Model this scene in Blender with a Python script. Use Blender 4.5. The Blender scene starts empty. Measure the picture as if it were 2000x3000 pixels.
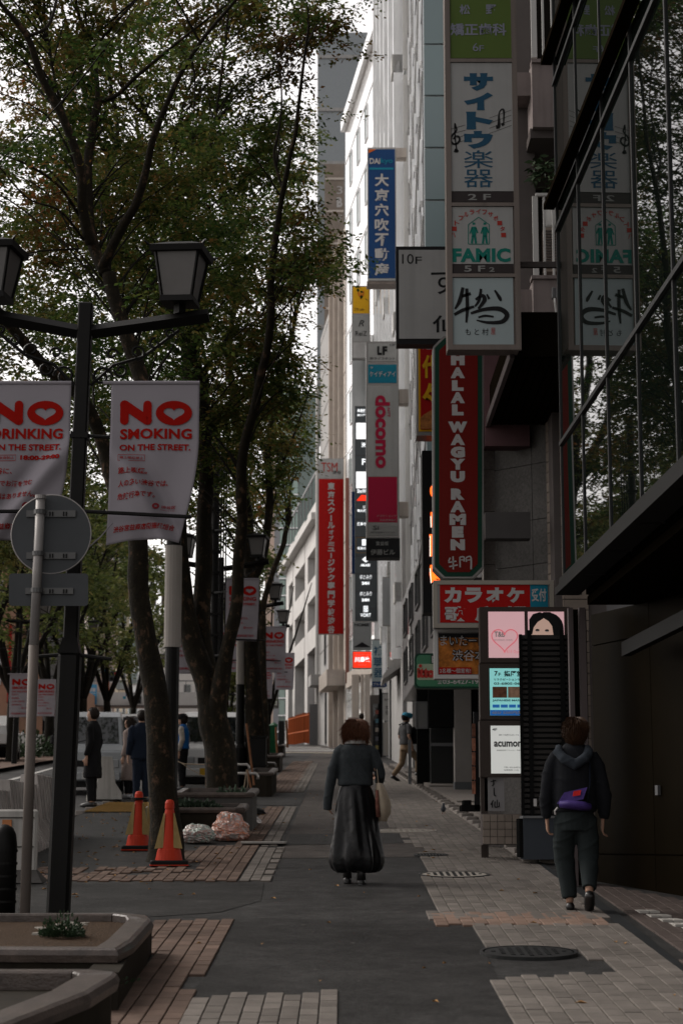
import bpy, bmesh, math, random
import numpy as np
from mathutils import Vector, Matrix, noise
R = math.radians
random.seed(7)
rng = np.random.default_rng(11)
S = bpy.context.scene
COL = S.collection

# ---------------------------------------------------------------- camera
FPX, TH, CH = 5600.0, R(9.73), 1.6          # focal length in pixels of a 2000 x 3000 frame, upward tilt, eye height
cam_d = bpy.data.cameras.new('camera')
cam_d.sensor_fit = 'VERTICAL'; cam_d.sensor_height = 36.0; cam_d.sensor_width = 24.0
cam_d.lens = 36.0 * FPX / 3000.0
cam_d.clip_start = 0.1; cam_d.clip_end = 3000
cam_d.dof.use_dof = True; cam_d.dof.focus_distance = 18.5; cam_d.dof.aperture_fstop = 4.0
cam = bpy.data.objects.new('camera', cam_d); COL.objects.link(cam)
cam.location = (0, 0, CH); cam.rotation_euler = (R(90) + TH, 0, 0)
S.camera = cam
S.render.resolution_x = 682; S.render.resolution_y = 1024

# ---------------------------------------------------------------- sky, sun, exposure
W = bpy.data.worlds.new('World'); S.world = W; W.use_nodes = True
nt = W.node_tree; nt.nodes.clear()
sky = nt.nodes.new('ShaderNodeTexSky'); sky.sky_type = 'NISHITA'; sky.sun_disc = False
sky.sun_elevation = R(42); sky.sun_rotation = R(-60); sky.dust_density = 1.5; sky.air_density = 1.0; sky.ozone_density = 1.0
hs = nt.nodes.new('ShaderNodeHueSaturation'); hs.inputs['Saturation'].default_value = 0.16
tint = nt.nodes.new('ShaderNodeMix'); tint.data_type = 'RGBA'; tint.blend_type = 'MULTIPLY'; tint.inputs[0].default_value = 1.0
tint.inputs[7].default_value = (1.0, 0.935, 0.885, 1)
bg = nt.nodes.new('ShaderNodeBackground'); bg.inputs[1].default_value = 0.15
wo = nt.nodes.new('ShaderNodeOutputWorld')
nt.links.new(sky.outputs[0], hs.inputs['Color']); nt.links.new(hs.outputs[0], tint.inputs[6])
nt.links.new(tint.outputs[2], bg.inputs[0]); nt.links.new(bg.outputs[0], wo.inputs[0])
sd = bpy.data.lights.new('sun', 'SUN'); sd.energy = 1.4; sd.angle = R(30); sd.color = (1.0, 0.95, 0.88)
sun = bpy.data.objects.new('sun', sd); COL.objects.link(sun)
# sun direction from elevation 42 and the same azimuth as the sky
az = R(-60); el = R(42)
sv = Vector((math.sin(az) * math.cos(el), math.cos(az) * math.cos(el), math.sin(el)))
sun.rotation_euler = sv.to_track_quat('Z', 'Y').to_euler()
S.view_settings.view_transform = 'Standard'; S.view_settings.look = 'None'
S.view_settings.exposure = 0.72; S.view_settings.gamma = 1.0; S.view_settings.use_curve_mapping = False
S.cycles.max_bounces = 8; S.cycles.diffuse_bounces = 3; S.cycles.glossy_bounces = 4; S.cycles.transmission_bounces = 4
S.cycles.transparent_max_bounces = 6; S.cycles.use_denoising = True

# ---------------------------------------------------------------- geometry of the place
SL = 0.06316                                  # the street climbs away from the camera
def ray(px, py):
    u = px - 1000.0; v = 1500.0 - py
    return u, FPX * math.cos(TH) - v * math.sin(TH), FPX * math.sin(TH) + v * math.cos(TH)
def at(px, py, Y):
    a, b, c = ray(px, py)
    return Vector((a / b * Y, Y, CH + c / b * Y))
def G(y):
    return SL * y if y < 112 else SL * 112 + 0.028 * (y - 112)
def gp(px, py, dz=0.0):
    a, b, c = ray(px, py)
    t = c / b
    Y = (CH - dz) / (SL - t)
    return Vector((a / b * Y, Y, SL * Y + dz))
def D(py):
    return gp(1000, py).y
def ppm(py, Y):                               # pixels of the 2000 x 3000 frame per metre there
    return ray(1000, py)[1] / Y

# ---------------------------------------------------------------- materials
M = {}
ALB = 0.72
def mat(name, col, rough=0.7, metal=0.0, var=0.0, vs=3.0, bump=0.0, bs=60.0, emit=0.0, spec=0.5, rnd=0.0, dirt=0.0, alpha=1.0, speck=0.0, ecol=None, coat=0.0, streak=0.0):
    if name in M: return M[name]
    if emit == 0 and name not in ('white_panel', 'metal_panel'): col = tuple(c*ALB for c in col)
    if spec == 0.5 and rough >= .45 and not coat: spec = .10
    elif spec < .45 and rough >= .5: spec = min(spec, .12)
    if name in ('bronze', 'soffit', 'dark_wall', 'recess_dark', 'mauve_dark'): spec = 0.0
    if name.startswith('asphalt') or name == 'road_asphalt': spec = .05
    m = bpy.data.materials.new(name); m.use_nodes = True; M[name] = m
    t = m.node_tree; n = t.nodes; L = t.links
    b = n['Principled BSDF']
    c4 = (*col, 1)
    b.inputs['Base Color'].default_value = c4
    b.inputs['Roughness'].default_value = rough; b.inputs['Metallic'].default_value = metal
    b.inputs['Specular IOR Level'].default_value = spec
    b.inputs['Coat Weight'].default_value = coat
    if alpha < 1: b.inputs['Alpha'].default_value = alpha
    if emit > 0:
        b.inputs['Emission Color'].default_value = (*(ecol or col), 1); b.inputs['Emission Strength'].default_value = emit
    cur = None
    def val_mult(fac_socket, lo, hi):
        nonlocal cur
        mr = n.new('ShaderNodeMapRange'); mr.inputs[3].default_value = lo; mr.inputs[4].default_value = hi
        L.new(fac_socket, mr.inputs[0])
        hv = n.new('ShaderNodeHueSaturation')
        if cur is None: hv.inputs['Color'].default_value = c4
        else: L.new(cur, hv.inputs['Color'])
        L.new(mr.outputs[0], hv.inputs['Value']); cur = hv.outputs[0]
    geo = None
    if var or bump or dirt or streak or speck:
        geo = n.new('ShaderNodeNewGeometry')
    if var:
        nz = n.new('ShaderNodeTexNoise'); nz.inputs['Scale'].default_value = vs; nz.inputs['Detail'].default_value = 6; nz.inputs['Roughness'].default_value = 0.65
        L.new(geo.outputs['Position'], nz.inputs['Vector'])
        mr = n.new('ShaderNodeMapRange'); mr.inputs[1].default_value = 0.3; mr.inputs[2].default_value = 0.7
        L.new(nz.outputs[0], mr.inputs[0]); val_mult(mr.outputs[0], 1 - var, 1 + var)
    if dirt:
        nz = n.new('ShaderNodeTexNoise'); nz.inputs['Scale'].default_value = 1.1; nz.inputs['Detail'].default_value = 8; nz.inputs['Roughness'].default_value = 0.7
        L.new(geo.outputs['Position'], nz.inputs['Vector'])
        mr = n.new('ShaderNodeMapRange'); mr.inputs[1].default_value = 0.45; mr.inputs[2].default_value = 0.75
        L.new(nz.outputs[0], mr.inputs[0]); val_mult(mr.outputs[0], 1.0, 1 - dirt)
    if streak:
        mp = n.new('ShaderNodeMapping'); mp.inputs['Scale'].default_value = (9, 9, 0.35)
        L.new(geo.outputs['Position'], mp.inputs[0])
        nz = n.new('ShaderNodeTexNoise'); nz.inputs['Scale'].default_value = 1.0; nz.inputs['Detail'].default_value = 5
        L.new(mp.outputs[0], nz.inputs['Vector'])
        mr = n.new('ShaderNodeMapRange'); mr.inputs[1].default_value = 0.45; mr.inputs[2].default_value = 0.72
        L.new(nz.outputs[0], mr.inputs[0]); val_mult(mr.outputs[0], 1.0, 1 - streak)
    if speck:
        for sc_, lo_, hi_ in ((150, 1-speck*.7, 1+speck*1.2), (38, 1-speck*.45, 1+speck*.55), (6, 1-speck*.35, 1+speck*.4)):
            nz = n.new('ShaderNodeTexNoise'); nz.inputs['Scale'].default_value = sc_; nz.inputs['Detail'].default_value = 3; nz.inputs['Roughness'].default_value = .6
            L.new(geo.outputs['Position'], nz.inputs['Vector'])
            mr = n.new('ShaderNodeMapRange'); mr.inputs[1].default_value = 0.35; mr.inputs[2].default_value = 0.68
            L.new(nz.outputs[0], mr.inputs[0]); val_mult(mr.outputs[0], lo_, hi_)
    if rnd:
        oi = n.new('ShaderNodeObjectInfo'); g2 = n.new('ShaderNodeNewGeometry')
        ad = n.new('ShaderNodeMath'); ad.operation = 'ADD'; L.new(oi.outputs['Random'], ad.inputs[0]); L.new(g2.outputs['Random Per Island'], ad.inputs[1])
        fr = n.new('ShaderNodeMath'); fr.operation = 'FRACT'; L.new(ad.outputs[0], fr.inputs[0])
        val_mult(fr.outputs[0], 1 - rnd, 1 + rnd)
    if cur is not None: L.new(cur, b.inputs['Base Color'])
    if bump:
        nb = n.new('ShaderNodeTexNoise'); nb.inputs['Scale'].default_value = bs; nb.inputs['Detail'].default_value = 4
        L.new(geo.outputs['Position'], nb.inputs['Vector'])
        bp = n.new('ShaderNodeBump'); bp.inputs['Strength'].default_value = bump; bp.inputs['Distance'].default_value = 0.02
        L.new(nb.outputs[0], bp.inputs['Height']); L.new(bp.outputs[0], b.inputs['Normal'])
    return m

# ---------------------------------------------------------------- mesh builder
class MB:
    def __init__(s): s.v = []; s.f = []
    def add(s, vs, fs):
        o = len(s.v); s.v += [tuple(p) for p in vs]; s.f += [tuple(o + i for i in f) for f in fs]; return s
    def box(s, x0, y0, z0, x1, y1, z1):
        return s.add([(x0,y0,z0),(x1,y0,z0),(x1,y1,z0),(x0,y1,z0),(x0,y0,z1),(x1,y0,z1),(x1,y1,z1),(x0,y1,z1)],
                     [(3,2,1,0),(4,5,6,7),(0,1,5,4),(1,2,6,5),(2,3,7,6),(3,0,4,7)])
    def cbox(s, c, sx, sy, sz, rz=0.0, bev=0.0):
        ca, sa = math.cos(rz), math.sin(rz); vs = []
        if bev <= 0:
            for z in (-sz/2, sz/2):
                for x, y in ((-sx/2,-sy/2),(sx/2,-sy/2),(sx/2,sy/2),(-sx/2,sy/2)):
                    vs.append((c[0]+x*ca-y*sa, c[1]+x*sa+y*ca, c[2]+z))
            return s.add(vs, [(3,2,1,0),(4,5,6,7),(0,1,5,4),(1,2,6,5),(2,3,7,6),(3,0,4,7)])
        b = bev
        lv = [(-sz/2, b), (-sz/2+b, 0), (sz/2-b, 0), (sz/2, b)]
        for z, i in lv:
            for x, y in ((-sx/2+i+b,-sy/2+i),(sx/2-i-b,-sy/2+i),(sx/2-i,-sy/2+i+b),(sx/2-i,sy/2-i-b),(sx/2-i-b,sy/2-i),(-sx/2+i+b,sy/2-i),(-sx/2+i,sy/2-i-b),(-sx/2+i,-sy/2+i+b)):
                vs.append((c[0]+x*ca-y*sa, c[1]+x*sa+y*ca, c[2]+z))
        fs = [tuple(range(7,-1,-1)), tuple(range(24,32))]
        for k in range(3):
            for i in range(8): fs.append((k*8+i, k*8+(i+1)%8, k*8+8+(i+1)%8, k*8+8+i))
        return s.add(vs, fs)
    def prism(s, pts, z0, z1):                # vertical prism, pts counter-clockwise from above; z may be lists
        n = len(pts)
        a = z0 if hasattr(z0, '__len__') else [z0]*n; b = z1 if hasattr(z1, '__len__') else [z1]*n
        vs = [(p[0],p[1],a[i]) for i, p in enumerate(pts)] + [(p[0],p[1],b[i]) for i, p in enumerate(pts)]
        return s.add(vs, [tuple(range(n-1,-1,-1)), tuple(range(n,2*n))] + [(i,(i+1)%n,n+(i+1)%n,n+i) for i in range(n)])
    def hull8(s, a, b):                       # two quads joined into a solid
        return s.add(list(a)+list(b), [(3,2,1,0),(4,5,6,7),(0,1,5,4),(1,2,6,5),(2,3,7,6),(3,0,4,7)])
    def tube(s, pts, rad, seg=8, cap=True, flat=1.0):
        pts = [Vector(p) for p in pts]
        rs = rad if hasattr(rad, '__len__') else [rad]*len(pts)
        o = len(s.v); up = None
        for i, p in enumerate(pts):
            t = (pts[min(i+1,len(pts)-1)] - pts[max(i-1,0)])
            t = t.normalized() if t.length > 1e-9 else Vector((0,0,1))
            if up is None: up = Vector((0,1,0)) if abs(t.y) < 0.9 else Vector((1,0,0))
            a = t.cross(up)
            if a.length < 1e-6: a = t.orthogonal()
            a.normalize(); b = t.cross(a).normalized(); up = -b if False else up
            r = rs[i]; rx, ry = (r if hasattr(r, '__len__') else (r, r*flat))
            for k in range(seg):
                w = 2*math.pi*k/seg
                q = p + a*math.cos(w)*rx + b*math.sin(w)*ry
                s.v.append((q.x,q.y,q.z))
        for i in range(len(pts)-1):
            for k in range(seg):
                s.f.append((o+i*seg+k, o+i*seg+(k+1)%seg, o+(i+1)*seg+(k+1)%seg, o+(i+1)*seg+k))
        if cap:
            s.f.append(tuple(o+k for k in range(seg-1,-1,-1))); s.f.append(tuple(o+(len(pts)-1)*seg+k for k in range(seg)))
        return s
    def blob(s, c, r, seg=14, ring=9, fn=None):
        o = len(s.v); c = Vector(c)
        for i in range(ring+1):
            ph = math.pi*i/ring
            for k in range(seg):
                w = 2*math.pi*k/seg
                d = Vector((math.sin(ph)*math.cos(w), math.sin(ph)*math.sin(w), math.cos(ph)))
                m = fn(d) if fn else 1.0
                s.v.append((c.x+d.x*r[0]*m, c.y+d.y*r[1]*m, c.z+d.z*r[2]*m))
        for i in range(ring):
            for k in range(seg): s.f.append((o+i*seg+k, o+(i+1)*seg+k, o+(i+1)*seg+(k+1)%seg, o+i*seg+(k+1)%seg))
        return s
    def rings(s, rows, seg=16, cap=True, power=2.0):   # horizontal-ish rings: (x, y, z, rx, ry)
        o = len(s.v)
        for (x, y, z, rx, ry) in rows:
            for k in range(seg):
                w = 2*math.pi*k/seg; cw, sw = math.cos(w), math.sin(w)
                e = 2.0/power
                s.v.append((x+rx*math.copysign(abs(cw)**e, cw), y+ry*math.copysign(abs(sw)**e, sw), z))
        n = len(rows)
        for i in range(n-1):
            for k in range(seg): s.f.append((o+i*seg+k, o+i*seg+(k+1)%seg, o+(i+1)*seg+(k+1)%seg, o+(i+1)*seg+k))
        if cap:
            s.f.append(tuple(o+k for k in range(seg-1,-1,-1))); s.f.append(tuple(o+(n-1)*seg+k for k in range(seg)))
        return s
    def mesh(s, name):
        m = bpy.data.meshes.new(name); m.from_pydata(s.v, [], s.f); m.update(); return m
    def build(s, name, material, parent=None, smooth=False, flip=False):
        me = s.mesh(name)
        if material: me.materials.append(material)
        if smooth:
            for p in me.polygons: p.use_smooth = True
        o = bpy.data.objects.new(name, me); COL.objects.link(o)
        if parent is not None: adopt(o, parent)
        return o
def adopt(o, parent):
    o.parent = parent; o.matrix_parent_inverse = wmat(parent).inverted()
def wmat(o):
    m = o.matrix_basis.copy()
    return (wmat(o.parent) @ o.matrix_parent_inverse @ m) if o.parent else m
def recalc(o):
    bm = bmesh.new(); bm.from_mesh(o.data); bmesh.ops.recalc_face_normals(bm, faces=bm.faces); bm.to_mesh(o.data); bm.free()
def tag(o, label=None, cat=None, group=None, kind=None):
    if label: o['label'] = label
    if cat: o['category'] = cat
    if group: o['group'] = group
    if kind: o['kind'] = kind
    return o
def thing(name, label, cat, loc=(0,0,0), rz=0.0, group=None):
    o = bpy.data.objects.new(name, None); COL.objects.link(o); o.empty_display_size = 0.2
    o.location = loc; o.rotation_euler = (0,0,rz)
    return tag(o, label, cat, group)
def dup(o, parent=None):
    c = o.copy(); COL.objects.link(c)
    if parent is not None:
        c.parent = parent; c.matrix_parent_inverse = o.matrix_parent_inverse.copy()
    for ch in KIDS(o): dup(ch, c)
    return c
def KIDS(o):
    return [c for c in list(o.children)]
def bevel(o, w=0.01, seg=2):
    bm = bmesh.new(); bm.from_mesh(o.data)
    es = [e for e in bm.edges if len(e.link_faces) == 2 and e.calc_face_angle(0) > 0.6]
    bmesh.ops.bevel(bm, geom=es, offset=w, segments=seg, profile=0.5, affect='EDGES')
    bm.to_mesh(o.data); bm.free()
def eval_mesh(o):
    dg = bpy.context.evaluated_depsgraph_get(); dg.update()
    return bpy.data.meshes.new_from_object(o.evaluated_get(dg))
def fuse(mb, name, material, parent, voxel=0.012, smooth=3, disp=None):
    o = mb.build(name, None)
    r = o.modifiers.new('r', 'REMESH'); r.mode = 'VOXEL'; r.voxel_size = voxel; r.use_smooth_shade = True
    if smooth:
        sm = o.modifiers.new('s', 'SMOOTH'); sm.iterations = smooth; sm.factor = 0.5
    me = eval_mesh(o); old = o.data; o.modifiers.clear(); o.data = me; bpy.data.meshes.remove(old)
    me.name = name; me.materials.clear(); me.materials.append(material)
    if disp:
        n = len(me.vertices); co = np.empty(n*3, np.float32); me.vertices.foreach_get('co', co); co = co.reshape(-1, 3)
        no = np.empty(n*3, np.float32); me.vertices.foreach_get('normal', no); no = no.reshape(-1, 3)
        co += no * disp(co)[:, None]; me.vertices.foreach_set('co', co.ravel())
    me.polygons.foreach_set('use_smooth', [True]*len(me.polygons)); me.update()
    if parent is not None: adopt(o, parent)
    return o

# ---------------------------------------------------------------- lettering
_TXT = {}
def glyphs(body, bold=0.0, shear=0.0, spacing=1.0, line=1.0):
    key = (body, bold, shear, spacing, line)
    if key not in _TXT:
        c = bpy.data.curves.new('t', 'FONT'); c.body = body; c.offset = bold; c.shear = shear
        c.align_x = 'CENTER'; c.space_character = spacing; c.space_line = line; c.resolution_u = 3; c.fill_mode = 'FRONT'
        o = bpy.data.objects.new('t', c); COL.objects.link(o)
        me = eval_mesh(o); COL.objects.unlink(o); bpy.data.objects.remove(o); bpy.data.curves.remove(c)
        n = len(me.vertices); co = np.empty(n*3, np.float64)
        me.vertices.foreach_get('co', co); co = co.reshape(-1,3)[:, :2]
        fs = [tuple(p.vertices) for p in me.polygons]; bpy.data.meshes.remove(me)
        mn, mx = co.min(0), co.max(0)
        _TXT[key] = ((co-mn)/np.maximum(mx-mn, 1e-6), fs, (mx-mn))
    return _TXT[key]
def text_map(body, fn, name, material, parent, bold=0.0, rot=0, shear=0.0, spacing=1.0, line=1.0, mirror=False, flip=False):
    uv, fs, _ = glyphs(body, bold, shear, spacing, line)
    u, v = uv[:,0], uv[:,1]
    if rot == -90: u, v = v, 1-u
    vs = [fn(a, b) for a, b in zip(u, v)]
    mb = MB(); mb.v = [tuple(p) for p in vs]; mb.f = fs
    return mb.build(name, material, parent)
def text_px(body, px0, py0, px1, py1, Y, material, parent, name='lettering', **k):
    """lettering filling a rectangle of a surface that stands square to the street at depth Y"""
    a = at(px0, (py0+py1)/2, Y).x; b = at(px1, (py0+py1)/2, Y).x
    z1 = at(0, py0, Y).z; z0 = at(0, py1, Y).z
    return text_map(body, lambda u, v: (a+(b-a)*u, Y, z0+(z1-z0)*v), name, material, parent, **k)
def VT(s): return '\n'.join(s)
def rect_px(px0, py0, px1, py1, Y, th, name, material, parent, mb=None):
    pm = (py0+py1)/2
    a = at(px0, pm, Y).x; b = at(px1, pm, Y).x; z1 = at(0, py0, Y).z; z0 = at(0, py1, Y).z
    q = mb or MB(); q.box(a, Y, z0, b, Y+th, z1)
    return q if mb else q.build(name, material, parent)
def frame_px(px0, py0, px1, py1, Y, th, w, name, material, parent, extra=()):
    """a rectangular frame with a recessed middle, plus cross bars at the given heights"""
    pm = (py0+py1)/2
    a = at(px0, pm, Y).x; b = at(px1, pm, Y).x; z1 = at(0, py0, Y).z; z0 = at(0, py1, Y).z
    q = MB(); q.box(a, Y, z0, a+w, Y+th, z1).box(b-w, Y, z0, b, Y+th, z1)
    q.box(a+w, Y+.001, z0, b-w, Y+th, z0+w).box(a+w, Y+.001, z1-w, b-w, Y+th, z1)
    for e in extra:
        z = at(0, e, Y).z; q.box(a+w, Y+.002, z-w*.35, b-w, Y+th, z+w*.35)
    return q.build(name, material, parent)
# ================================================================ the setting: ground, road, paving
def inpoly(x, y, P):
    c = False; n = len(P); j = n-1
    for i in range(n):
        xi, yi = P[i]; xj, yj = P[j]
        if (yi > y) != (yj > y) and x < (xj-xi)*(y-yi)/(yj-yi)+xi: c = not c
        j = i
    return c
def wpoly(pts): return [tuple(gp(a, b)[:2]) for a, b in pts]
mat('asphalt', (.048,.047,.046), rough=.62, var=.22, vs=1.3, bump=.35, bs=260, spec=.3, dirt=.35, speck=.5)
mat('asphalt_worn', (.088,.078,.072), rough=.7, speck=.42, dirt=.25, var=.18, vs=2.0, bump=.3, bs=240, spec=.3)
mat('asphalt_patch', (.038,.037,.036), rough=.6, speck=.55, dirt=.35, var=.22, vs=1.6, bump=.35, bs=260, spec=.3)
mat('road_asphalt', (.085,.083,.083), rough=.75, var=.15, vs=.7, bump=.2, bs=150, spec=.3)
mat('paver_grey', (.178,.157,.140), rough=.8, var=.16, vs=5, bump=.25, bs=120, rnd=.18, dirt=.3, spec=.25)
mat('paver_red', (.150,.102,.080), rough=.8, var=.16, vs=5, bump=.25, bs=120, rnd=.22, dirt=.3, spec=.25)
mat('paver_orange', (.245,.165,.128), rough=.8, var=.12, vs=5, bump=.2, bs=120, rnd=.12, dirt=.2, spec=.25)
mat('paver_brown', (.095,.074,.066), rough=.8, var=.14, vs=5, bump=.2, bs=120, rnd=.1, dirt=.2, spec=.25)
mat('white_tile', (.42,.40,.37), rough=.6, var=.1, rnd=.1)
mat('paint', (.55,.54,.52), rough=.6, var=.2, vs=6)
mat('concrete', (.26,.25,.24), rough=.85, var=.15, vs=2, bump=.2, bs=60, dirt=.3)
mat('kerb_stone', (.24,.215,.195), rough=.8, var=.18, vs=4, bump=.2, bs=90, rnd=.12)
mat('drain_dark', (.028,.03,.032), rough=.6, var=.2, vs=5)
mat('tactile_yellow', (.30,.185,.065), rough=.7, var=.15, vs=6, rnd=.1)

def sheet(name, poly, material, dz, ys=None, parent=None):
    """flat polygon laid on the slope"""
    mb = MB(); vs = [(x, y, G(y)+dz) for x, y in poly]
    return mb.add(vs, [tuple(range(len(vs)))]).build(name, material, parent)
# one ground sheet out to the horizon
mb = MB(); ys = [-40, -10, 0, 10, 30, 60, 90, 112, 150, 250, 500, 1500]
for i, y in enumerate(ys):
    for x in (-900, -4.35, 900): mb.v.append((x, y, G(y) - (.004 if y < 900 else .004)))
    if i:
        a = (i-1)*3; b = i*3
        mb.f += [(a, a+1, b+1, b), (a+1, a+2, b+2, b+1)]
mb.v = [(x, y, z - .30) for x, y, z in mb.v]
ground = tag(mb.build('ground', M['concrete']), kind='structure')
# walkway
mb = MB()
yy = [2, 10, 20, 30, 45, 60, 75, 90, 112]
for i, y in enumerate(yy):
    mb.v += [(-4.3, y, G(y)), (3.6 if y < 60 else 3.6-(y-60)*.03, y, G(y))]
    if i: mb.f.append((2*i-2, 2*i-1, 2*i+1, 2*i))
sidewalk = tag(mb.build('sidewalk', M['asphalt']), kind='structure')
# the carriageway, a kerb step lower
mb = MB()
for i, y in enumerate([-10, 12, 40, 80, 112, 160, 260, 500]):
    bend = 0 if y < 80 else -(y-80)*.075
    mb.v += [(-40+bend, y, G(y)-.14), (-4.42+bend*.6, y, G(y)-.14)]
    if i: mb.f.append((2*i-2, 2*i-1, 2*i+1, 2*i))
road = tag(mb.build('road', M['road_asphalt']), kind='structure')
for k, y in enumerate(np.arange(4, 112, 1.2)):
    o = MB().cbox((-4.36, y, G(y)-.07), .13, 1.19, .16, 0, .012).build('kerb_stone', M['kerb_stone'], sidewalk)
# road line beside the kerb, lane dashes, far zebra crossing
mb = MB()
LN = [gp(-140, 2318, -.13), gp(0, 2292, -.13), gp(90, 2268, -.13), gp(185, 2241, -.13), gp(260, 2222, -.13)]
def strip(poly, w, name, m, dz, parent=None):
    mb = MB()
    for i, p in enumerate(poly):
        mb.v += [(p[0]-w/2, p[1], G(p[1])+dz), (p[0]+w/2, p[1], G(p[1])+dz)]
        if i: mb.f.append((2*i-2, 2*i-1, 2*i+1, 2*i))
    return mb.build(name, m, parent)
strip(LN, .17, 'edge_line', M['paint'], -.136, road)
for (a, b) in (((95,2202),(118,2194)), ((52,2216),(82,2207)), ((-5,2238),(15,2233)), ((180,2185),(230,2175))):
    strip([gp(*a, -.13), gp(*b, -.13)], .3, 'lane_dash', M['paint'], -.136, road)
mb = MB(); 
for i, y in enumerate((88.5, 91.5, 94.5, 97.5)):
    mb.v += []
crossing = MB()
def quadg(mb, pts, dz): mb.add([(x, y, G(y)+dz) for x, y in pts], [tuple(range(len(pts)))])
cw = tag(sheet('side_road', [(-4.3,86),(1.5,83),(0.4,93),(-1.4,108),(-4.3,108)], M['asphalt_worn'], .010), kind='structure')
strip([(-3.6, 87.3),( -3.0,86.9)], .2, 'road_marking', M['paint'], .014, cw)
sheet('stop_line', [(-4.1,86.2),(1.1,83.9),(1.1,84.9),(-4.1,87.3)], mat('cream_line', (.62,.55,.42), rough=.6, var=.15), .014, parent=cw)
for k in range(4):
    y0 = 89.5 + k*3.6
    sheet('crosswalk_bar', [(-4.2,y0+.5),(.3-k*.45,y0-.4),(.3-k*.45,y0+1.0),(-4.2,y0+1.9)], M['paint'], .014, parent=cw)
# asphalt laid in different years
aw = sheet('old_asphalt', [( -.72,22),(1.15,22.3),(1.35,40),(1.3,62),(.9,84),(-1.2,86),(-1.35,70),(-.8,60),(-.74,40)], M['asphalt_worn'], .004, parent=sidewalk)
sheet('new_asphalt', wpoly([(470,3010),(560,2905),(610,2860),(640,2800),(668,2700),(790,2690),(1000,2700),(1290,2720),(1380,2720),(1425,2800),(1455,2864),(1530,3010)]), M['asphalt_patch'], .004, parent=sidewalk)
sheet('new_asphalt', [(-4.2,15.2),(-1.9,15.4),(-1.0,16.0),(-.7,17.0),(-.75,18.9),(-2.6,18.6),(-3.1,24.0),(-4.2,24)], M['asphalt_patch'], .004, parent=sidewalk)
sheet('trench_patch', [(-.7,24.2),(1.0,24.6),(1.0,26.8),(-.7,26.4)], M['asphalt_patch'], .008, parent=sidewalk)
sheet('trench_patch', [(-3.4,34.2),(-.75,35.0),(-.75,40.5),(-3.4,40.5)], M['asphalt'], .008, parent=sidewalk)

# ---- unit paving
GREY_R = wpoly([(1105,2232),(1128,2290),(1112,2340),(1152,2362),(1120,2392),(1130,2424),(1165,2432),(1192,2462),(1188,2472),(1240,2490),(1225,2520),(1262,2545),(1243,2556),(1222,2580),(1262,2608),(1268,2640),(1300,2668),(1262,2676),(1275,2700),(1385,2718),(1430,2786),(1690,2786),(1724,2808),(1768,2814),(1790,2850),(1700,2862),(1452,2866),(1490,2945),(1535,3020),(2300,3020),(2300,2990),(1990,2848),(1862,2740),(1740,2648),(1600,2556),(1500,2480),(1420,2424),(1300,2362),(1190,2284),(1118,2232)])
ORANGE = (15.05, 15.48)
GREY_C = wpoly([(545,3020),(570,2940),(640,2928),(722,2915),(1004,2913),(1006,3020)])
RED_L = wpoly([(430,2702),(668,2696),(655,2745),(640,2780),(612,2858),(590,2858),(567,2858),(540,2905),(575,2905),(560,2945),(530,3020),(250,3020),(330,2900),(440,2830)])
def paver_cells(x0, x1, y0, y1, dx, dy, test, off=0.0):
    out = []
    nx = int((x1-x0)/dx)
    for i in range(nx):
        x = x0+(i+.5)*dx
        ny = int((y1-y0)/dy)+2
        for j in range(ny):
            y = y0+(j+.5*(i%2))*dy+off
            if test(x, y): out.append((x, y))
    return out
def paver_mesh(name, w, l, m, h=.022):
    mb = MB(); a, b, c = w/2, l/2, .004
    mb.v = [(-a,-b,-.02),(a,-b,-.02),(a,b,-.02),(-a,b,-.02),(-a,-b,h-.004),(a,-b,h-.004),(a,b,h-.004),(-a,b,h-.004),(-a+c,-b+c,h),(a-c,-b+c,h),(a-c,b-c,h),(-a+c,b-c,h)]
    mb.f = [(0,1,5,4),(1,2,6,5),(2,3,7,6),(3,0,4,7),(4,5,9,8),(5,6,10,9),(6,7,11,10),(7,4,8,11),(8,9,10,11)]
    me = mb.mesh(name); me.materials.append(m); return me, mb
_budget = {'paving_block': 290, 'paving_brick': 290}
def lay(name, cells, w, l, m, keep):
    """the nearest become single pieces, the rest one joined part"""
    cells = sorted(cells, key=lambda c: c[1])
    me, src = paver_mesh(name, w, l, m)
    rot = math.atan(SL)
    far = MB()
    for k, (x, y) in enumerate(cells):
        dz = random.uniform(-.0025, .0015) - .010; rz = random.gauss(0, .006); tx = random.gauss(0, .006)
        if k < keep:
            o = bpy.data.objects.new(name, me); COL.objects.link(o)
            o.location = (x, y, G(y)+dz+.004); o.rotation_euler = (rot+tx, 0, rz); adopt_plain(o, sidewalk)
        else:
            c, s = math.cos(rz), math.sin(rz)
            far.add([(x+vx*c-vy*s, y+vx*s+vy*c, G(y+vy)+dz+.004+vz+vy*tx) for vx, vy, vz in src.v], src.f)
    if far.v:
        o = far.build(name+'_spread', m, sidewalk); o['kind'] = 'stuff'
def adopt_plain(o, parent): o.parent = parent
JX, JY = .1035, .218
gr = paver_cells(-1.9, 3.6, 9.5, 72, JX, JY, lambda x, y: inpoly(x, y, GREY_R) and not (ORANGE[0] < y < ORANGE[1] and x > .6))
gc = paver_cells(-.95, .2, 9.4, 12.2, JX, JY, lambda x, y: inpoly(x, y, GREY_C))
lay('paving_block', gr+gc, .0975, .211, M['paver_grey'], 280)
og = paver_cells(.72, 2.1, ORANGE[0], ORANGE[1]+.1, JX, JY, lambda x, y: True)
lay('orange_paver', og, .0975, .211, M['paver_orange'], 60)
rl = paver_cells(-2.6, -.4, 9.4, 15.6, .1035*1.0, JY, lambda x, y: inpoly(x, y, RED_L))
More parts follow.
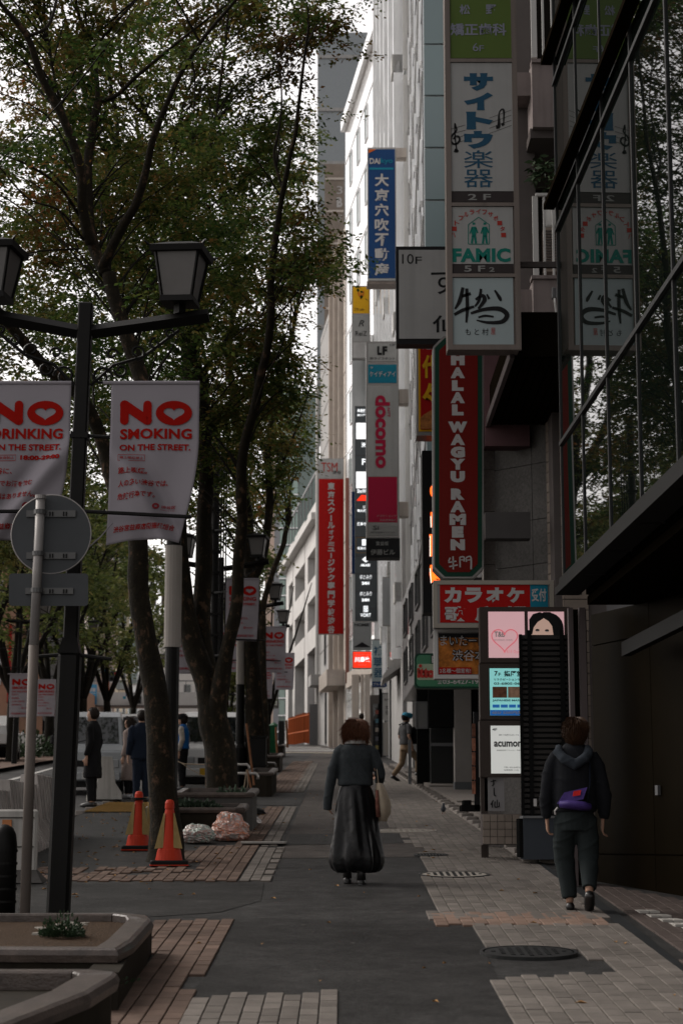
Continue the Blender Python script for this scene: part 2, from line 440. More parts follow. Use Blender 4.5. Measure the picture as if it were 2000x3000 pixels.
def mid_red(x, y):
    if 18.9 < y < 24.0:
        if y < 19.6: return -3.4+(y-18.9)*.1 < x < -.98
        if y < 20.6 and x < -1.45: return -3.2 < x and random.random() < .75
        if y < 23.2: return -1.5+(0 if y > 21.5 else .0) < x < -.98 or (y > 21.3 and -2.0 < x)and x < -.98
        return -1.75 < x < -.98
    if 24.0 < y < 34.3: return -1.35 < x < -.98
    if 41 < y < 69: return -1.75 < x < -1.05
    return False
def mid_grey(x, y):
    if 18.9 < y < 23.6: return -.98 < x < -.78-.0 + (.1 if int(y*4) % 3 else 0)
    if 24.0 < y < 34.3: return -.98 < x < -.76
    if 41 < y < 66: return -1.05 < x < -.8
    return False
lay('paving_brick', rl + paver_cells(-3.5, -.9, 18.9, 70, JX, JY, mid_red), .0965, .210, M['paver_red'], 280)
lay('edge_paver', paver_cells(-1.1, -.6, 18.9, 66, JX, JY, mid_grey), .0965, .210, M['paver_grey'], 60)
# reddish strip of the entrance beyond the drain, with two pale tiles rows
DR = [gp(1118,2236), gp(1220,2302), gp(1330,2372), gp(1420,2432), gp(1535,2510), gp(1640,2590), gp(1760,2668), gp(1880,2770), gp(2010,2885), gp(2200,3050)]
def drx(y):
    for a, b in zip(DR, DR[1:]):
        if b.y <= y <= a.y: return a.x+(b.x-a.x)*(y-a.y)/(b.y-a.y)
    return DR[-1].x if y < DR[-1].y else DR[0].x
mb = MB()
for k, y in enumerate(np.arange(9.6, 21.2, .5)):
    mb.add([(drx(y)-.02, y, G(y)+.012),(drx(y)+.10, y, G(y)+.012),(drx(y+.49)+.10, y+.49, G(y+.49)+.012),(drx(y+.49)-.02, y+.49, G(y+.49)+.012)], [(0,1,2,3)])
dr = mb.build('drain_channel', M['drain_dark'], sidewalk)
for k, y in enumerate(np.arange(21.4, 60, 1.0)):      # pale kerb stones between paving and shop steps
    x = drx(y+.5)
    o = MB().cbox((x-.02, y+.5, G(y+.5)+.02), .17 if y < 40 else .13, .985, .09, math.atan((drx(y)-drx(y+1))*1.0), .01).build('kerb_stone', M['kerb_stone'], sidewalk)
br = paver_cells(1.9, 3.4, 9.6, 19.8, JX, JY, lambda x, y: x > drx(y)+.17 and x < 3.15-(y-16.5)*.33 + (9 if y < 16.5 else 0))
lay('entrance_paver', br, .099, .213, M['paver_brown'], 200)
for k in range(7):
    y = 15.95-k*.33; x = 2.33+k*.038-.02
    for j in (0, 1): MB().cbox((x+j*.085+.14-.02*k*0, y, G(y)+.014), .078, .31, .02, 0, .002).build('pale_tile', M['white_tile'], sidewalk)
# shop forecourts: raised step slabs along the right side
st = MB()
for (y0, y1, x1) in ((21.3, 26.0, 3.2), (26.0, 34.0, 3.2), (34.0, 41.5, 3.2), (41.5, 52, 3.0), (52, 62, 2.6)):
    o = MB().add([(drx(y0)+.08, y0+.004, G(y0)-.05),(x1, y0+.004, G(y0)-.05),(x1, y1, G(y1)-.05),(drx(y1)+.08, y1, G(y1)-.05),
                  (drx(y0)+.08, y0+.004, G(y0)+.13),(x1, y0+.004, G(y0)+.13),(x1, y1, G(y1)+.10),(drx(y1)+.08, y1, G(y1)+.10)],
                 [(3,2,1,0),(4,5,6,7),(0,1,5,4),(1,2,6,5),(2,3,7,6),(3,0,4,7)]).build('step_slab', mat('step_stone', (.17,.15,.135), rough=.7, var=.15, vs=3, bump=.1), sidewalk)
# manhole covers
def manhole(px, py, r, m, ring, label):
    p = gp(px, py); t = thing('manhole_cover', label, 'manhole cover', (p.x, p.y, G(p.y)+.012)); t.rotation_euler = (math.atan(SL), 0, 0)
    def disc(r0, r1, z0, z1):
        mb = MB(); n = 40
        mb.v = [(math.cos(2*math.pi*k/n)*r, math.sin(2*math.pi*k/n)*r, z) for (r, z) in ((r1, z0), (r1, z1), (r0, z1)) for k in range(n)]
        mb.f = [(a*n+k, a*n+(k+1)%n, (a+1)*n+(k+1)%n, (a+1)*n+k) for a in (0, 1) for k in range(n)]
        return mb
    a = disc(.0, r*.9, -.02, .010); a.build('lid', m).parent = t
    b = disc(r*.93, r, -.02, .012); b.build('rim', ring).parent = t
    mb = MB()
    for i in range(-4, 5):
        for j in range(-4, 5):
            if i*i+j*j < 17: mb.cbox((i*r*.18, j*r*.18, .013), r*.09, r*.09, .006)
    o = mb.build('tread_pattern', ring); o.parent = t; o['kind'] = 'stuff'
    return t
mat('iron', (.035,.036,.036), rough=.5, metal=.4, var=.2, vs=10)
mat('pale_lid', (.34,.31,.27), rough=.7, var=.12)
manhole(1547, 2797, .33, M['iron'], M['iron'], 'dark iron manhole cover in the asphalt patch among grey pavers')
manhole(1330, 2567, .36, M['pale_lid'], M['iron'], 'pale round manhole cover in the grey paving behind the woman in black')
manhole(1262, 2509, .20, M['iron'], M['iron'], 'small dark manhole cover where the pavers meet the asphalt')
manhole(1190, 2437, .42, M['pale_lid'], M['pale_lid'], 'pale oval looking manhole cover nearest the tote bag')
# cream slab by the trash bags
p = gp(775, 2472)
tag(MB().cbox((p.x, p.y, G(p.y)+.016), .55, .9, .03, 0, .006).build('drain_slab', M['white_tile']), 'pale rectangular drain slab in the brick edging by the rubbish bags', 'drain cover')
# yellow tactile paving at the kerb
tp = thing('tactile_paving', 'yellow tactile paving beside the man in the black coat', 'tactile paving', (0,0,0))
for i in range(3):
    for j in range(11):
        x = -4.15+i*.31; y = 32.6+j*.31
        b = MB().cbox((x, y, G(y)+.014), .3, .3, .02, 0, .003)
        for q in range(4): b.cbox((x-.11+q*.073, y, G(y)+.028), .03, .27, .01)
        b.build('tactile_tile', M['tactile_yellow'], tp)
# chewing gum spots, scraps and hairline cracks on the asphalt
gm_ = MB()
for k in range(170):
    y = random.uniform(10.5, 40); x = random.uniform(-.7, .8) if k % 3 else random.uniform(-4, -1.2); r = random.uniform(.006, .016); z = G(y)+.0135
    gm_.add([(x+r*math.cos(w)*random.uniform(.8,1.2), y+1.3*r*math.sin(w), z+SL*1.3*r*math.sin(w)) for w in [i*1.0472 for i in range(6)]], [(0,1,2,3,4,5)])
o = gm_.build('gum_spot', mat('gum', (.13,.12,.11), rough=.8, rnd=.4), sidewalk); o['kind'] = 'stuff'
def crack(pts, w, seed):
    random.seed(seed); P = []
    for (a, b) in zip(pts, pts[1:]):
        for q in range(14): u = q/14; P.append((a[0]+(b[0]-a[0])*u+random.gauss(0,.018), a[1]+(b[1]-a[1])*u))
    mb = MB()
    for i, (x, y) in enumerate(P):
        ww = w*random.uniform(.3, 1.2); mb.v += [(x-ww, y+ww, G(y)+.0105), (x+ww, y-ww, G(y)+.0105)]
        if i: mb.f.append((2*i-2, 2*i-1, 2*i+1, 2*i))
    mb.build('crack', M['drain_dark'], sidewalk)
crack([(-.6,12.2),(.1,13.6),(.3,15.9),(.9,17.4)], .0022, 1); crack([(-.7,16.9),(-.2,17.6),(.6,17.9),(1.0,18.2)], .003, 2); crack([(-4.0,17.6),(-2.6,17.0),(-1.4,17.2),(-.7,16.9)], .003, 3); crack([(.2,19),(.1,22),(-.3,25),(-.1,30)], .003, 4); crack([(-3.9,22.0),(-3.2,25.3),(-2.9,28.8)], .006, 5)
random.seed(77)
# fallen leaves
mat('dry_leaf', (.34,.19,.08), rough=.8, rnd=.4)
lf = MB()
for k in range(330):
    if k < 200: y = random.uniform(17, 34); x = random.uniform(-4.1, -1.2)
    elif k < 260: y = random.uniform(10, 40); x = random.uniform(-1, 2)
    else: y = random.uniform(20, 34); x = random.gauss(-2.6, .5)
    s = random.uniform(.018, .04); a = random.uniform(0, 6.3); z = G(y)+.018
    d = [(s,0),(0,s*.5),(-s,0),(0,-s*.5)]
    lf.add([(x+u*math.cos(a)-v*math.sin(a), y+u*math.sin(a)+v*math.cos(a), z+SL*(u*math.sin(a)+v*math.cos(a))+(.012 if i % 2 else 0)) for i, (u, v) in enumerate(d)], [(0,1,2),(0,2,3)])
tag(lf.build('fallen_leaves', M['dry_leaf']), 'dry leaves scattered on the asphalt', 'leaves', kind='stuff')
# ================================================================ right-hand buildings
mat('win_frame', (.10,.10,.10), rough=.4, metal=.5)
mat('frame_white', (.55,.56,.57), rough=.4)
mat('glass_dark', (.012,.014,.015), rough=.03, spec=.8)
mat('glass_mirror', (.004,.006,.005), rough=.012, spec=.52)
mat('glass_green', (.10,.16,.14), rough=.08, spec=.8)
mat('mullion', (.030,.031,.032), rough=.5, metal=.0, spec=.12)
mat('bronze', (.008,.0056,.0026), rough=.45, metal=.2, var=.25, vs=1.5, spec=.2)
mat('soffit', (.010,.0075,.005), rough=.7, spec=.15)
mat('white_panel', (.82,.83,.84), rough=.12, var=.04, vs=1, spec=.9, streak=.08, coat=.8)
mat('metal_panel', (.74,.75,.76), rough=.12, metal=.2, var=.05, vs=1, spec=.9, streak=.12, coat=.8)
mat('beige_wall', (.62,.55,.49), rough=.85, var=.08, vs=1.2, dirt=.2, streak=.15)
mat('grey_wall', (.46,.45,.44), rough=.85, var=.08, vs=1.2, dirt=.2, streak=.18)
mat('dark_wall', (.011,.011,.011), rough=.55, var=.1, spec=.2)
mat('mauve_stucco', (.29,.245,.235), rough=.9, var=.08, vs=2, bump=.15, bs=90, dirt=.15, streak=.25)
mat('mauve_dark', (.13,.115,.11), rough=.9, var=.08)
mat('granite', (.12,.113,.107), rough=.55, var=.30, vs=30, dirt=.45, spec=.4)
mat('granite_light', (.27,.245,.23), rough=.6, var=.22, vs=28, dirt=.2, spec=.4)
mat('tile_beige', (.26,.215,.18), rough=.5, var=.1, rnd=.12, dirt=.3)
mat('brick_pink', (.30,.135,.105), rough=.8, var=.1)
mat('teal_panel', (.18,.25,.26), rough=.3, rnd=.18, spec=.6)
mat('steel_grey', (.17,.17,.175), rough=.5, metal=.3)
mat('rail_white', (.62,.61,.59), rough=.5)

class Facade:
    """a wall line from A (near) to B (far), outward to the street"""
    def __init__(s, A, B):
        s.A = Vector((*A, 0)); s.B = Vector((*B, 0)); s.d = (s.B-s.A); s.L = s.d.length; s.d /= s.L
        s.n = Vector((-s.d.y, s.d.x, 0));
        if s.n.x > 0 and abs(s.n.x) > .5: s.n = -s.n
        s.flip = s.n.x*(-s.d.y) + s.n.y*s.d.x < 0
    def P(s, a, out, z): q = s.A + s.d*a + s.n*out; return (q.x, q.y, z)
    def slab(s, mb, a0, a1, o0, o1, z0, z1):
        return mb.hull8([s.P(a0,o0,z0), s.P(a1,o0,z0), s.P(a1,o1,z0), s.P(a0,o1,z0)], [s.P(a0,o0,z1), s.P(a1,o0,z1), s.P(a1,o1,z1), s.P(a0,o1,z1)])
def building(name, label, pts, z0, z1, m, cat='building', group=None):
    t = thing(name, label, cat, (pts[0][0], pts[0][1], z0), 0, group)
    MB().prism(pts, z0, z1).build('wall', m, t)
    return t
def window(t, F, a0, a1, z0, z1, fm, gm, w=.05, out=.05, bars=0, name='window'):
    mb = MB()
    F.slab(mb, a0, a0+w, -.02, out, z0, z1); F.slab(mb, a1-w, a1, -.02, out, z0, z1)
    F.slab(mb, a0+w, a1-w, -.02, out-.002, z0, z0+w); F.slab(mb, a0+w, a1-w, -.02, out-.002, z1-w, z1)
    for k in range(bars):
        a = a0+(a1-a0)*(k+1)/(bars+1); F.slab(mb, a-w*.3, a+w*.3, 0, out-.004, z0+w, z1-w)
    f = mb.build(name, fm, t)
    F.slab(MB(), a0+w*.8, a1-w*.8, .004, .014, z0+w*.8, z1-w*.8).build('pane', gm, f)
    return f

# ---- glass-fronted building nearest the camera
GX = lambda y: 2.60 - .023*y
gz0 = at(1663, 1742, 18.2).z; gzA = at(1663, 1298, 18.2).z; gzB = at(1653.6, 669.7, 18.2).z; gzC = at(1642, 298, 18.2).z
gb = thing('glass_building', 'dark glass-fronted building on the right whose panes mirror the shop signs', 'building', (3, 14, G(14)))
FG = Facade((GX(18.2), 18.2), (GX(4.2), 4.2)); FG.n = Vector((-1, -.023, 0)).normalized()
rows = [gz0+.16, gzA, gzB, gzC+.2, gzC+2.6, gzC+5.0]
cols = [18.2-1.4*k for k in range(11)]
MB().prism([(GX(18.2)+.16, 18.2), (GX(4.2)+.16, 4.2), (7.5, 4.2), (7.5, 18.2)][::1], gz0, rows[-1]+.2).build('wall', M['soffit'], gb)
for i in range(len(cols)-1):
    for j in range(len(rows)-1):
        a0 = 1.4*i+.02; a1 = 1.4*(i+1)-.02
        mb = MB(); tl = random.gauss(0, .0012); tl2 = random.gauss(0, .0012)
        FG.slab(mb, a0, a1, .03, .045, rows[j]+.02, rows[j+1]-.02)
        mb.v = [(x + tl*(y-(18.2-a0)) + tl2*(z-rows[j]), y, z) for x, y, z in mb.v]
        mb.build('glass_pane', M['glass_mirror'], gb)
for i, y in enumerate(cols):
    FG.slab(MB(), 1.4*i-.02, 1.4*i+.02, -.12, .058, rows[0]-.16, rows[-1]).build('mullion', M['mullion'], gb)
for j, z in enumerate(rows):
    if j == 0:
        FG.slab(MB(), -.05, 14, -.1, .13, z-.16, z-.09).build('bottom_rail', mat('rail_dark', (.018,.018,.018), rough=.6, spec=.05), gb)
        FG.slab(MB(), -.05, 14, -.1, .09, z-.085, z).build('bottom_rail', M['rail_dark'], gb)
    else:
        FG.slab(MB(), -.03, 14, .0, .07, z-.03, z+.01).build('transom', M['mullion'], gb)
        if j in (2, 3): FG.slab(MB(), -.08, 14, .06, .17, z+.22, z+.27).build('sun_fin', M['soffit'], gb)
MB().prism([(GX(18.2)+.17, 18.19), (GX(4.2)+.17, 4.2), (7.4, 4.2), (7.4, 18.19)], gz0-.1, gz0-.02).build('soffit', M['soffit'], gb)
# recessed bronze wall under it
wa = gp(1745.7, 2582.6); wb = gp(2000, 2626)
dv = (wb-wa).normalized(); wa2 = wa - dv*.02
FW = Facade((wa.x, wa.y), (wa.x+dv.x*9, wa.y+dv.y*9)); FW.n = Vector((-abs(dv.y), -dv.x*1, 0)).normalized()
zj1 = at(1720, 1893, wa.y).z; zj2 = at(1760, 2502, wa.y).z
zb = [G(10)-.3, zj2, zj1, gz0-.1]
ac = [0, (at(1943, 2300, 17.3).x-wa.x)/max(.05, dv.x), 4.4, 6.6, 8.9]
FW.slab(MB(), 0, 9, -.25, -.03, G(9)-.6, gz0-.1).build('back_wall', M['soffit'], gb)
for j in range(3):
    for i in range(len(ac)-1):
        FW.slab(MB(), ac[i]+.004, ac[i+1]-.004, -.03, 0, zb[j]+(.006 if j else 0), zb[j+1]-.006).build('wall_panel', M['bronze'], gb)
h = FW.slab(MB(), ac[1]+.08, ac[1]+.13, .0, .03, at(1950, 2325, 17.2).z, at(1950, 2295, 17.2).z).build('door_handle', M['steel_grey'], gb)
a = at(1828, 1882, 17.75); b = at(2060, 1760, 15.2)
MB().hull8([(a.x-.03,a.y,a.z-.13),(a.x+.05,a.y,a.z-.13),(b.x+.05,b.y,b.z-.13),(b.x-.03,b.y,b.z-.13)], [(a.x-.03,a.y,a.z),(a.x+.05,a.y,a.z),(b.x+.05,b.y,b.z),(b.x-.03,b.y,b.z)]).build('ceiling_beam', M['rail_dark'], gb)
for px, w in ((1668, .045), (1702, .06)):
    q = at(px, 1760, 18.45); MB().box(q.x-w/2, 18.4, G(18.4)-.02, q.x+w/2, 18.5, gz0-.1).build('post', mat('post_mauve', (.11,.09,.09), rough=.6), gb)
q = at(1686, 1760, 18.6); MB().box(q.x-.075, 18.55, G(18.4)-.02, q.x+.09, 18.7, gz0-.1).build('post', M['soffit'], gb)

# ---- stucco block with balconies behind the tall sign
rb = thing('balcony_building', 'mauve stucco block with stacked balconies beside the tall sign column', 'building', (2.3, 22, G(22)))
def RB(px0, py0, px1, py1, Y, th, name, m, parent=rb): return rect_px(px0, py0, px1, py1, Y, th, name, m, parent)
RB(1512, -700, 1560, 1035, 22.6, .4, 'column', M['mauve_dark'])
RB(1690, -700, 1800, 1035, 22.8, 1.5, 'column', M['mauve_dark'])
z1 = at(0, -700, 24).z
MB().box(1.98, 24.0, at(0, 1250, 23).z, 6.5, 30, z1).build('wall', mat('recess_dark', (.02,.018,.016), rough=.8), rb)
RB(1558, 178, 1676, 372, 22.0, 2.1, 'balcony', M['mauve_stucco'])
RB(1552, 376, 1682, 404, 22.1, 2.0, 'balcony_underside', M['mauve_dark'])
RB(1562, 815, 1690, 1026, 22.0, 2.1, 'balcony', M['mauve_stucco'])
for y in (172, 806): RB(1556, y, 1692, y+10, 21.97, .2, 'coping', M['mauve_stucco'])
for (x0, x1, y0, y1) in ((1511, 1560, 212, 280), (1514, 1566, 848, 916), (1672, 1712, 214, 282), (1688, 1726, 850, 918)):
    RB(x0, y0, x1, y1, 22.2, .5, 'cross_beam', M['mauve_stucco'])
def railing(px0, px1, py0, py1, n, wide):
    RB(px0, py0, px1, py0+8, 22.02, .05, 'railing', M['rail_white'])
    for k in range(n):
        x = px0+(px1-px0)*k/(n-1); w = 8 if k in wide else 3
        RB(x-w, py0+9, x+w, py1, 22.03, .04, 'baluster', M['rail_white'])
railing(1568, 1672, 565, 806, 5, (0, 4)); railing(1562, 1668, -120, 168, 5, (0, 4))
RB(1515, 1036, 1700, 1040, 22.9, 1, 'ledge', M['mauve_dark'])
# dark canopy box with a strip-lined underside
cp = thing('canopy', 'dark box canopy with ribbed underside above the ramen sign', 'canopy', (2.2, 21.5, 6.2))
zc = at(1430, 1245, 23.1).z; xl = at(1430, 1245, 23.1).x
MB().box(xl+.02, 19.75, zc+.012, 3.2, 23.1, zc+.5).build('casing', M['soffit'], cp)
for k in range(12):
    x = xl+.03+k*.1; MB().box(x, 19.8, zc-.008, x+.085, 23.05, zc+.010).build('slat', M['soffit'], cp)
MB().box(xl-.03, 19.7, zc-.02, xl+.018, 23.15, zc+.09).build('edge_trim', M['post_mauve'], cp)
tag(MB().cbox((1.93+.12, 23.3, at(0,1130,23.3).z), .55, .3, 1.6).build('side_wall_panel', mat('maroon_panel', (.13,.07,.075), rough=.5, var=.2, vs=2)), 'dull maroon cladding panel seen between the ramen sign and the canopy', 'cladding panel')

# plants, air conditioner, barrel on the balcony
def leafy(name, label, px, py, Y, spread, n, lm, ls=.05, cat='plant', hang=.3):
    c = at(px, py, Y); t = thing(name, label, cat, (c.x, Y, c.z))
    st = MB(); lv = MB()
    for k in range(n):
        a = random.uniform(0, 6.3); r = spread*random.uniform(.4, 1); up = random.uniform(-.1, .8)*spread
        tip = Vector((c.x+r*math.cos(a), Y+r*.6*math.sin(a), c.z+up)); mid = (c+tip)/2+Vector((0, 0, hang*spread))
        pts = [c, c*.4+mid*.6, mid*.3+tip*.7, tip]; st.tube(pts, [.008,.006,.005,.003], 4, False)
        for q in range(7):
            p = mid.lerp(tip, q/6)+Vector((random.gauss(0,.03),random.gauss(0,.03),random.gauss(0,.03)))
            d = Vector((random.gauss(0,1),random.gauss(0,1),random.gauss(-.4,.5))).normalized(); s = ls*random.uniform(.6,1.4)
            e = d.cross(Vector((random.gauss(0,1),random.gauss(0,1),random.gauss(0,1)))).normalized()
            lv.add([p, p+d*s+e*s*.35, p+d*s*2, p+d*s-e*s*.35], [(0,1,2,3)])
    st.build('stem', mat('stem', (.06,.05,.03)), t); f = lv.build('foliage', lm, t); f['kind'] = 'stuff'
    return t
mat('leaf_shrub', (.045,.075,.035), rough=.5, rnd=.4)
leafy('potted_plant', 'leafy green plant hanging over the balcony railing beside the music shop sign', 1622, 540, 22.3, .42, 40, M['leaf_shrub'], .06)
ac = thing('air_conditioner', 'louvred air conditioner unit behind the balcony railing', 'air conditioner', (2.4, 22.5, 8))
RB(1592, 666, 1652, 795, 22.5, .35, 'casing', mat('ac_beige', (.30,.25,.21), rough=.6), ac)
for k in range(14): RB(1597, 674+k*8.2, 1647, 678+k*8.2, 22.48, .015, 'louver', M['mauve_dark'], ac)
q = at(1626, 665, 22.55); tag(MB().rings([(q.x,22.6,q.z,.10,.10),(q.x,22.6,q.z+.03,.115,.115),(q.x,22.6,q.z+.25,.12,.12),(q.x,22.6,q.z+.28,.10,.10)], 18).build('water_tank', M['rail_white'], smooth=True), 'small white cylindrical tank standing on the air conditioner', 'tank')
q = at(1622, 860, 21.9)
sc = thing('wall_lamp', 'small grey outdoor lamp on the lower balcony front', 'lamp', tuple(q))
MB().cbox(q, .06, .08, .14, 0, .01).build('body', M['steel_grey'], sc); MB().tube([q, q+Vector((0,-.05,-.12)), q+Vector((.02,-.03,-.30)), q+Vector((.13,0,-.33))], .012, 6).build('conduit', M['rail_white'], sc)

# ---- granite wall and tiled pier
gw = thing('granite_wall', 'grey granite-clad wall behind the red ramen sign', 'wall', (2.3, 23, G(23)))
FGW = Facade((2.70, 22.9), (1.93, 23.7)); FGW.n = Vector((-.72, -.69, 0)).normalized()
zs = [G(23)-.1, at(0,1830,23.3).z, at(0,1655,23.3).z, at(0,1525,23.3).z, at(0,1362,23.3).z, zc+.05]
FGW.slab(MB(), 0, FGW.L, -.3, -.04, zs[0], zs[-1]).build('core', M['mauve_dark'], gw)
for j in range(5):
    sp = [0, .5, FGW.L] if j % 1 == 0 else [0, FGW.L]
    for i in range(len(sp)-1):
        FGW.slab(MB(), sp[i]+.004, sp[i+1]-.004, -.04, random.uniform(-.001,.002), zs[j]+.004, zs[j+1]-.004).build('slab', M['granite'], gw)
zl = [G(23.5)] + [at(0, y, 23.75).z for y in (1850, 1740, 1655, 1500, 1378, 1272, 1100)]
for j in range(len(zl)-1):
    a = at(1412, 1400, 23.75).x; MB().box(a, 23.72, zl[j]+.004, a+.155, 24.0, zl[j+1]-.004).build('slab', M['granite_light'], gw)
pr = thing('tiled_pier', 'beige tiled pier between the granite wall and the glass building', 'pier', (2.7, 22.5, G(22.5)))
ax = at(1645, 1400, 22.3).x; zt = zc
MB().box(ax-.1, 22.36, G(22)-.1, ax+.5, 23.0, zt).build('core', M['mauve_dark'], pr)
z = G(22); k = 0
tm = {}
while z < zt-.12:
    o = MB().box(ax, 22.3, z, ax+.28, 22.362, z+.115).build('tile', M['tile_beige'], pr)
    MB().hull8([(ax-.115,22.95,z+.0),(ax-.10,22.95,z),(ax-.004,22.3,z),(ax-.12,22.9,z)][:4], [(ax-.115,22.95,z+.115),(ax-.10,22.95,z+.115),(ax-.004,22.3,z+.115),(ax-.12,22.9,z+.115)]).build('tile', M['tile_beige'], pr)
    z += .125; k += 1
q0 = (1420, 1500)
tag(rect_px(1421, 1500, 1553, 1577, 22.5, .25, 'junction_box', mat('box_grey', (.075,.07,.068), rough=.5, var=.1), None), 'plain dark grey sign box on the granite wall', 'sign box')

# ---- far row of facades, stepping left where the street bends
def PLf(y):
    P = [(36,1.62),(42,1.72),(52,1.95),(56,2.05),(58,2.35),(80,2.3),(81.9,1.7),(86,1.2),(96,.1),(104,-.65),(116,-1.75),(134,-3.9),(150,-5.8),(175,-9)]
    for (a, xa), (b, xb) in zip(P, P[1:]):
        if a <= y <= b: return xa+(xb-xa)*(y-a)/(b-a)
    return P[0][1] if y < 36 else P[-1][1]
def row_building(name, label, y0, y1, top, m, back=16, z0=None):
    pts = [(PLf(y0), y0), (PLf(y0)+back, y0), (PLf(y1)+back, y1-.01), (PLf(y1), y1-.01)]
    t = building(name, label, pts, G(y0)-.3 if z0 is None else z0, top, m)
    F = Facade((PLf(y0), y0), (PLf(y1), y1-.01)); F.n = Vector((-abs(F.d.y), F.d.x, 0)); F.n = Vector((-F.d.y, F.d.x, 0)) if -F.d.y < 0 else Vector((F.d.y, -F.d.x, 0))
    return t, F
def lines(t, F, zs, m, out=.03, w=.05, name='joint_band'):
    for z in zs: F.slab(MB(), 0, F.L, 0, out, z, z+w).build(name, m, t)
# near white office tower
tN, FN = row_building('office_tower', 'tall white metal-panelled office tower behind the blue sign', 36, 56, 33, M['white_panel'], z0=7.9)
for fl in range(8):
    z = 8.4+fl*3.0
    for k in range(6):
        a = 1.2+k*3.1; window(tN, FN, a, a+.42, z, z+1.3, M['white_panel'], M['glass_dark'])
    FN.slab(MB(), .02, FN.L-.02, 0, .04, z-.72, z-.66).build('sill_band', M['white_panel'], tN)
lines(tN, FN, [9.2+k*1.5 for k in range(16)], M['steel_grey'], .012, .03, 'panel_joint')
for k in range(8): FN.slab(MB(), .4+k*2.6, .43+k*2.6, 0, .013, 7.9, 33).build('panel_joint', M['steel_grey'], tN)
for k in range(3): FN.slab(MB(), 19.2, 19.35, 0, .16, 8+k*8.4, 16.2+k*8.4).build('drain_pipe', M['rail_white'], tN)
# teal end panels facing the camera
k = 0; z = 7.5
x0 = PLf(36)
while z < 33:
    MB().box(x0+.02, 35.93, z+.01, x0+.42, 35.99, z+1.05).build('end_panel', M['teal_panel'], tN); z += 1.08
MB().box(x0+.44, 35.9, 6.5, x0+12, 35.985, 33).build('end_wall', M['grey_wall'], tN)
# lower podium of it: dark shop front with arch
pd = thing('dark_shop_building', 'dark grey shopfront building with a slanting eave past the orange neon', 'building', (2, 44, G(44)))
FD = Facade((1.86, 36.2), (1.66, 51.8)); FD.n = Vector((-1, -.01, 0))
FD.slab(MB(), 0, FD.L, -8, 0, G(40)+2.75, 8.0).build('wall', mat('panel_dim', (.105,.10,.105), rough=.3, var=.1, spec=.6), pd)
for fl in range(2):
    for k in range(5): window(pd, FD, .8+k*3, 2.2+k*3, 5.6+fl*1.25, 6.5+fl*1.25, M['win_frame'], M['glass_dark'])
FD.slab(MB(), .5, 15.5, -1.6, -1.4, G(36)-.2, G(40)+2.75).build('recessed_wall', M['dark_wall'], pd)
for k in range(5): FD.slab(MB(), 1+k*3, 3.4+k*3, -1.4, -1.37, G(38+k*3)+.3, G(38)+2.6).build('shop_window', M['glass_dark'], pd)
arc = MB(); n = 12; vs = []
for i in range(n+1):
    w = math.pi*i/n; vs.append(FD.P(10.4+1.9*(1-math.cos(w))*.55, .02, G(46)+2.9+1.5*math.sin(w)))
arc.add(vs, [tuple(range(n+1))]).build('arched_window', M['glass_mirror'], pd)
def pillar(name, label, px0, px1, ytop, ybot, th, m, cat='pillar', base=None, dd=0):
    Y = D(ybot)+dd; a = at(px0, ybot, Y).x; b = at(px1, ybot, Y).x
    t = thing(name, label, cat, ((a+b)/2, Y, G(Y)))
    MB().box(a, Y, G(Y)-.05+(.25 if base else 0), b, Y+th, at(0, ytop, Y).z).build('shaft', m, t)
    if base: MB().box(a-.01, Y-.02, G(Y)-.05, b+.01, Y+th+.02, G(Y)+.26).build('plinth', base, t)
    return t
mat('black_gloss', (.006,.007,.007), rough=.3, spec=.3)
t = pillar('black_pillar', 'wide black glossy shop pillar where the man in the blue cap steps up', 1262, 1330, 2010, 2312, 1.2, M['black_gloss'])
MB().box(t.location.x-.27, t.location.y-.012, G(t.location.y)+.95, t.location.x+.27, t.location.y-.001, G(t.location.y)+1.02).build('trim', M['steel_grey'], t)
pillar('grey_pillar', 'pale grey pillar with a darker base left of the lit directory', 1333, 1382, 2010, 2328, .5, mat('pale_pillar', (.27,.25,.235), rough=.7, var=.08), base=mat('plinth_grey', (.11,.115,.12), rough=.6))
pillar('drain_column', 'narrow light grey corner column with a rain pipe', 1180, 1193, 1500, 2262, .4, M['grey_wall'])
# black band: sign fascia above the pillars
tag(rect_px(1255, 2012, 1405, 2130, D(2325)-.4, .3, 'shop_fascia', M['dark_wall'], None), 'dark recessed fascia under the green restaurant sign', 'fascia')
tag(MB().box(1.45, 41.9, G(42)+.14, 1.52, 42.0, G(42)+1.1).build('menu_post', M['steel_grey']), 'thin grey post at the shop step', 'post')
t = thing('menu_board', 'pale framed notice board on the dark wall behind the man in the blue cap', 'notice board', (2.2, 44, G(44)))
frame_px(1217, 2055, 1252, 2135, 43.6, .04, .03, 'frame', M['steel_grey'], t); rect_px(1219, 2057, 1250, 2133, 43.62, .02, 'paper', mat('paper_grey', (.20,.20,.195)), t)
tag(MB().box(1.72, 43.7, G(43.7), 4, 44.2, G(44)+2.9).build('shop_wall', M['dark_wall']), 'black wall of the shop the man in the blue cap is entering', 'wall')

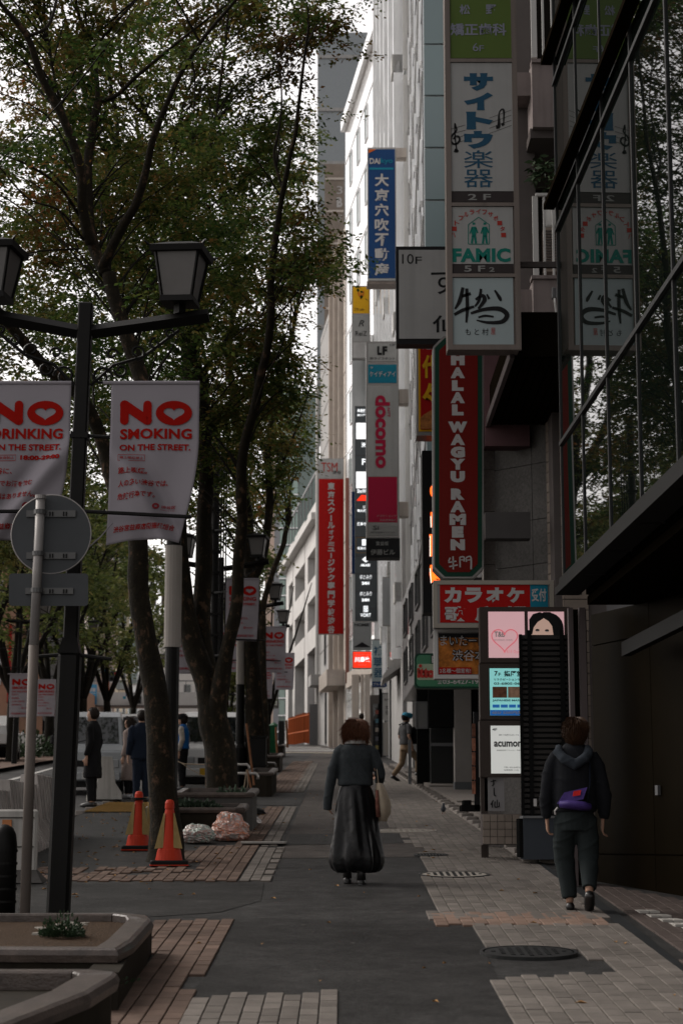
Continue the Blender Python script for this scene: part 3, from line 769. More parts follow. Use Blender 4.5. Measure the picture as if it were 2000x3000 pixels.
# middle block
tM, FM = row_building('grey_office_block', 'grey office block with vertical window bands between the white tower and the white slab', 56.2, 81.8, 42, M['grey_wall'])
for k in range(6):
    a = .8+k*4.2
    for fl in range(11):
        z = 9.5+fl*2.9; window(tM, FM, a, a+1.5, z, z+1.9, M['frame_white'], M['glass_green'])
    FM.slab(MB(), a+2.1, a+2.5, 0, .35, G(62)+3.6, 42).build('pilaster', M['white_panel'], tM)
lines(tM, FM, [8.6+k*2.9 for k in range(11)], M['white_panel'], .05, .3)
for k in range(14):
    a = 2.9+4.2*(k % 6); z = 8.9+2.9*((k*5) % 9)
    FM.slab(MB(), a, a+.8, .05, .40, z, z+.62).build('air_conditioner_unit', M['rail_white'], tM)
# white slab tower, 30 m
tW, FW2 = row_building('white_slab_tower', 'bright white tower with a slanting roof edge rising above the small yellow sign', 82, 95, 38, M['white_panel'])
for fl in range(9):
    for k in range(4): window(tW, FW2, .9+k*3.1, 1.8+k*3.1, 9.5+fl*3.1, 11.2+fl*3.1, M['white_panel'], M['glass_green'], w=.04)
lines(tW, FW2, [8.3+k*3.1 for k in range(10)], M['white_panel'], .03, .05)
FW2.slab(MB(), -.05, FW2.L+.02, -.2, .25, 38, 38.6).build('cornice', M['white_panel'], tW)
x0 = PLf(82); MB().box(x0+.02, 81.83, 8, x0+.6, 81.95, 38).build('corner_panel', M['beige_wall'], tW)
for k in range(9): MB().box(x0-.0, 81.78, 8+k*3.3, x0+.55, 81.82, 11.2+k*3.3).build('end_panel', M['white_panel'], tW)
# beige block and grey block with window slit, behind the red banner sign
tB, FB = row_building('beige_office_block', 'narrow beige panelled block directly behind the tall red sign', 95.2, 104, 33, M['beige_wall'])
lines(tB, FB, [G(98)+3.6+k*2.2 for k in range(12)], M['mauve_dark'], .01, .04)
for k in range(3): FB.slab(MB(), 1+k*2.8, 1.2+k*2.8, 0, .25, G(98), 33).build('pilaster', M['beige_wall'], tB)
window(tB, FB, 5.5, 6.4, G(100)+4.4, G(100)+9.2, M['win_frame'], M['glass_dark'])
FB.slab(MB(), .3, 5.0, 0, .9, G(98)+3.0, G(98)+3.8).build('entrance_canopy', M['beige_wall'], tB)
tP, FP = row_building('grey_stone_block', 'light grey stone block with a drain pipe next to the parking deck', 104.2, 110.5, 31, M['grey_wall'])
lines(tP, FP, [G(105)+3.2+k*2.3 for k in range(10)], M['mauve_dark'], .01, .05)
window(tP, FP, 2.0, 2.9, G(106)+4.5, G(106)+9, M['win_frame'], M['glass_dark']); window(tP, FP, 1.6, 2.4, G(106)+.1, G(106)+3, M['win_frame'], M['glass_dark'])
FP.slab(MB(), 4.0, 6.0, .0, .7, G(108)+3.4, G(108)+4.0).build('entrance_canopy', M['grey_wall'], tP)
q = FP.P(6.1, .18, 0); MB().tube([(q[0], q[1], G(110)), (q[0], q[1], 28)], .11, 8).build('drain_pipe', M['rail_white'], tP)
# parking deck with open bays
tG = thing('parking_garage', 'pale concrete parking deck with rows of dark open bays', 'building', (0, 110, G(110)))
FQ = Facade((PLf(111), 111), (PLf(134), 134)); FQ.n = Vector((FQ.d.y, -FQ.d.x, 0)) if FQ.d.y < 0 else Vector((-FQ.d.y, FQ.d.x, 0))
pc = mat('garage_panel', (.74,.72,.70), rough=.8, var=.06, vs=1, dirt=.15, streak=.1)
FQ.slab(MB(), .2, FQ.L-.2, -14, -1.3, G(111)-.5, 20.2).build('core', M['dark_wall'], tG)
MB().box(PLf(111)+.3, 110.6, G(111), PLf(111)+14, 111.1, 20.4).build('end_wall', pc, tG)
q = FQ.P(FQ.L, 0, 0); MB().box(q[0], q[1]-.1, G(133), q[0]+14, q[1]+.3, 20.3).build('end_wall', pc, tG)
colsA = [(0, .6), (7.2, 9.0), (16.0, 17.6), (21.0, FQ.L)]
for a0, a1 in colsA: FQ.slab(MB(), a0, a1, -1.35, 0, G(111+a0)-.3, 20.2).build('column', pc, tG)
g0 = G(120)
for z0, z1 in ((g0+5.6, g0+6.9), (g0+8.7, g0+9.9), (g0+11.6, 21.6)):
    for a0, a1 in ((.6, 7.2), (9.0, 16.0), (17.6, 21.0)):
        FQ.slab(MB(), a0, a1, -1.3, .03, z0, z1).build('parapet', pc, tG)
FQ.slab(MB(), -.1, FQ.L+1.2, -.4, .5, 20.2, 20.6).build('cornice', pc, tG)
for k in range(9): FQ.slab(MB(), 1+k*2.3, 1.06+k*2.3, .1, .16, 21.6, 23.2).build('rail_post', M['steel_grey'], tG)
FQ.slab(MB(), .8, 20.5, .1, .17, 23.1, 23.25).build('handrail', M['steel_grey'], tG)
# set-back upper storeys
tU = building('white_upper_block', 'bleached white block rising behind the parking deck', [(PLf(111)+3.0, 113), (PLf(111)+16, 113), (PLf(134)+16, 138), (PLf(134)+2.2, 138)], 19, 30, M['white_panel'])
FU = Facade((PLf(111)+3.0, 113), (PLf(134)+2.2, 138)); FU.n = Vector((-FU.d.y, FU.d.x, 0))
for k in range(10): window(tU, FU, 1+k*2.4, 2.4+k*2.4, 23.5, 26, M['frame_white'], M['glass_green'])
# orange mesh fence at the building site, grey hoarding
fo = thing('site_fence', 'orange slatted construction fence in front of the parking deck', 'fence', (-2.6, 115, G(115)))
om = mat('fence_orange', (.52,.13,.045), rough=.7, rnd=.25)
pa = gp(903, 2183); pb = gp(843, 2175); N = 26
for k in range(N):
    f = k/(N-1); x = pa.x+(pb.x-pa.x)*f-.0; y = pa.y+(pb.y-pa.y)*f
    MB().box(x, y, G(y)+.1, x+.10, y+.03, G(y)+1.8+.06*math.sin(k*2.1)).build('slat', om, fo)
for zz in (.8, 1.7): MB().hull8([(pb.x,pb.y-.02,G(pb.y)+zz),(pa.x,pa.y-.02,G(pa.y)+zz),(pa.x,pa.y-.05,G(pa.y)+zz),(pb.x,pb.y-.05,G(pb.y)+zz)], [(pb.x,pb.y-.02,G(pb.y)+zz+.06),(pa.x,pa.y-.02,G(pa.y)+zz+.06),(pa.x,pa.y-.05,G(pa.y)+zz+.06),(pb.x,pb.y-.05,G(pb.y)+zz+.06)]).build('rail', om, fo)
q = gp(906, 2185); tag(MB().box(q.x, q.y, G(q.y), q.x+.45, q.y+.1, G(q.y)+2.3).build('hoarding', M['steel_grey']), 'grey hoarding panel at the end of the orange fence', 'hoarding')

# ---- ground-floor pieces along the row, d 55-80
def free_box(name, label, cat, px0, py0, px1, py1, Y, th, m):
    return tag(rect_px(px0, py0, px1, py1, Y, th, name, m, None), label, cat)
tc = thing('tiled_column_building', 'white tiled corner column above the black post', 'building', (1.7, 60, G(60)))
for k in range(9):
    z0 = at(0, 1953-k*34.1, 57).z; z1 = at(0, 1953-(k+1)*34.1+1.6, 57).z
    for j, (a, b) in enumerate(((1134,1150),(1151,1168))):
        rect_px(a, 1953-(k+1)*34.1+1.6, b, 1953-k*34.1, 66, .3, 'wall_tile', mat('wall_tile', (.42,.41,.39), rough=.5, rnd=.08), tc)
rect_px(1135, 1646, 1167, 1953, 66.05, .9, 'core', M['mauve_dark'], tc)
a = at(1120, 1990, 64); b = at(1180, 1945, 64)
MB().hull8([(a.x,64,a.z),(b.x,64,b.z-.05),(b.x,67,b.z-.05),(a.x,67,a.z)], [(a.x,64,a.z+.12),(b.x,64,b.z+.5),(b.x,67,b.z+.5),(a.x,67,a.z+.12)]).build('canopy_wedge', M['grey_wall'], tc)
pillar('black_post', 'tall black square post with a small white plate behind the woman with the tote', 1142, 1181, 1968, 2226, .5, M['black_gloss'])
q = D(2226); tag(rect_px(1153, 2106, 1163, 2111, q-.02, .01, 'name_plate', M['rail_white'], None), 'small white plate on the black post', 'plate')
t = thing('info_panel', 'white two-part information panel standing in a dark frame', 'sign', (1.5, 66, G(66)))
Yi = 75.0
frame_px(1119, 2030, 1144, 2216, Yi, .1, .025, 'frame', mat('navy_frame', (.02,.03,.05), rough=.4), t, (2113,))
rect_px(1121, 2032, 1142, 2110, Yi+.03, .04, 'panel', M['rail_white'], t); rect_px(1121, 2116, 1142, 2214, Yi+.03, .04, 'panel', mat('pale_lit', (.5,.47,.43), rough=.6), t)
text_px('案内', 1125, 2046, 1138, 2054, Yi+.025, M['dark_wall'], t); text_px('本\n館', 1128, 2066, 1136, 2094, Yi+.025, M['dark_wall'], t)
t = thing('lit_shop', 'dark shop front with lit shelves and blue trim beyond the black post', 'shop front', (1.2, 72, G(72)))
rect_px(1084, 2036, 1112, 2219, 77.5, 1.5, 'frame', mat('taupe', (.13,.115,.105), rough=.7), t); rect_px(1092, 2062, 1110, 2217, 77.4, .09, 'window', M['glass_dark'], t)
for k, c in enumerate(((.3,.1,.08), (.1,.2,.25), (.4,.35,.3), (.12,.12,.14), (.3,.25,.1))):
    rect_px(1099, 2080+k*26, 1108, 2092+k*26, 77.35, .03, 'display', mat('display%d' % k, c), t)
rect_px(1110, 1998, 1119, 2219, 76, .3, 'side_post', M['dark_wall'], t)
# concrete entrance canopy with columns
t = thing('entrance_canopy', 'sloping concrete entrance canopy carried by beige columns', 'canopy', (.9, 76, G(76)))
a = at(1012, 2018, 94); b = at(1089, 1972, 84)
MB().hull8([(a.x,94,a.z),(b.x,84,b.z),(b.x+1.6,84,b.z),(a.x+1.6,94,a.z)], [(a.x,94,a.z+.75),(b.x,84,b.z+.55),(b.x+1.6,84,b.z+.55),(a.x+1.6,94,a.z+.75)]).build('slab', M['beige_wall'], t)
for px0, px1, Y in ((1030, 1052, 88), (1056, 1066, 86), (1068, 1084, 84.5)):
    a = at(px0, 2100, Y).x; b = at(px1, 2100, Y).x; MB().box(a, Y, G(Y)-.1, b, Y+.6, at(0, 1995, Y).z+.3).build('column', M['beige_wall'], t)
tag(rect_px(1019, 2102, 1052, 2207, 84, .3, 'low_wall', mat('pink_stone', (.30,.22,.20), rough=.8, var=.1), None), 'pinkish low stone wall left of the beige columns', 'wall')
free_box('brick_strip', 'narrow salmon brick facade strip between the red sign and the dark directory', 'facade strip', 1012, 1400, 1032, 2000, 93.5, 1, M['brick_pink'])
free_box('panel_wall', 'light grey panelled wall end above the dark directory sign', 'wall', 1031, 980, 1072, 1820, 86.5, .3, mat('panel_light', (.40,.41,.41), rough=.4, var=.05, streak=.1))
free_box('blue_strip', 'thin navy sign strip beside the dark directory', 'sign', 1030, 1440, 1040, 1680, 81, .2, mat('navy', (.015,.04,.12)))
# ================================================================ signs
for nme, c, kw in (('s_white', (.42,.42,.41), dict(rough=.35, dirt=.12, streak=.12)), ('s_ltblue', (.40,.47,.48), dict(rough=.35, dirt=.08)),
    ('s_green', (.105,.16,.035), dict(rough=.4, dirt=.12)), ('s_frame', (.22,.185,.165), dict(rough=.5, metal=.2, streak=.3)), ('s_darkband', (.045,.036,.036), dict(rough=.5)),
    ('s_blue', (.012,.055,.17), dict(rough=.4)), ('s_navyink', (.022,.09,.16), dict(rough=.5)), ('s_black', (.012,.012,.013), dict(rough=.5)),
    ('s_teal', (.008,.19,.15), dict(rough=.5)), ('s_redink', (.42,.04,.03), dict(rough=.5)), ('s_grey', (.30,.30,.29), dict(rough=.5)), ('s_lav', (.26,.27,.34), dict(rough=.5)),
    ('s_red', (.42,.004,.003), dict(rough=.4)), ('s_deepred', (.165,.006,.003), dict(rough=.35, var=.06, vs=1.2)), ('s_dkgreen', (.008,.05,.03), dict(rough=.4)),
    ('s_letter', (.50,.48,.47), dict(rough=.5)), ('s_magenta', (.42,.01,.05), dict(rough=.4)), ('s_yellow', (.75,.40,.01), dict(rough=.4)), ('s_cyan', (.01,.20,.30), dict(rough=.4)),
    ('s_metal', (.25,.24,.23), dict(rough=.35, metal=.6)), ('s_orange', (.62,.13,.02), dict(rough=.4)), ('s_brown', (.055,.042,.036), dict(rough=.5))):
    kw.setdefault('spec', .22); kw['rough'] = max(.5, kw['rough']) if nme not in ('s_metal',) else kw['rough']; mat(nme, c, **kw)
mat('l_white', (.85,.85,.86), emit=.75); mat('l_pink', (.60,.36,.38), emit=.36); mat('l_pinkline', (.60,.15,.18), emit=.35); mat('l_aqua', (.28,.62,.60), emit=.36, ecol=(.22,.58,.56))
mat('l_soft', (.62,.63,.60), emit=.32); mat('l_neon', (.9,.20,.02), emit=1.4, ecol=(1,.13,.015)); mat('l_neonw', (.9,.8,.7), emit=1.0); mat('l_logo', (.7,.72,.74), emit=.9)
mat('l_red', (.8,.03,.01), emit=.7); mat('l_blue', (.02,.12,.38), emit=.3); mat('skin_print', (.62,.42,.34), emit=.22, ecol=(.6,.40,.32))
def sign(name, label, cat='sign', px=0, py=0, Y=0, group=None):
    q = at(px, py, Y); return thing(name, label, cat, tuple(q), 0, group)
def body_px(t, x0, y0, x1, y1, Y, th, m, name='casing'): return rect_px(x0, y0, x1, y1, Y, th, name, m, t)
def face(t, x0, y0, x1, y1, Y, m, name='panel', proud=.012): return rect_px(x0, y0, x1, y1, Y-proud, proud-.001 if proud > .002 else .001, name, m, t)
def T(t, s, x0, y0, x1, y1, Y, m, **k): return text_px(s, x0, y0, x1, y1, Y-.016, M[m] if isinstance(m, str) else m, t, **k)
def brush(t, strokes, Y, m, name='brush_lettering', k=1.0):
    """brush-drawn characters: strokes of (x, y, half width) in frame pixels"""
    for st in strokes:
        mb = MB(); pts = [Vector(at(a, b, Y-.016)) for a, b, _ in st]; ws = [w*k/ppm(900, Y) for _, _, w in st]
        # smooth with catmull-rom
        P = []; Wd = []
        for i in range(len(pts)-1):
            p0 = pts[max(i-1, 0)]; p1 = pts[i]; p2 = pts[i+1]; p3 = pts[min(i+2, len(pts)-1)]
            for q in range(6):
                u = q/6; P.append(.5*((2*p1)+(p2-p0)*u+(2*p0-5*p1+4*p2-p3)*u*u+(3*p1-p0-3*p2+p3)*u**3)); Wd.append(ws[i]*(1-u)+ws[i+1]*u)
        P.append(pts[-1]); Wd.append(ws[-1])
        for i, p in enumerate(P):
            d = P[min(i+1, len(P)-1)]-P[max(i-1, 0)]; n = Vector((-d.z, 0, d.x)); n = n.normalized() if n.length > 1e-9 else Vector((1,0,0))
            mb.v += [tuple(p+n*Wd[i]), tuple(p-n*Wd[i])]
            if i: mb.f.append((2*i-2, 2*i-1, 2*i+1, 2*i))
        mb.build(name, M[m], t)

# ---- tall stacked sign nearest the glass building
Y = 19.3
t = sign('stacked_sign', 'tall sign column with green dentist, white music shop, FAMIC and beef cutlet panels', 'sign', 1405, 1000, Y)
body_px(t, 1306, -420, 1513, 1012, Y+.04, .42, M['s_frame'])
frame_px(1304, -425, 1515, 1024, Y, .05, .055, 'frame', M['s_frame'], t, (176, 598, 806))
P = Y+.03
face(t, 1316, -420, 1500, 170, P, M['s_green']); face(t, 1318, 184, 1501, 560, P, M['s_white']); face(t, 1320, 562, 1502, 592, P, M['s_darkband'])
face(t, 1320, 606, 1502, 773, P, M['s_white']); face(t, 1321, 774, 1503, 800, P, M['s_darkband']); face(t, 1322, 814, 1503, 1012, P, M['s_ltblue'])
T(t, '松', 1345, 13, 1376, 42, P, 's_lav', bold=.02); T(t, '野', 1422, 13, 1453, 42, P, 's_lav', bold=.02)
T(t, '矯正歯科', 1318, 68, 1482, 104, P, 's_lav', bold=.025); T(t, '6', 1384, 126, 1400, 150, P, 's_lav'); T(t, 'F', 1403, 133, 1417, 150, P, 's_lav')
for i, ch in enumerate('サイトウ楽器'):
    T(t, ch, 1358+(6 if ch == 'ト' else 0), 214+i*56.5, 1443, 266+i*56.5, P, 's_navyink', bold=(.075 if i < 4 else .0))
for k in range(4):                                  # stave and notes
    for (xa, ya, xb, yb) in ((1310+10, 378+k*15, 1362, 366+k*15), (1432, 346+k*15, 1497, 322+k*15)):
        A = at(xa, ya, P-.016); B = at(xb, yb, P-.016); w = .002
        MB().add([(A.x,A.y,A.z-w),(B.x,B.y,B.z-w),(B.x,B.y,B.z+w),(A.x,A.y,A.z+w)], [(0,1,2,3)]).build('stave', M['s_darkband'], t)
brush(t, [[(1330,440,6),(1338,442,5),(1336,434,2),(1332,400,2),(1331,362,1.5),(1334,372,3),(1336,382,2),(1322,400,3),(1321,415,3),(1333,423,3),(1345,412,3),(1342,400,3),(1332,400,2),(1328,408,2)]], P, 's_black')
brush(t, [[(1452,372,6),(1460,368,5),(1461,330,1.5),(1474,322,3),(1474,362,1.5)], [(1468,366,5),(1476,362,4)]], P, 's_black')
T(t, '2 F', 1370, 568, 1437, 586, P, 's_grey', bold=.02)
T(t, 'FAMIC', 1325, 727, 1494, 768, P, 's_teal', bold=.045, spacing=1.05); T(t, '5 F', 1359, 778, 1420, 796, P, 's_grey', bold=.02); T(t, '2', 1432, 783, 1448, 796, P, 's_grey', bold=.02)
s = 'ハウスクリーニング'; s = 'あなたのハッピングライフをサポートする'
n = 13
for k in range(n):                                   # arc of red katakana
    w = math.pi*(.98-.96*k/(n-1)); cx, cy = 1400+74*math.cos(w), 695-74*math.sin(w)*1.0+0
    r = 7; T(t, 'ハートフルライフサポーター'[k], cx-r, cy-r-2, cx+r, cy+r-2, P, 's_redink', bold=.02)
A = [at(x, y, P-.016) for x, y in ((1371,715),(1371,658),(1401,636),(1432,658),(1432,715))]
for a, b in zip(A, A[1:]+A[:1]):
    d = (b-a).normalized(); nn = Vector((-d.z, 0, d.x))*.004
    MB().add([tuple(a-nn), tuple(b-nn), tuple(b+nn), tuple(a+nn)], [(0,1,2,3)]).build('emblem_line', M['s_teal'], t)
for x in (1387, 1419):                              # two small figures in the house
    brush(t, [[(x,652,4),(x,658,4)], [(x,664,7),(x,680,7),(x,694,5)], [(x-3,690,3.4),(x-6,713,3)], [(x+3,690,3.4),(x+6,713,3)], [(x-6,668,2),(x-11,684,2)], [(x+6,668,2),(x+11,682,2)]], P, 's_teal', 'emblem_figure')
brush(t, [[(1355,842,5),(1346,880,7),(1332,905,3)], [(1352,868,5),(1378,860,5)], [(1330,922,5),(1356,908,6),(1388,898,4)], [(1366,845,5),(1368,900,6),(1365,945,3)],
          [(1392,878,4),(1412,866,6),(1418,880,7),(1400,905,4)], [(1408,846,4),(1402,880,5),(1390,898,3)], [(1448,850,3),(1462,872,6),(1466,882,3)], [(1425,862,3),(1432,876,4)],
          [(1378,918,4),(1420,906,6),(1462,905,8),(1484,922,8),(1470,942,7),(1430,945,5),(1395,938,2)], [(1400,930,3),(1420,925,4),(1445,928,3)]], P, 's_black', k=.9)
T(t, 'もと村', 1362, 962, 1430, 982, P, 's_black', spacing=1.5); T(t, '屋', 1437, 960, 1450, 980, P, 's_redink')

# ---- white 10F sign, behind the stack
Y = 24.5
t = sign('floor_sign', 'white 10F sign box with dark frame, half hidden by the stacked sign', 'sign', 1230, 860, Y)
body_px(t, 1160, 722, 1330, 1008, Y+.03, .25, M['s_black'])
face(t, 1168, 732, 1325, 992, Y+.03, M['s_white'])
T(t, '10', 1177, 744, 1211, 773, Y+.03, 's_black'); T(t, 'F', 1216, 752, 1235, 773, Y+.03, 's_black')
T(t, 'す', 1262, 786, 1342, 862, Y+.03, 's_black'); T(t, '仙', 1266, 924, 1344, 974, Y+.03, 's_black', bold=.01)

# ---- ramen sign, chamfered
Y = 23.3
t = sign('ramen_sign', 'tall dark red sign reading HALAL WAGYU RAMEN with green border and cut corners', 'sign', 1340, 1400, Y)
def octo(x0, y0, x1, y1, ch, Yf, th, m, name):
    pts = [(x0+ch,y1),(x1-ch,y1),(x1,y1-ch),(x1,y0+ch),(x1-ch,y0),(x0+ch,y0),(x0,y0+ch),(x0,y1-ch)]
    Q = [at(a, b, Yf) for a, b in pts]; mb = MB(); n = 8
    mb.v = [tuple(q) for q in Q]+[(q.x, Yf+th, q.z) for q in Q]
    mb.f = [tuple(range(n)), tuple(range(2*n-1, n-1, -1))]+[(i, n+i, n+(i+1)%n, (i+1)%n) for i in range(n)]
    return mb.build(name, m, t)
octo(1268, 985, 1416, 1694, 30, Y, .30, M['s_metal'], 'casing'); octo(1273, 990, 1411, 1689, 29, Y-.008, .007, M['s_dkgreen'], 'border'); octo(1286, 1003, 1398, 1676, 24, Y-.014, .005, M['s_deepred'], 'panel')
ym = 1034
for ch, y0, y1, hw in (('H',1030,1070,20),('A',1076,1108,21),('L',1114,1145,17),('A',1149,1181,21),('L',1185,1217,17),('W',1235,1267,28),('A',1272,1304,21),('G',1308,1341,21),('Y',1344,1376,22),('U',1380,1413,21),('R',1431,1464,20),('A',1468,1501,22),('M',1505,1538,24),('E',1542,1575,17),('N',1580,1612,21)):
    T(t, ch, 1340-hw, y0, 1340+hw, y1, Y, 's_letter', bold=.095)
brush(t, [[(1318,1634,2),(1313,1645,2)], [(1312,1648,2),(1336,1644,2)], [(1315,1660,2),(1340,1655,2)], [(1326,1630,2),(1327,1668,2)],
          [(1346,1632,2),(1347,1662,2)], [(1346,1632,2),(1358,1632,2),(1358,1645,2)], [(1346,1640,1.5),(1357,1640,1.5)], [(1364,1634,2),(1378,1632,2),(1379,1668,2.5)], [(1364,1634,2),(1365,1646,2)], [(1364,1641,1.5),(1378,1640,1.5)]], Y, 's_letter')

# ---- red and yellow food sign
Y = 29
t = sign('snack_sign', 'red sign with big yellow characters and a fried chicken picture', 'sign', 1250, 1140, Y)
body_px(t, 1219, 985, 1300, 1276, Y+.02, .45, M['s_metal']); face(t, 1225, 990, 1300, 1264, Y+.02, M['s_yellow']); face(t, 1231, 990, 1298, 1258, Y+.005, M['s_red'])
T(t, '中国か', 1232, 1012, 1280, 1024, Y-.01, 's_letter'); T(t, '代', 1236, 1040, 1284, 1108, Y-.01, 's_yellow', bold=.04); T(t, '々', 1236, 1122, 1284, 1186, Y-.01, 's_yellow', bold=.05)
A = [at(x, y, Y-.012) for x, y in ((1230,1256),(1298,1256),(1298,1175),(1282,1188),(1262,1202),(1240,1215),(1230,1225))]
MB().add([tuple(a) for a in A], [tuple(range(7))]).build('picture', mat('fried', (.45,.17,.05), rough=.6, var=.5, vs=14), t)

# ---- orange neon on a black upright
Y = 31
t = sign('neon_sign', 'black upright sign with glowing orange neon characters', 'sign', 1255, 1500, Y)
body_px(t, 1237, 1320, 1300, 1795, Y, .5, M['s_black'])
brush(t, [[(1268,1420,1),(1262,1430,2),(1262,1445,2),(1268,1458,2)], [(1266,1425,2),(1266,1450,2)], [(1262,1510,5),(1270,1508,5)], [(1266,1500,5),(1266,1530,4),(1268,1545,4)], [(1264,1565,7),(1268,1600,8),(1266,1630,7)], [(1263,1655,3),(1266,1680,8),(1270,1705,8)], [(1262,1685,4),(1280,1692,3),(1292,1696,3)], [(1264,1700,3),(1290,1702,2)]], Y, 'l_neon', 'neon_tube')
brush(t, [[(1261,1512,1),(1262,1545,1)], [(1259,1570,1),(1259,1630,1)], [(1259,1665,1),(1262,1708,1)]], Y-.004, 'l_neonw', 'neon_outline')

# ---- karaoke sign
Y = 22.45
t = sign('karaoke_sign', 'red karaoke sign with white katakana and a blue corner, above the directory', 'sign', 1440, 1770, Y)
body_px(t, 1270, 1703, 1620, 1836, Y+.03, .35, M['s_metal']); frame_px(1268, 1700, 1622, 1839, Y, .05, .05, 'frame', mat('cream_frame', (.36,.33,.28), rough=.5), t)
face(t, 1288, 1713, 1552, 1824, Y+.03, M['s_red']); face(t, 1552.5, 1713, 1604, 1824, Y+.03, M['s_cyan'])
for i, ch in enumerate('カラオケ'): T(t, ch, 1300+i*61, 1721, 1351+i*61, 1766, Y+.03, 's_letter', bold=.06)
for i, ch in enumerate('歌広場'): T(t, ch, 1302+i*88, 1776, 1368+i*88, 1820, Y+.03, 's_letter', bold=.05)
T(t, '受付', 1556, 1724, 1599, 1762, Y+.03, 's_letter', bold=.03)
# ---- orange picture sign
Y = 22.7
t = sign('izakaya_sign', 'white framed orange sign with black and white brush characters under the karaoke sign', 'sign', 1340, 1910, Y)
body_px(t, 1272, 1843, 1470, 1986, Y+.03, .3, M['s_metal']); frame_px(1270, 1840, 1470, 1988, Y, .05, .045, 'frame', M['rail_white'], t)
face(t, 1284, 1855, 1462, 1975, Y+.03, mat('orange_print', (.50,.17,.03), rough=.5, var=.6, vs=9))
face(t, 1284, 1855, 1462, 1868, Y+.015, M['s_black'], proud=.006); face(t, 1284, 1955, 1380, 1975, Y+.015, M['s_red'], proud=.006)
T(t, 'まいたーＭ', 1287, 1860, 1424, 1893, Y+.010, 's_black', bold=.09); T(t, 'まいたーＭ', 1289, 1862, 1422, 1891, Y+.006, 's_letter', bold=.0)
T(t, '渋谷本店', 1322, 1902, 1456, 1938, Y+.010, 's_black', bold=.08); T(t, '渋谷本店', 1324, 1904, 1454, 1936, Y+.006, 's_letter', bold=.0)
T(t, '2名様〜個室有!', 1287, 1958, 1378, 1972, Y+.004, 's_letter', bold=.01)
# ---- green restaurant sign
Y = 27
t = sign('restaurant_sign', 'green and white rounded restaurant sign with red lettering and a phone number', 'sign', 1320, 1965, Y)
def rrect(x0, y0, x1, y1, r, Yf, th, m, name, parent):
    pts = []
    for cx, cy, a0 in ((x1-r,y1-r,0),(x0+r,y1-r,90),(x0+r,y0+r,180),(x1-r,y0+r,270)):
        for k in range(5): a = R(a0+k*22.5); pts.append((cx+r*math.cos(a), cy+r*math.sin(a)))
    Q = [at(a, b, Yf) for a, b in pts]; n = len(Q); mb = MB()
    mb.v = [tuple(q) for q in Q]+[(q.x, Yf+th, q.z) for q in Q]; mb.f = [tuple(range(n)), tuple(range(2*n-1, n-1, -1))]+[(i, n+i, n+(i+1)%n, (i+1)%n) for i in range(n)]
    return mb.build(name, m, parent)
rrect(1214, 1914, 1480, 2016, 14, Y, .25, M['s_dkgreen'], 'casing', t); rrect(1219, 1919, 1475, 2011, 12, Y-.01, .008, mat('s_leafgreen', (.02,.16,.07), rough=.4), 'panel', t)
rrect(1221, 1945, 1475, 1992, 6, Y-.016, .004, mat('s_palegreen', (.30,.36,.24), rough=.4), 'panel', t)
T(t, 'ittorie', 1221, 1956, 1310, 1986, Y-.006, 's_redink', bold=.08); rrect(1226, 1946, 1236, 1956, 5, Y-.024, .003, M['s_redink'], 'dot', t)
T(t, '03-6427-191', 1296, 1990, 1408, 2004, Y-.006, 's_letter', bold=.02); T(t, '☎', 1280, 1990, 1294, 2004, Y-.006, 's_letter')
t2 = face(t, 1262, 1918, 1300, 1944, Y-.012, M['s_black']); T(t, 'B1', 1264, 1922, 1296, 1942, Y-.016, 's_letter')

# ---- lit directory
Y = 21.9
t = sign('lit_directory', 'brown upright directory with glowing pink, aqua and white panels', 'sign', 1530, 2030, Y)
for (y0, y1) in ((1778, 1941), (1944, 2108), (2111, 2276)): body_px(t, 1405, y0, 1668, y1, Y, .22, M['s_brown'])
def lit(x0, y0, x1, y1, m): return face(t, x0, y0, x1, y1, Y, M[m], proud=.010)
lit(1430, 1792, 1536, 1927, 'l_pink'); lit(1546, 1792, 1652, 1927, 'l_pink'); lit(1434, 1958, 1650, 2096, 'l_aqua'); lit(1437, 2126, 1652, 2266, 'l_soft')
H = []
for k in range(33):
    a = 2*math.pi*k/32; H.append((1477+2.35*16*math.sin(a)**3, 1872-2.3*(13*math.cos(a)-5*math.cos(2*a)-2*math.cos(3*a)-math.cos(4*a)), 1.6))
brush(t, [H], Y-.002, 'l_pinkline', 'heart')
T(t, 'T&B', 1447, 1850, 1478, 1866, Y, 's_letter', bold=.02); T(t, 'produce room', 1446, 1872, 1500, 1878, Y, 's_letter'); T(t, 'B 1 F  O p e n', 1484, 1904, 1526, 1916, Y, 'l_pinkline')
# portrait print: hair and upper face
def ell(cx, cy, rx, ry, m, dz, name='portrait', a0=0, a1=360, n=24):
    pts = [at(cx+rx*math.cos(R(a0+(a1-a0)*k/n)), cy+ry*math.sin(R(a0+(a1-a0)*k/n)), Y-.012-dz) for k in range(n+1 if a1-a0 < 360 else n)]
    MB().add([tuple(p) for p in pts], [tuple(range(len(pts)))]).build(name, M[m], t)
ell(1606, 1842, 44, 47, 's_black', .001); ell(1587, 1862, 35, 56, 'skin_print', .003)
for hp in (((1592,1797),(1590,1812),(1574,1822),(1562,1838),(1558,1858),(1550,1858),(1549,1815),(1560,1799),(1580,1793)), ((1588,1797),(1590,1810),(1606,1820),(1616,1834),(1620,1860),(1634,1870),(1640,1840),(1632,1806),(1610,1793),(1590,1793))):
    MB().add([tuple(at(a_, b_, Y-.0168)) for a_, b_ in hp], [tuple(range(len(hp)))]).build('portrait_hair', M['s_black'], t)
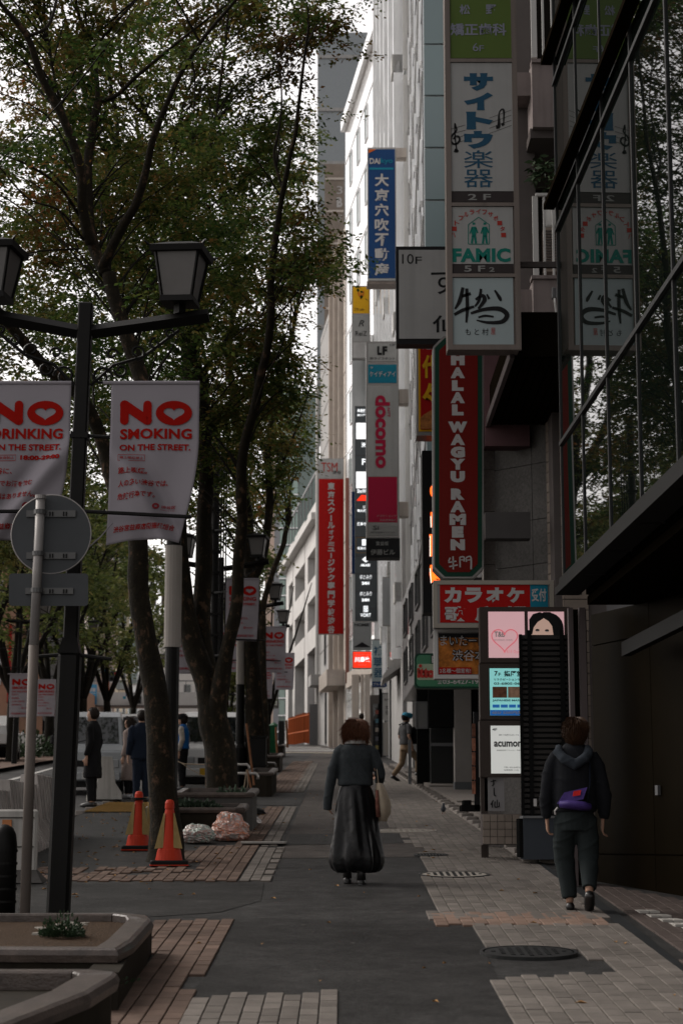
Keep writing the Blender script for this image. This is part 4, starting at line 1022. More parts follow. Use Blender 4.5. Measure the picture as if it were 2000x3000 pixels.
ell(1573, 1846, 6, 3.4, 's_brown', .0055); ell(1601, 1847, 6, 3.4, 's_brown', .0055); ell(1573, 1846.4, 3.4, 3.2, 's_black', .006); ell(1601, 1847.4, 3.4, 3.2, 's_black', .006); ell(1573, 1848.6, 4.6, 1.2, 's_letter', .0065); ell(1601, 1849.6, 4.6, 1.2, 's_letter', .0065); ell(1585, 1866, 4, 3, 's_redink', .005)
T(t, '7', 1447, 1966, 1457, 1980, Y, 's_black', bold=.03); T(t, 'F', 1459, 1971, 1466, 1980, Y, 's_black', bold=.02); T(t, '指圧堂', 1475, 1965, 1530, 1982, Y, 's_black', bold=.03)
T(t, 'リラクゼーションサロン', 1446, 1987, 1540, 1994, Y, 's_black', bold=.02); T(t, '03-6805-0641', 1446, 1999, 1535, 2006, Y, 's_black', bold=.02)
face(t, 1442, 2012, 1484, 2044, Y-.012, mat('photo_brown', (.20,.09,.05), rough=.5, var=.5, vs=22), 'photo', .004); face(t, 1487, 2012, 1530, 2044, Y-.012, mat('photo_skin', (.50,.30,.20), rough=.5, var=.4, vs=22), 'photo', .004)
T(t, 'JAPANESE MASSAGE', 1442, 2049, 1548, 2056, Y, 's_navyink', bold=.03)
for k in range(4): face(t, 1442+k*24, 2064, 1462+k*24, 2073, Y-.012, M['l_blue'], 'badge', .003)
face(t, 1435, 2080, 1649, 2096, Y-.012, M['l_blue'], 'footer', .003); T(t, '60分 3500円(税込)', 1441, 2083, 1549, 2093, Y-.006, 's_letter', bold=.02)
T(t, '4F', 1441, 2133, 1455, 2141, Y, 's_black', bold=.01); T(t, '鍼灸で健康的な美しさを', 1460, 2151, 1519, 2155, Y, 's_black'); T(t, 'acumono', 1446, 2172, 1542, 2188, Y, 's_black', bold=.03)
T(t, '美容鍼灸院 アキュモノ 渋谷院', 1454, 2196, 1528, 2200, Y, 's_black'); T(t, 'TEL 03-6452-6801', 1475, 2246, 1540, 2250, Y, 's_black'); T(t, '営業時間 11:00 - 21:00', 1475, 2254, 1538, 2258, Y, 's_black')
for px in (1418, 1640): 
    q = at(px, 2280, Y); MB().box(q.x-.04, Y+.05, G(Y)-.05, q.x+.04, Y+.14, q.z+.05).build('post', M['s_brown'], t)
# sushi floor panel
Y = 21.95
t = sign('sushi_panel', 'pale standing panel with brushed characters under the lit directory', 'sign', 1448, 2320, Y)
body_px(t, 1419, 2280, 1476, 2376, Y, .05, mat('pale_panel', (.26,.25,.25), rough=.6)); 
brush(t, [[(1436,2290,1),(1452,2286,2)], [(1444,2284,1.5),(1445,2297,2),(1440,2303,1)], [(1446,2308,1.5),(1447,2328,2),(1452,2332,1)], [(1444,2344,1.5),(1437,2358,2)], [(1441,2352,1.5),(1441,2366,1.5)], [(1449,2348,1.5),(1449,2364,1.5),(1461,2363,1.5)], [(1455,2343,1.5),(1455,2362,1.2)], [(1461,2350,1.5),(1461,2364,1.5)]], Y, 's_black')
# louvred fence
Y = 21.25
t = sign('louvre_fence', 'black horizontal louvre screen in front of the lit directory', 'fence', 1598, 2130, Y)
for px0, px1 in ((1524, 1532), (1548, 1560), (1643, 1656), (1664, 1672)): rect_px(px0, 1846 if px0 in (1548, 1643) else 1858, px1, 2406, Y, .07, 'post', M['dark_wall'], t)
for k in range(34): 
    y = 1862+k*16; o = rect_px(1525, y, 1671, y+9.5, Y+.02, .04, 'slat', mat('louvre', (.035,.032,.03), rough=.45), t)
    o.data.transform(Matrix.Identity(4))
rect_px(1526, 1860, 1670, 2400, Y+.075, .02, 'backing', M['s_black'], t)
q = rect_px(1562, 2340, 1571, 2362, Y-.012, .01, 'sticker', M['s_letter'], t)
t = thing('planter_box', 'blue-grey rectangular box standing at the foot of the louvre screen', 'box', (2.3, 21.3, G(21.3)))
rect_px(1532, 2396, 1660, 2518, 21.0, .35, 'body', mat('slate', (.045,.052,.062), rough=.6, var=.08), t); rect_px(1530, 2390, 1662, 2397, 20.98, .39, 'lid', M['steel_grey'], t); rect_px(1520, 2398, 1531.5, 2512, 21.02, .33, 'side_panel', M['dark_wall'], t)
# tiled low wall under the directory
t = thing('tiled_low_wall', 'low beige tiled wall at the foot of the directory', 'wall', (1.8, 21.6, G(21.6)))
rect_px(1412, 2384, 1600, 2475, 21.62, .25, 'core', M['mauve_dark'], t)
for i in range(6):
    for j in range(4):
        x = 1414+i*21.5; rect_px(x, 2386+j*22, x+20, 2406.5+j*22, 21.58, .045, 'tile', M['tile_beige'], t)
t = thing('menu_stand', 'narrow menu stand on a heavy black foot left of the directory', 'menu stand', (1.6, 23.5, G(23.5)))
rect_px(1388, 2085, 1404, 2372, 22.9, .06, 'frame', M['s_black'], t)
for k in range(5): rect_px(1382, 2120+k*42, 1392, 2158+k*42, 22.85, .02, 'picture', mat('menu_pic', (.26,.11,.07), rough=.5, var=.6, vs=16, rnd=.4), t)
rect_px(1352, 2358, 1420, 2376, 22.9, .5, 'foot', M['dark_wall'], t); rect_px(1358, 2344, 1380, 2360, 22.95, .4, 'wheel_box', M['dark_wall'], t)

# ---- mid-distance sign columns
Y = 50
t = sign('estate_agent_sign', 'blue upright sign with white characters high on the white tower', 'sign', 1116, 630, Y)
body_px(t, 1076, 432, 1160, 822, Y+.02, .5, M['s_white']); face(t, 1079, 437, 1157, 815, Y+.02, M['s_blue'])
A = [at(x, y, Y-.002) for x, y in ((1079,437),(1079,449),(1102,437))]; MB().add([tuple(a) for a in A], [(0,1,2)]).build('corner', M['s_orange'], t)
T(t, 'DAi', 1082, 463, 1113, 480, Y+.005, 's_letter', bold=.03); T(t, 'kyo', 1115, 463, 1150, 482, Y+.005, 's_cyan', bold=.02); face(t, 1081, 491, 1152, 497, Y+.005, M['s_cyan'], proud=.005)
for i, ch in enumerate('大京穴吹不動産'): T(t, ch, 1097, 509+i*43.6, 1139, 546+i*43.6, Y+.005, 's_letter', bold=.03)
body_px(t, 1074, 824, 1160, 832, Y, .52, M['s_frame'], 'base_trim')
for y in (448, 820): rect_px(1158, y-15, 1190, y+12, Y+.1, .35, 'bracket', M['beige_wall'], t)
Y = 84
t = sign('small_sign_pair', 'small yellow sign above a grey script sign on the far facade', 'sign', 1056, 900, Y)
body_px(t, 1030, 837, 1084, 1050, Y+.02, .4, M['s_metal']); face(t, 1033, 840, 1081, 918, Y+.02, M['s_yellow']); face(t, 1033, 923, 1081, 1000, Y+.02, M['s_grey']); face(t, 1033, 1003, 1081, 1048, Y+.02, M['grey_wall'])
T(t, 'Ψ', 1048, 852, 1066, 876, Y+.005, 's_orange', bold=.03); T(t, '270 cafe', 1037, 902, 1066, 910, Y+.005, 's_black'); T(t, 'ReiZ', 1041, 970, 1074, 984, Y+.005, 's_black'); T(t, 'R', 1050, 938, 1066, 956, Y+.005, 's_black', shear=.3)
Y = 46
t = sign('phone_shop_sign', 'white and magenta docomo column with smaller tenant signs above and below', 'sign', 1120, 1300, Y)
body_px(t, 1072, 1000, 1168, 1575, Y+.03, .5, M['s_metal'])
face(t, 1078, 1006, 1161, 1058, Y+.03, M['s_white']); face(t, 1078, 1068, 1161, 1122, Y+.03, M['s_cyan']); face(t, 1075, 1130, 1166, 1396, Y+.03, M['s_white']); face(t, 1078, 1397, 1163, 1530, Y+.03, M['s_magenta']); face(t, 1079, 1538, 1164, 1568, Y+.03, M['s_grey'])
T(t, 'L', 1105, 1014, 1118, 1040, Y+.015, 's_black', bold=.06); T(t, 'F', 1120, 1014, 1134, 1040, Y+.015, 's_black', bold=.06); T(t, '10F', 1142, 1007, 1158, 1014, Y+.015, 's_black'); T(t, '㈱ライフネット', 1083, 1046, 1157, 1054, Y+.015, 's_black', bold=.01)
T(t, 'ケイディアイ', 1082, 1087, 1158, 1104, Y+.015, 's_letter', bold=.02); T(t, '9F', 1084, 1074, 1092, 1081, Y+.015, 's_letter')
T(t, 'docomo', 1099, 1158, 1142, 1372, Y+.015, 's_magenta', rot=-90, bold=.04); T(t, 'NTT', 1134, 1195, 1142, 1222, Y+.015, 's_magenta', rot=-90, bold=.02)
T(t, 'ドコモショップ', 1105, 1508, 1160, 1515, Y+.015, 's_grey'); T(t, '渋谷宮益坂店', 1112, 1520, 1160, 1527, Y+.015, 's_grey')
T(t, 'Si', 1093, 1540, 1109, 1552, Y+.015, 's_black'); T(t, '渋谷宮益坂クリニック', 1084, 1557, 1156, 1562, Y+.015, 's_black')
for y in (1160, 1490): rect_px(1168, y-20, 1196, y+22, Y+.1, .35, 'bracket', M['beige_wall'], t)
t = sign('building_name_sign', 'black sign with the grey building name directly below the docomo column', 'sign', 1122, 1605, 45.8)
body_px(t, 1072, 1577, 1171, 1634, 45.8, .5, M['s_black']); T(t, '宮益坂', 1101, 1586, 1138, 1598, 45.8, 's_grey', bold=.01); T(t, '伊藤ビル', 1085, 1609, 1156, 1626, 45.8, 's_grey', bold=.01)
Y = 80
t = sign('dark_directory', 'tall dark blue-grey directory sign with small glowing white logos', 'sign', 1072, 1500, Y)
sm = mat('s_slate', (.022,.034,.042), rough=.35)
body_px(t, 1039, 1190, 1104, 1820, Y, .4, sm)
for (y0, y1) in ((1239, 1286), (1382, 1430)): face(t, 1043, y0, 1080, y1, Y, M['l_white'])
for k, y in enumerate((1190, 1238, 1288, 1334, 1381, 1431, 1472, 1520, 1572, 1628, 1680, 1732, 1782)): rect_px(1039, y, 1104, y+1.5, Y-.004, .003, 'joint', M['s_darkband'], t)
for s, x0, y0, x1, y1 in (('鳥貴族', 1046, 1198, 1070, 1208), ('居酒屋', 1046, 1213, 1070, 1219), ('渋', 1058, 1296, 1070, 1310), ('F', 1060, 1344, 1070, 1362), ('ShoW', 1046, 1433, 1072, 1444), ('炭火焼', 1046, 1492, 1072, 1500), ('酒', 1062, 1482, 1070, 1490), ('焼鳥で', 1046, 1530, 1072, 1540), ('名前の', 1046, 1602, 1072, 1610)):
    T(t, s, x0, y0, x1, y1, Y, 'l_logo', bold=.02)
A = [at(x, y, Y-.014) for x, y in ((1044,1467),(1080,1467),(1080,1452),(1058,1450))]; MB().add([tuple(a) for a in A], [(0,1,2,3)]).build('red_mark', M['l_red'], t)
frame_px(1042, 1574, 1082, 1620, Y-.02, .02, .02, 'gold_border', mat('gold', (.25,.15,.07)), t); face(t, 1060, 1580, 1072, 1598, Y, M['l_logo'])
T(t, '◆', 1060, 1630, 1082, 1648, Y, 'l_logo', bold=.06); T(t, 'ABLAZE', 1056, 1652, 1084, 1659, Y, 'l_logo', bold=.04)
for y in (1684, 1733): T(t, 'ゆとみり', 1054, y, 1088, y+13, Y, 'l_logo', bold=.0, shear=.2); T(t, '24H', 1059, y+20, 1081, y+29, Y, 'l_logo', bold=.05)
for k in range(6): face(t, 1064, 1775+k*3.2, 1078, 1777+k*3.2, Y, M['l_logo'])
T(t, 'VORT', 1055, 1797, 1086, 1807, Y, 'l_logo', bold=.02); T(t, '渋谷宮益坂 II', 1055, 1809, 1088, 1813, Y, 's_grey')
t = sign('clothing_shop_sign', 'pale grey HOMIE sign with a black roof shape below the dark directory', 'sign', 1058, 1860, 79)
body_px(t, 1033, 1822, 1088, 1903, 79, .4, mat('s_palegrey', (.25,.26,.26), rough=.4)); T(t, 'HOMIE', 1039, 1826, 1081, 1835, 79, 's_black', bold=.03)
A = [at(x, y, 78.98) for x, y in ((1036,1896),(1085,1896),(1060,1881))]; MB().add([tuple(a) for a in A], [(0,1,2)]).build('roof_mark', M['s_black'], t)
t = sign('ramen_shop_sign', 'small glowing red sign with white characters under the HOMIE sign', 'sign', 1060, 1932, 78.5)
body_px(t, 1031, 1907, 1088, 1958, 78.5, .35, M['s_metal']); face(t, 1034, 1910, 1087, 1956, 78.5, M['l_red']); T(t, '横浜家系ラーメン', 1040, 1915, 1085, 1920, 78.5, 's_letter'); T(t, '川島家', 1038, 1924, 1085, 1940, 78.5, 'l_logo', bold=.04); T(t, '特製醤油', 1048, 1946, 1072, 1950, 78.5, 's_letter')
t = sign('hearing_aid_sign', 'white upright sign with blue characters and a blue foot band', 'sign', 1112, 1945, 73)
body_px(t, 1089, 1872, 1128, 2013, 73, .3, M['s_metal']); face(t, 1090, 1876, 1127, 1996, 73, M['s_ltblue']); face(t, 1090, 1997, 1132, 2012, 73, M['s_blue'])
for i, ch in enumerate('補聴器'): T(t, ch, 1094, 1893+i*32, 1121, 1921+i*32, 73, 's_navyink', bold=.02)
T(t, 'ブルーム', 1092, 2000, 1128, 2009, 73, 's_letter', bold=.03)
t = sign('blank_sign', 'blank pale grey upright sign board', 'sign', 1142, 1760, 64)
body_px(t, 1120, 1690, 1165, 1834, 64, .15, M['s_metal']); face(t, 1122, 1693, 1163, 1831, 64, mat('s_blank', (.31,.32,.325), rough=.5))
# ---- tall red school sign
Y = 94.5
t = sign('school_sign', 'long red banner sign with white vertical characters and a TSM cap', 'sign', 970, 1600, Y)
body_px(t, 932, 1343, 1007, 1858, Y+.02, .35, M['s_white']); face(t, 933, 1344, 1006, 1401, Y+.02, M['s_white']); face(t, 933, 1403, 1006, 1857, Y+.02, M['s_red'])
T(t, 'TSM', 941, 1355, 988, 1382, Y+.005, 's_redink'); T(t, '渋谷', 974, 1378, 999, 1389, Y+.005, 's_black', bold=.01)
chars = '東京スクールオブミュージック専門学校渋谷'
ys = 1414; hgt = [24,24,21,22,20,22,16,17,16,14,18,24,19,21,25,25,25,25,24,25]
for ch, hh in zip(chars, hgt):
    w = 10.5 if ch not in 'オブ' else 7
    if ch == 'ー': T(t, '|', 968, ys+1, 971.5, ys+hh-2, Y+.005, 's_letter', bold=.03)
    else: T(t, ch, 970-w, ys, 970+w, ys+hh-3, Y+.005, 's_letter', bold=.035)
    ys += hh+.9

# ---- brackets that carry the projecting signs
for o in [o for o in list(S.objects) if o.parent is None and o.get('category') == 'sign']:
    y0 = o.location.y
    if y0 > 36 or o.name.split('.')[0] in ('sushi_panel', 'lit_directory'): continue
    xs = [];
    for c in o.children:
        if c.name.startswith('casing'): xs += [(v.co.x, v.co.y, v.co.z) for v in c.data.vertices]
    if not xs: continue
    x1 = max(a[0] for a in xs); za = min(a[2] for a in xs); zb_ = min(max(a[2] for a in xs), 13); yb = max(a[1] for a in xs)
    for f in (.18, .82):
        z = za+(zb_-za)*f; MB().box(x1-.05, yb-.06, z-.03, 2.75 if y0 < 28 else PLf(max(36, y0))+.4, yb-.01, z+.03).build('bracket', M['mauve_dark'], o)
# ================================================================ kerb side: lamps, banners, poles, planters, barriers
mat('lamp_black', (.007,.0065,.006), rough=.5, var=.2, vs=3, spec=.25)
mat('lamp_glass', (.12,.112,.108), rough=.35, spec=.4, var=.1, vs=4)
mat('lamp_glass_side', (.30,.30,.31), rough=.3)
mat('cloth_white', (.34,.315,.345), rough=.9, spec=.1); mat('cloth_red', (.36,.008,.004), rough=.9, spec=.1); mat('cloth_ink', (.36,.03,.04), rough=.8)
mat('wrap_white', (.36,.33,.30), rough=.6, var=.05, streak=.1); mat('galv', (.36,.34,.33), rough=.5, metal=.3, dirt=.3); mat('galv_dark', (.15,.13,.12), rough=.6, dirt=.2)
mat('sign_back', (.075,.08,.085), rough=.55, var=.08, metal=.2); mat('bracket_grey', (.13,.13,.13), rough=.5, metal=.4)
zcap = at(0, 690, 15.8).z - G(15.8); zarm = at(0, 925, 15.8).z - G(15.8) - .11
def lantern(par, c, rot=0.0):
    """four-sided tapering street lantern hanging over point c (base)"""
    t = MB(); rot_m = Matrix.Rotation(rot, 3, 'Z')
    def P(x, y, z): v = rot_m @ Vector((x, y, 0)); return (c[0]+v.x, c[1]+v.y, c[2]+z)
    w0, w1, h = .125, .180, .37
    root = MB()
    root.add([P(-.2,-.2,.0), P(.2,-.2,.0), P(.2,.2,.0), P(-.2,.2,.0)], []) ; root = MB()
    # glass body
    for k, (sx, sy, ex, ey) in enumerate(((-1,-1,1,-1),(1,-1,1,1),(1,1,-1,1),(-1,1,-1,-1))):
        MB().add([P(sx*w0, sy*w0, .0), P(ex*w0, ey*w0, .0), P(ex*w1, ey*w1, h), P(sx*w1, sy*w1, h)], [(0,1,2,3)]).build('lamp_pane', M['lamp_glass'], par)
    fr = MB()
    for sx, sy in ((-1,-1),(1,-1),(1,1),(-1,1)): fr.tube([P(sx*w0*1.03, sy*w0*1.03, -.01), P(sx*w1*1.03, sy*w1*1.03, h+.01)], .014, 4)
    fr.build('lamp_frame', M['lamp_black'], par)['kind'] = 'stuff'
    b = MB(); b.add([P(-w0-.02,-w0-.02,-.05),P(w0+.02,-w0-.02,-.05),P(w0+.02,w0+.02,-.05),P(-w0-.02,w0+.02,-.05),P(-w0-.015,-w0-.015,.0),P(w0+.015,-w0-.015,.0),P(w0+.015,w0+.015,.0),P(-w0-.015,w0+.015,.0)], [(3,2,1,0),(4,5,6,7),(0,1,5,4),(1,2,6,5),(2,3,7,6),(3,0,4,7)])
    b.build('lamp_base', M['lamp_black'], par)
    a1, a2, a3 = .225, .235, .10
    rf = MB(); lv = [(a1, h), (a2, h+.05), (a3, h+.11), (.05, h+.125), (.02, h+.135)]
    for a, z in lv: rf.v += [P(-a,-a,z), P(a,-a,z), P(a,a,z), P(-a,a,z)]
    for i in range(len(lv)-1):
        for k in range(4): rf.f.append((i*4+k, i*4+(k+1)%4, i*4+4+(k+1)%4, i*4+4+k))
    rf.f += [(3,2,1,0), (16,17,18,19)]
    for sx, sy in ((-1,-1),(1,-1),(1,1),(-1,1)): rf.tube([P(sx*a2, sy*a2, h+.05), P(sx*(a2+.03), sy*(a2+.03), h+.075)], [.016,.004], 4)
    rf.build('lamp_cap', M['lamp_black'], par)
    MB().tube([P(0,0,-.05), P(0,0,-.13)], .05, 4).build('lamp_stem', M['lamp_black'], par)
def make_lamp(x, y, label):
    z = G(y); t = thing('street_lamp', label, 'street lamp', (x, y, z), 0, 'twin lantern street lamps along the kerb')
    MB().cbox((x, y, z+1.05), .18, .18, 2.15, 0, .025).build('base', M['lamp_black'], t)
    sh = MB(); sh.prism([(x-.09,y-.09),(x+.09,y-.09),(x+.09,y+.09),(x-.09,y+.09)], z+2.125, z+2.13); sh.rings([(x,y,z+2.13,.127,.127),(x,y,z+2.25,.085,.085)], 4)
    MB().hull8([(x-.09,y-.09,z+2.12),(x+.09,y-.09,z+2.12),(x+.09,y+.09,z+2.12),(x-.09,y+.09,z+2.12)], [(x-.06,y-.06,z+2.25),(x+.06,y-.06,z+2.25),(x+.06,y+.06,z+2.25),(x-.06,y+.06,z+2.25)]).build('collar', M['lamp_black'], t)
    MB().cbox((x, y, z+2.2+(zarm+.22-2.2)/2), .12, .12, zarm+.22-2.2, 0, .012).build('pole', M['lamp_black'], t)
    for s in (-1, 1):
        MB().tube([(x+s*.06, y, z+zarm-.03), (x+s*1.05, y-.02, z+zarm+.13)], .062, 4, flat=1).build('arm', M['lamp_black'], t)
        sc = MB()
        for r0, cx, cz, a0, a1 in ((.09,.16,-.42,0,400),(.06,.32,-.36,180,560),(.07,.45,-.20,-90,260),(.05,.60,-.12,90,420),(.05,.24,-.22,0,360),(.04,.72,-.03,0,360)):
            pts = [(x+s*(cx+r0*(1-.6*k/14)*math.cos(R(a0+(a1-a0)*k/14))), y, z+zarm+cz+r0*(1-.6*k/14)*math.sin(R(a0+(a1-a0)*k/14))) for k in range(15)]
            sc.tube(pts, .012, 5)
        sc.tube([(x+s*.07,y,z+zarm-.50),(x+s*.25,y,z+zarm-.32),(x+s*.50,y,z+zarm-.24),(x+s*.80,y,z+zarm+.0)], .015, 5)
        o = sc.build('scroll_bracket', M['lamp_black'], t); o['kind'] = 'stuff'
        lantern(t, (x+s*.80, y-.02, z+zarm+.27), R(-8))
        for zz in (zarm-.94, zarm-1.61, zarm-2.79):
            dy_ = -.17 if zarm-2.5 < zz < zarm-1.2 else -.02
            MB().tube([(x+s*.06, y+dy_, z+zz), (x+s*(.98 if zz > zarm-2.5 else .35), y+dy_-.01, z+zz-.03)], .016, 6).build('banner_rod', M['lamp_black'], t)
    for zz in (-.94, -1.61, -2.79): MB().cbox((x, y, z+zarm+zz), .145, .145, .05).build('clamp', M['lamp_black'], t)
    return t
lamp0 = None
lamp = make_lamp(-2.27, 15.8, 'nearest twin lantern street lamp, beside the round sign back')
for (x, y, lb) in ((-2.66, 42, 'second twin lantern lamp, behind the forked tree trunk'), (-2.8, 57.5, 'third twin lantern lamp, beyond the second pair of banners'), (-3.0, 72, 'farthest small twin lantern lamp near the parking deck')):
    l2 = dup(lamp); l2.location = (x, y, G(y)); l2['label'] = lb

lamp.rotation_euler.y = R(1.25); lamp.location.x -= .02
# ---- banners: a shared cloth function, lettering printed on it
BW, BH = .745, 1.37
def cloth_fn(side, wind, wob=0.0):
    """u across 0-1, v down 0-1 -> local x, y, z"""
    def f(u, v, off=0.0):
        x = u*BW; z = -v*BH; y = 0.0
        if wind > 0:
            sw = max(0.0, v-.33)
            pull = (1-math.cos(min(1, sw/.67)*math.pi/2))
            x = u*BW*(1-.185*pull) + (.0 if u > .5 else 0) - .02*pull
            d = (u*1.0+(v-.35)*-1.25) if side > 0 else ((1-u)+(v-.35)*-1.25)
            fold = math.exp(-((d+.05)/.13)**2)*.075*max(0, min(1, (v-.25)/.3))*wind
            fold -= math.exp(-((d-.20)/.10)**2)*.045*max(0, min(1, (v-.3)/.3))*wind
            y += -fold + .02*math.sin(u*9+v*2+wob)*v
            z += .035*math.sin((u-.1)*math.pi)*v*v*wind
        else:
            y = .02*math.sin(u*6+v*3+wob)*v; x = u*BW - .06*v*v*(u-.2)
        return x, y-off, z
    return f
def make_banner(ox, oy, oz, label, text, side=1, wind=1.0, group='red and white street banners', wob=0.0):
    t = thing('street_banner', label, 'banner', (ox, oy, oz), 0, group)
    f = cloth_fn(side, wind, wob)
    nu, nv = 34, 56; mb = MB()
    for j in range(nv+1):
        for i in range(nu+1):
            x, y, z = f(i/nu, j/nv); mb.v.append((ox+x, oy+y, oz+z))
    for j in range(nv):
        for i in range(nu): a = j*(nu+1)+i; mb.f.append((a, a+1, a+nu+2, a+nu+1))
    o = mb.build('cloth', M['cloth_white'], t, smooth=True)
    sol = o.modifiers.new('s', 'SOLIDIFY'); sol.thickness = .002; sol.offset = 1
    MB().tube([(ox-.07, oy, oz+.008), (ox+BW+.0, oy, oz+.008)], .016, 8).build('top_rod', M['cloth_white'], t)
    def lay(s, u0, v0, u1, v1, m='cloth_red', **k):
        def fn(a, b):
            x, y, z = f(u0+(u1-u0)*a, v1+(v0-v1)*b, .009); return (ox+x, oy+y, oz+z)
        if s is None: return fn
        return text_map(s, fn, 'lettering', M[m], t, **k)
    lay('N', .10, .115, .47, .58*.57+.245, bold=.10) if False else None
    # big rounded N
    fn = lay(None, 0, 0, 1, 1)
    def fat(pts, w, name='lettering', closed=False):
        mb = MB(); n = len(pts)
        # build sweep with round ends
        P = []
        for i in range(n-1):
            for q in range(8): P.append((pts[i][0]+(pts[i+1][0]-pts[i][0])*q/8, pts[i][1]+(pts[i+1][1]-pts[i][1])*q/8))
        P.append(pts[-1])
        for (u, v) in (pts[0], pts[-1]) if not closed else ():
            c = len(mb.v); mb.v.append(fn(u, 1-v))
            for k in range(13): a = 2*math.pi*k/12; mb.v.append(fn(u+w*math.cos(a)/BW, 1-(v+w*math.sin(a)/BH)))
            for k in range(12): mb.f.append((c, c+1+k, c+2+k))
        prev = None
        for i, p in enumerate(P):
            q = P[min(i+1, len(P)-1)]; r = P[max(i-1, 0)]
            dx, dy = (q[0]-r[0])*BW, (q[1]-r[1])*BH; L_ = math.hypot(dx, dy) or 1; nx, ny = -dy/L_*w/BW, dx/L_*w/BH
            mb.v += [fn(p[0]+nx, 1-(p[1]+ny)), fn(p[0]-nx, 1-(p[1]-ny))]; c = len(mb.v)
            if prev is not None: mb.f.append((prev-2, prev-1, c-1, c-2))
            prev = c
        mb.build(name, M['cloth_red'], t)
    fat([(.155,.135),(.155,.235)], .036); fat([(.415,.135),(.415,.235)], .036); fat([(.155,.135),(.415,.235)], .040)
    # O with a heart-shaped hole
    mb = MB(); n = 48
    for k in range(n):
        a = 2*math.pi*k/n
        hx = 16*math.sin(a)**3/16; hz = (13*math.cos(a)-5*math.cos(2*a)-2*math.cos(3*a)-math.cos(4*a))/15
        ang = math.atan2(hz, hx)
        mb.v.append(fn(.715+.205*math.cos(ang), 1-(.188-.078*math.sin(ang)))); mb.v.append(fn(.715+.118*hx, 1-(.188-.040*hz)))
    for k in range(n): mb.f.append((2*k, 2*k+1, 2*((k+1)%n)+1, 2*((k+1)%n)))
    mb.build('heart_letter', M['cloth_red'], t)
    lay(text[0], .11, .286, .92, .352, bold=.036, spacing=1.04); lay('ON THE STREET.', .11, .385, .91, .425, bold=.032)
    if text[1]:
        lay(text[1], .12, .462, .38, .480, bold=.01); lay(text[2], .45, .455, .91, .485, bold=.05) if text[2] else None
        for (a0, b0, a1, b1) in ((.10,.452,.40,.455),(.10,.488,.40,.491),(.10,.452,.104,.491),(.396,.452,.40,.491)):
            MB().add([fn(a0,1-b0), fn(a1,1-b0), fn(a1,1-b1), fn(a0,1-b1)], [(0,1,2,3)]).build('label_border', M['cloth_red'], t)
    for k, s in enumerate(text[3]): lay(s, .11, .535+k*.078, .11+.062*len(s)*1.05, .575+k*.078, bold=.016)
    if len(text) > 4: lay(text[4], .12, .70, .75, .74, m='cloth_ink', bold=.02)
    lay('渋谷区', .66, .775, .84, .795, m='cloth_ink', bold=.02); lay('◎', .56, .765, .64, .805, m='cloth_ink', bold=.03); lay('Shibuya City', .66, .802, .84, .810, m='cloth_ink')
    lay('渋谷宮益商店街振興組合', .09, .895, .89, .935, m='cloth_red' if wind else 'cloth_ink', bold=.018)
    return t
SM = ('SMOKING', '路上喫煙禁止', '', ['路上喫煙。', '人の多い渋谷では、', '危険行為です。'])
DK = ('DRINKING', '路上飲酒禁止', '18:00-29:00', ['渋谷に、', '路上でお酒を飲む', '文化はありません。'])
HW = ('DRINKING', '', '', ['渋谷は、', 'ハロウィーンを', 'お休みします。'], 'NO EVENTS\nFOR HALLOWEEN\nON SHIBUYA STREETS.')
zt = at(0, 1124, 15.75).z
bn = make_banner(at(327,1124,15.75).x, 15.75, zt, 'near banner reading NO SMOKING ON THE STREET, tugged by a cord', SM, 1, 1.0)
bn2 = make_banner(at(-48,1120,15.75).x, 15.75, zt, 'near banner reading NO DRINKING, cut by the left edge of view', DK, -1, 1.0, wob=2.0)
a = at(330, 1532, 15.7); b = at(262, 1602, 15.8)
tag(MB().tube([a, (a+b)/2+Vector((0,0,-.015)), b], .006, 5).build('tie_cord', M['cloth_white']), 'pale cord tying the smoking banner to the near lamp pole', 'cord')
def put_banner(src, px, py, Y, label):
    c = dup(src); c.location = at(px, py, Y); c['label'] = label; return c
flat = make_banner(*at(661, 1697, 41.9), 'second NO SMOKING banner, crossed by a thin tree limb', SM, 1, 0.0)
put_banner(flat, 500, 1792, 41.9, 'banner half hidden between the two stems of the forked tree')
hw = make_banner(*at(766, 1837, 57.4), 'NO DRINKING banner announcing no Halloween events, past the smoking banner', HW, 1, 0.0)
put_banner(hw, 640, 1836, 57.4, 'banner left of the Halloween banner, mostly behind trunks')
put_banner(hw, 805, 1914, 71.9, 'farthest banner of the near kerb, showing only its red letter edge')
put_banner(flat, 745, 1946, 76, 'pale banner low behind the Halloween banner')

# ---- other poles
def pole(name, label, cat, px, ytop, ybot, wpx, segs, dd=0.0, Y=None):
    Y = Y or D(ybot)+dd; x = at(px, ybot, Y).x; t = thing(name, label, cat, (x, Y, G(Y)))
    for (y0, y1, w, m, nm) in segs:
        z1 = at(0, y0, Y).z; z0 = at(0, y1, Y).z
        MB().tube([(x, Y, z0), (x, Y, z1)], w/2/ppm(1800, Y), 16).build(nm, M[m], t, smooth=False)
    return t
t = pole('wrapped_pole', 'black utility pole with a cream sheet wrapped round it, right behind the first tree', 'pole', 497, 1585, 2450, 50, [(1600, 1897, 50, 'wrap_white', 'wrap'), (1250, 1599, 44, 'lamp_black', 'shaft'), (1898, 2460, 42, 'lamp_black', 'shaft')], Y=25)
t = pole('wrapped_pole', 'farther black pole with a cream sheet wrapped round it, left of the third trunk', 'pole', 702, 1905, 2300, 30, [(1860, 2005, 25, 'wrap_white', 'wrap'), (2006, 2330, 25, 'lamp_black', 'shaft')], Y=43)
x = t.location.x; MB().rings([(x, 43, G(43), .16,.16), (x,43,G(43)+.9,.15,.15), (x,43,G(43)+1.0,.10,.10)], 12).build('base', M['lamp_black'], t)
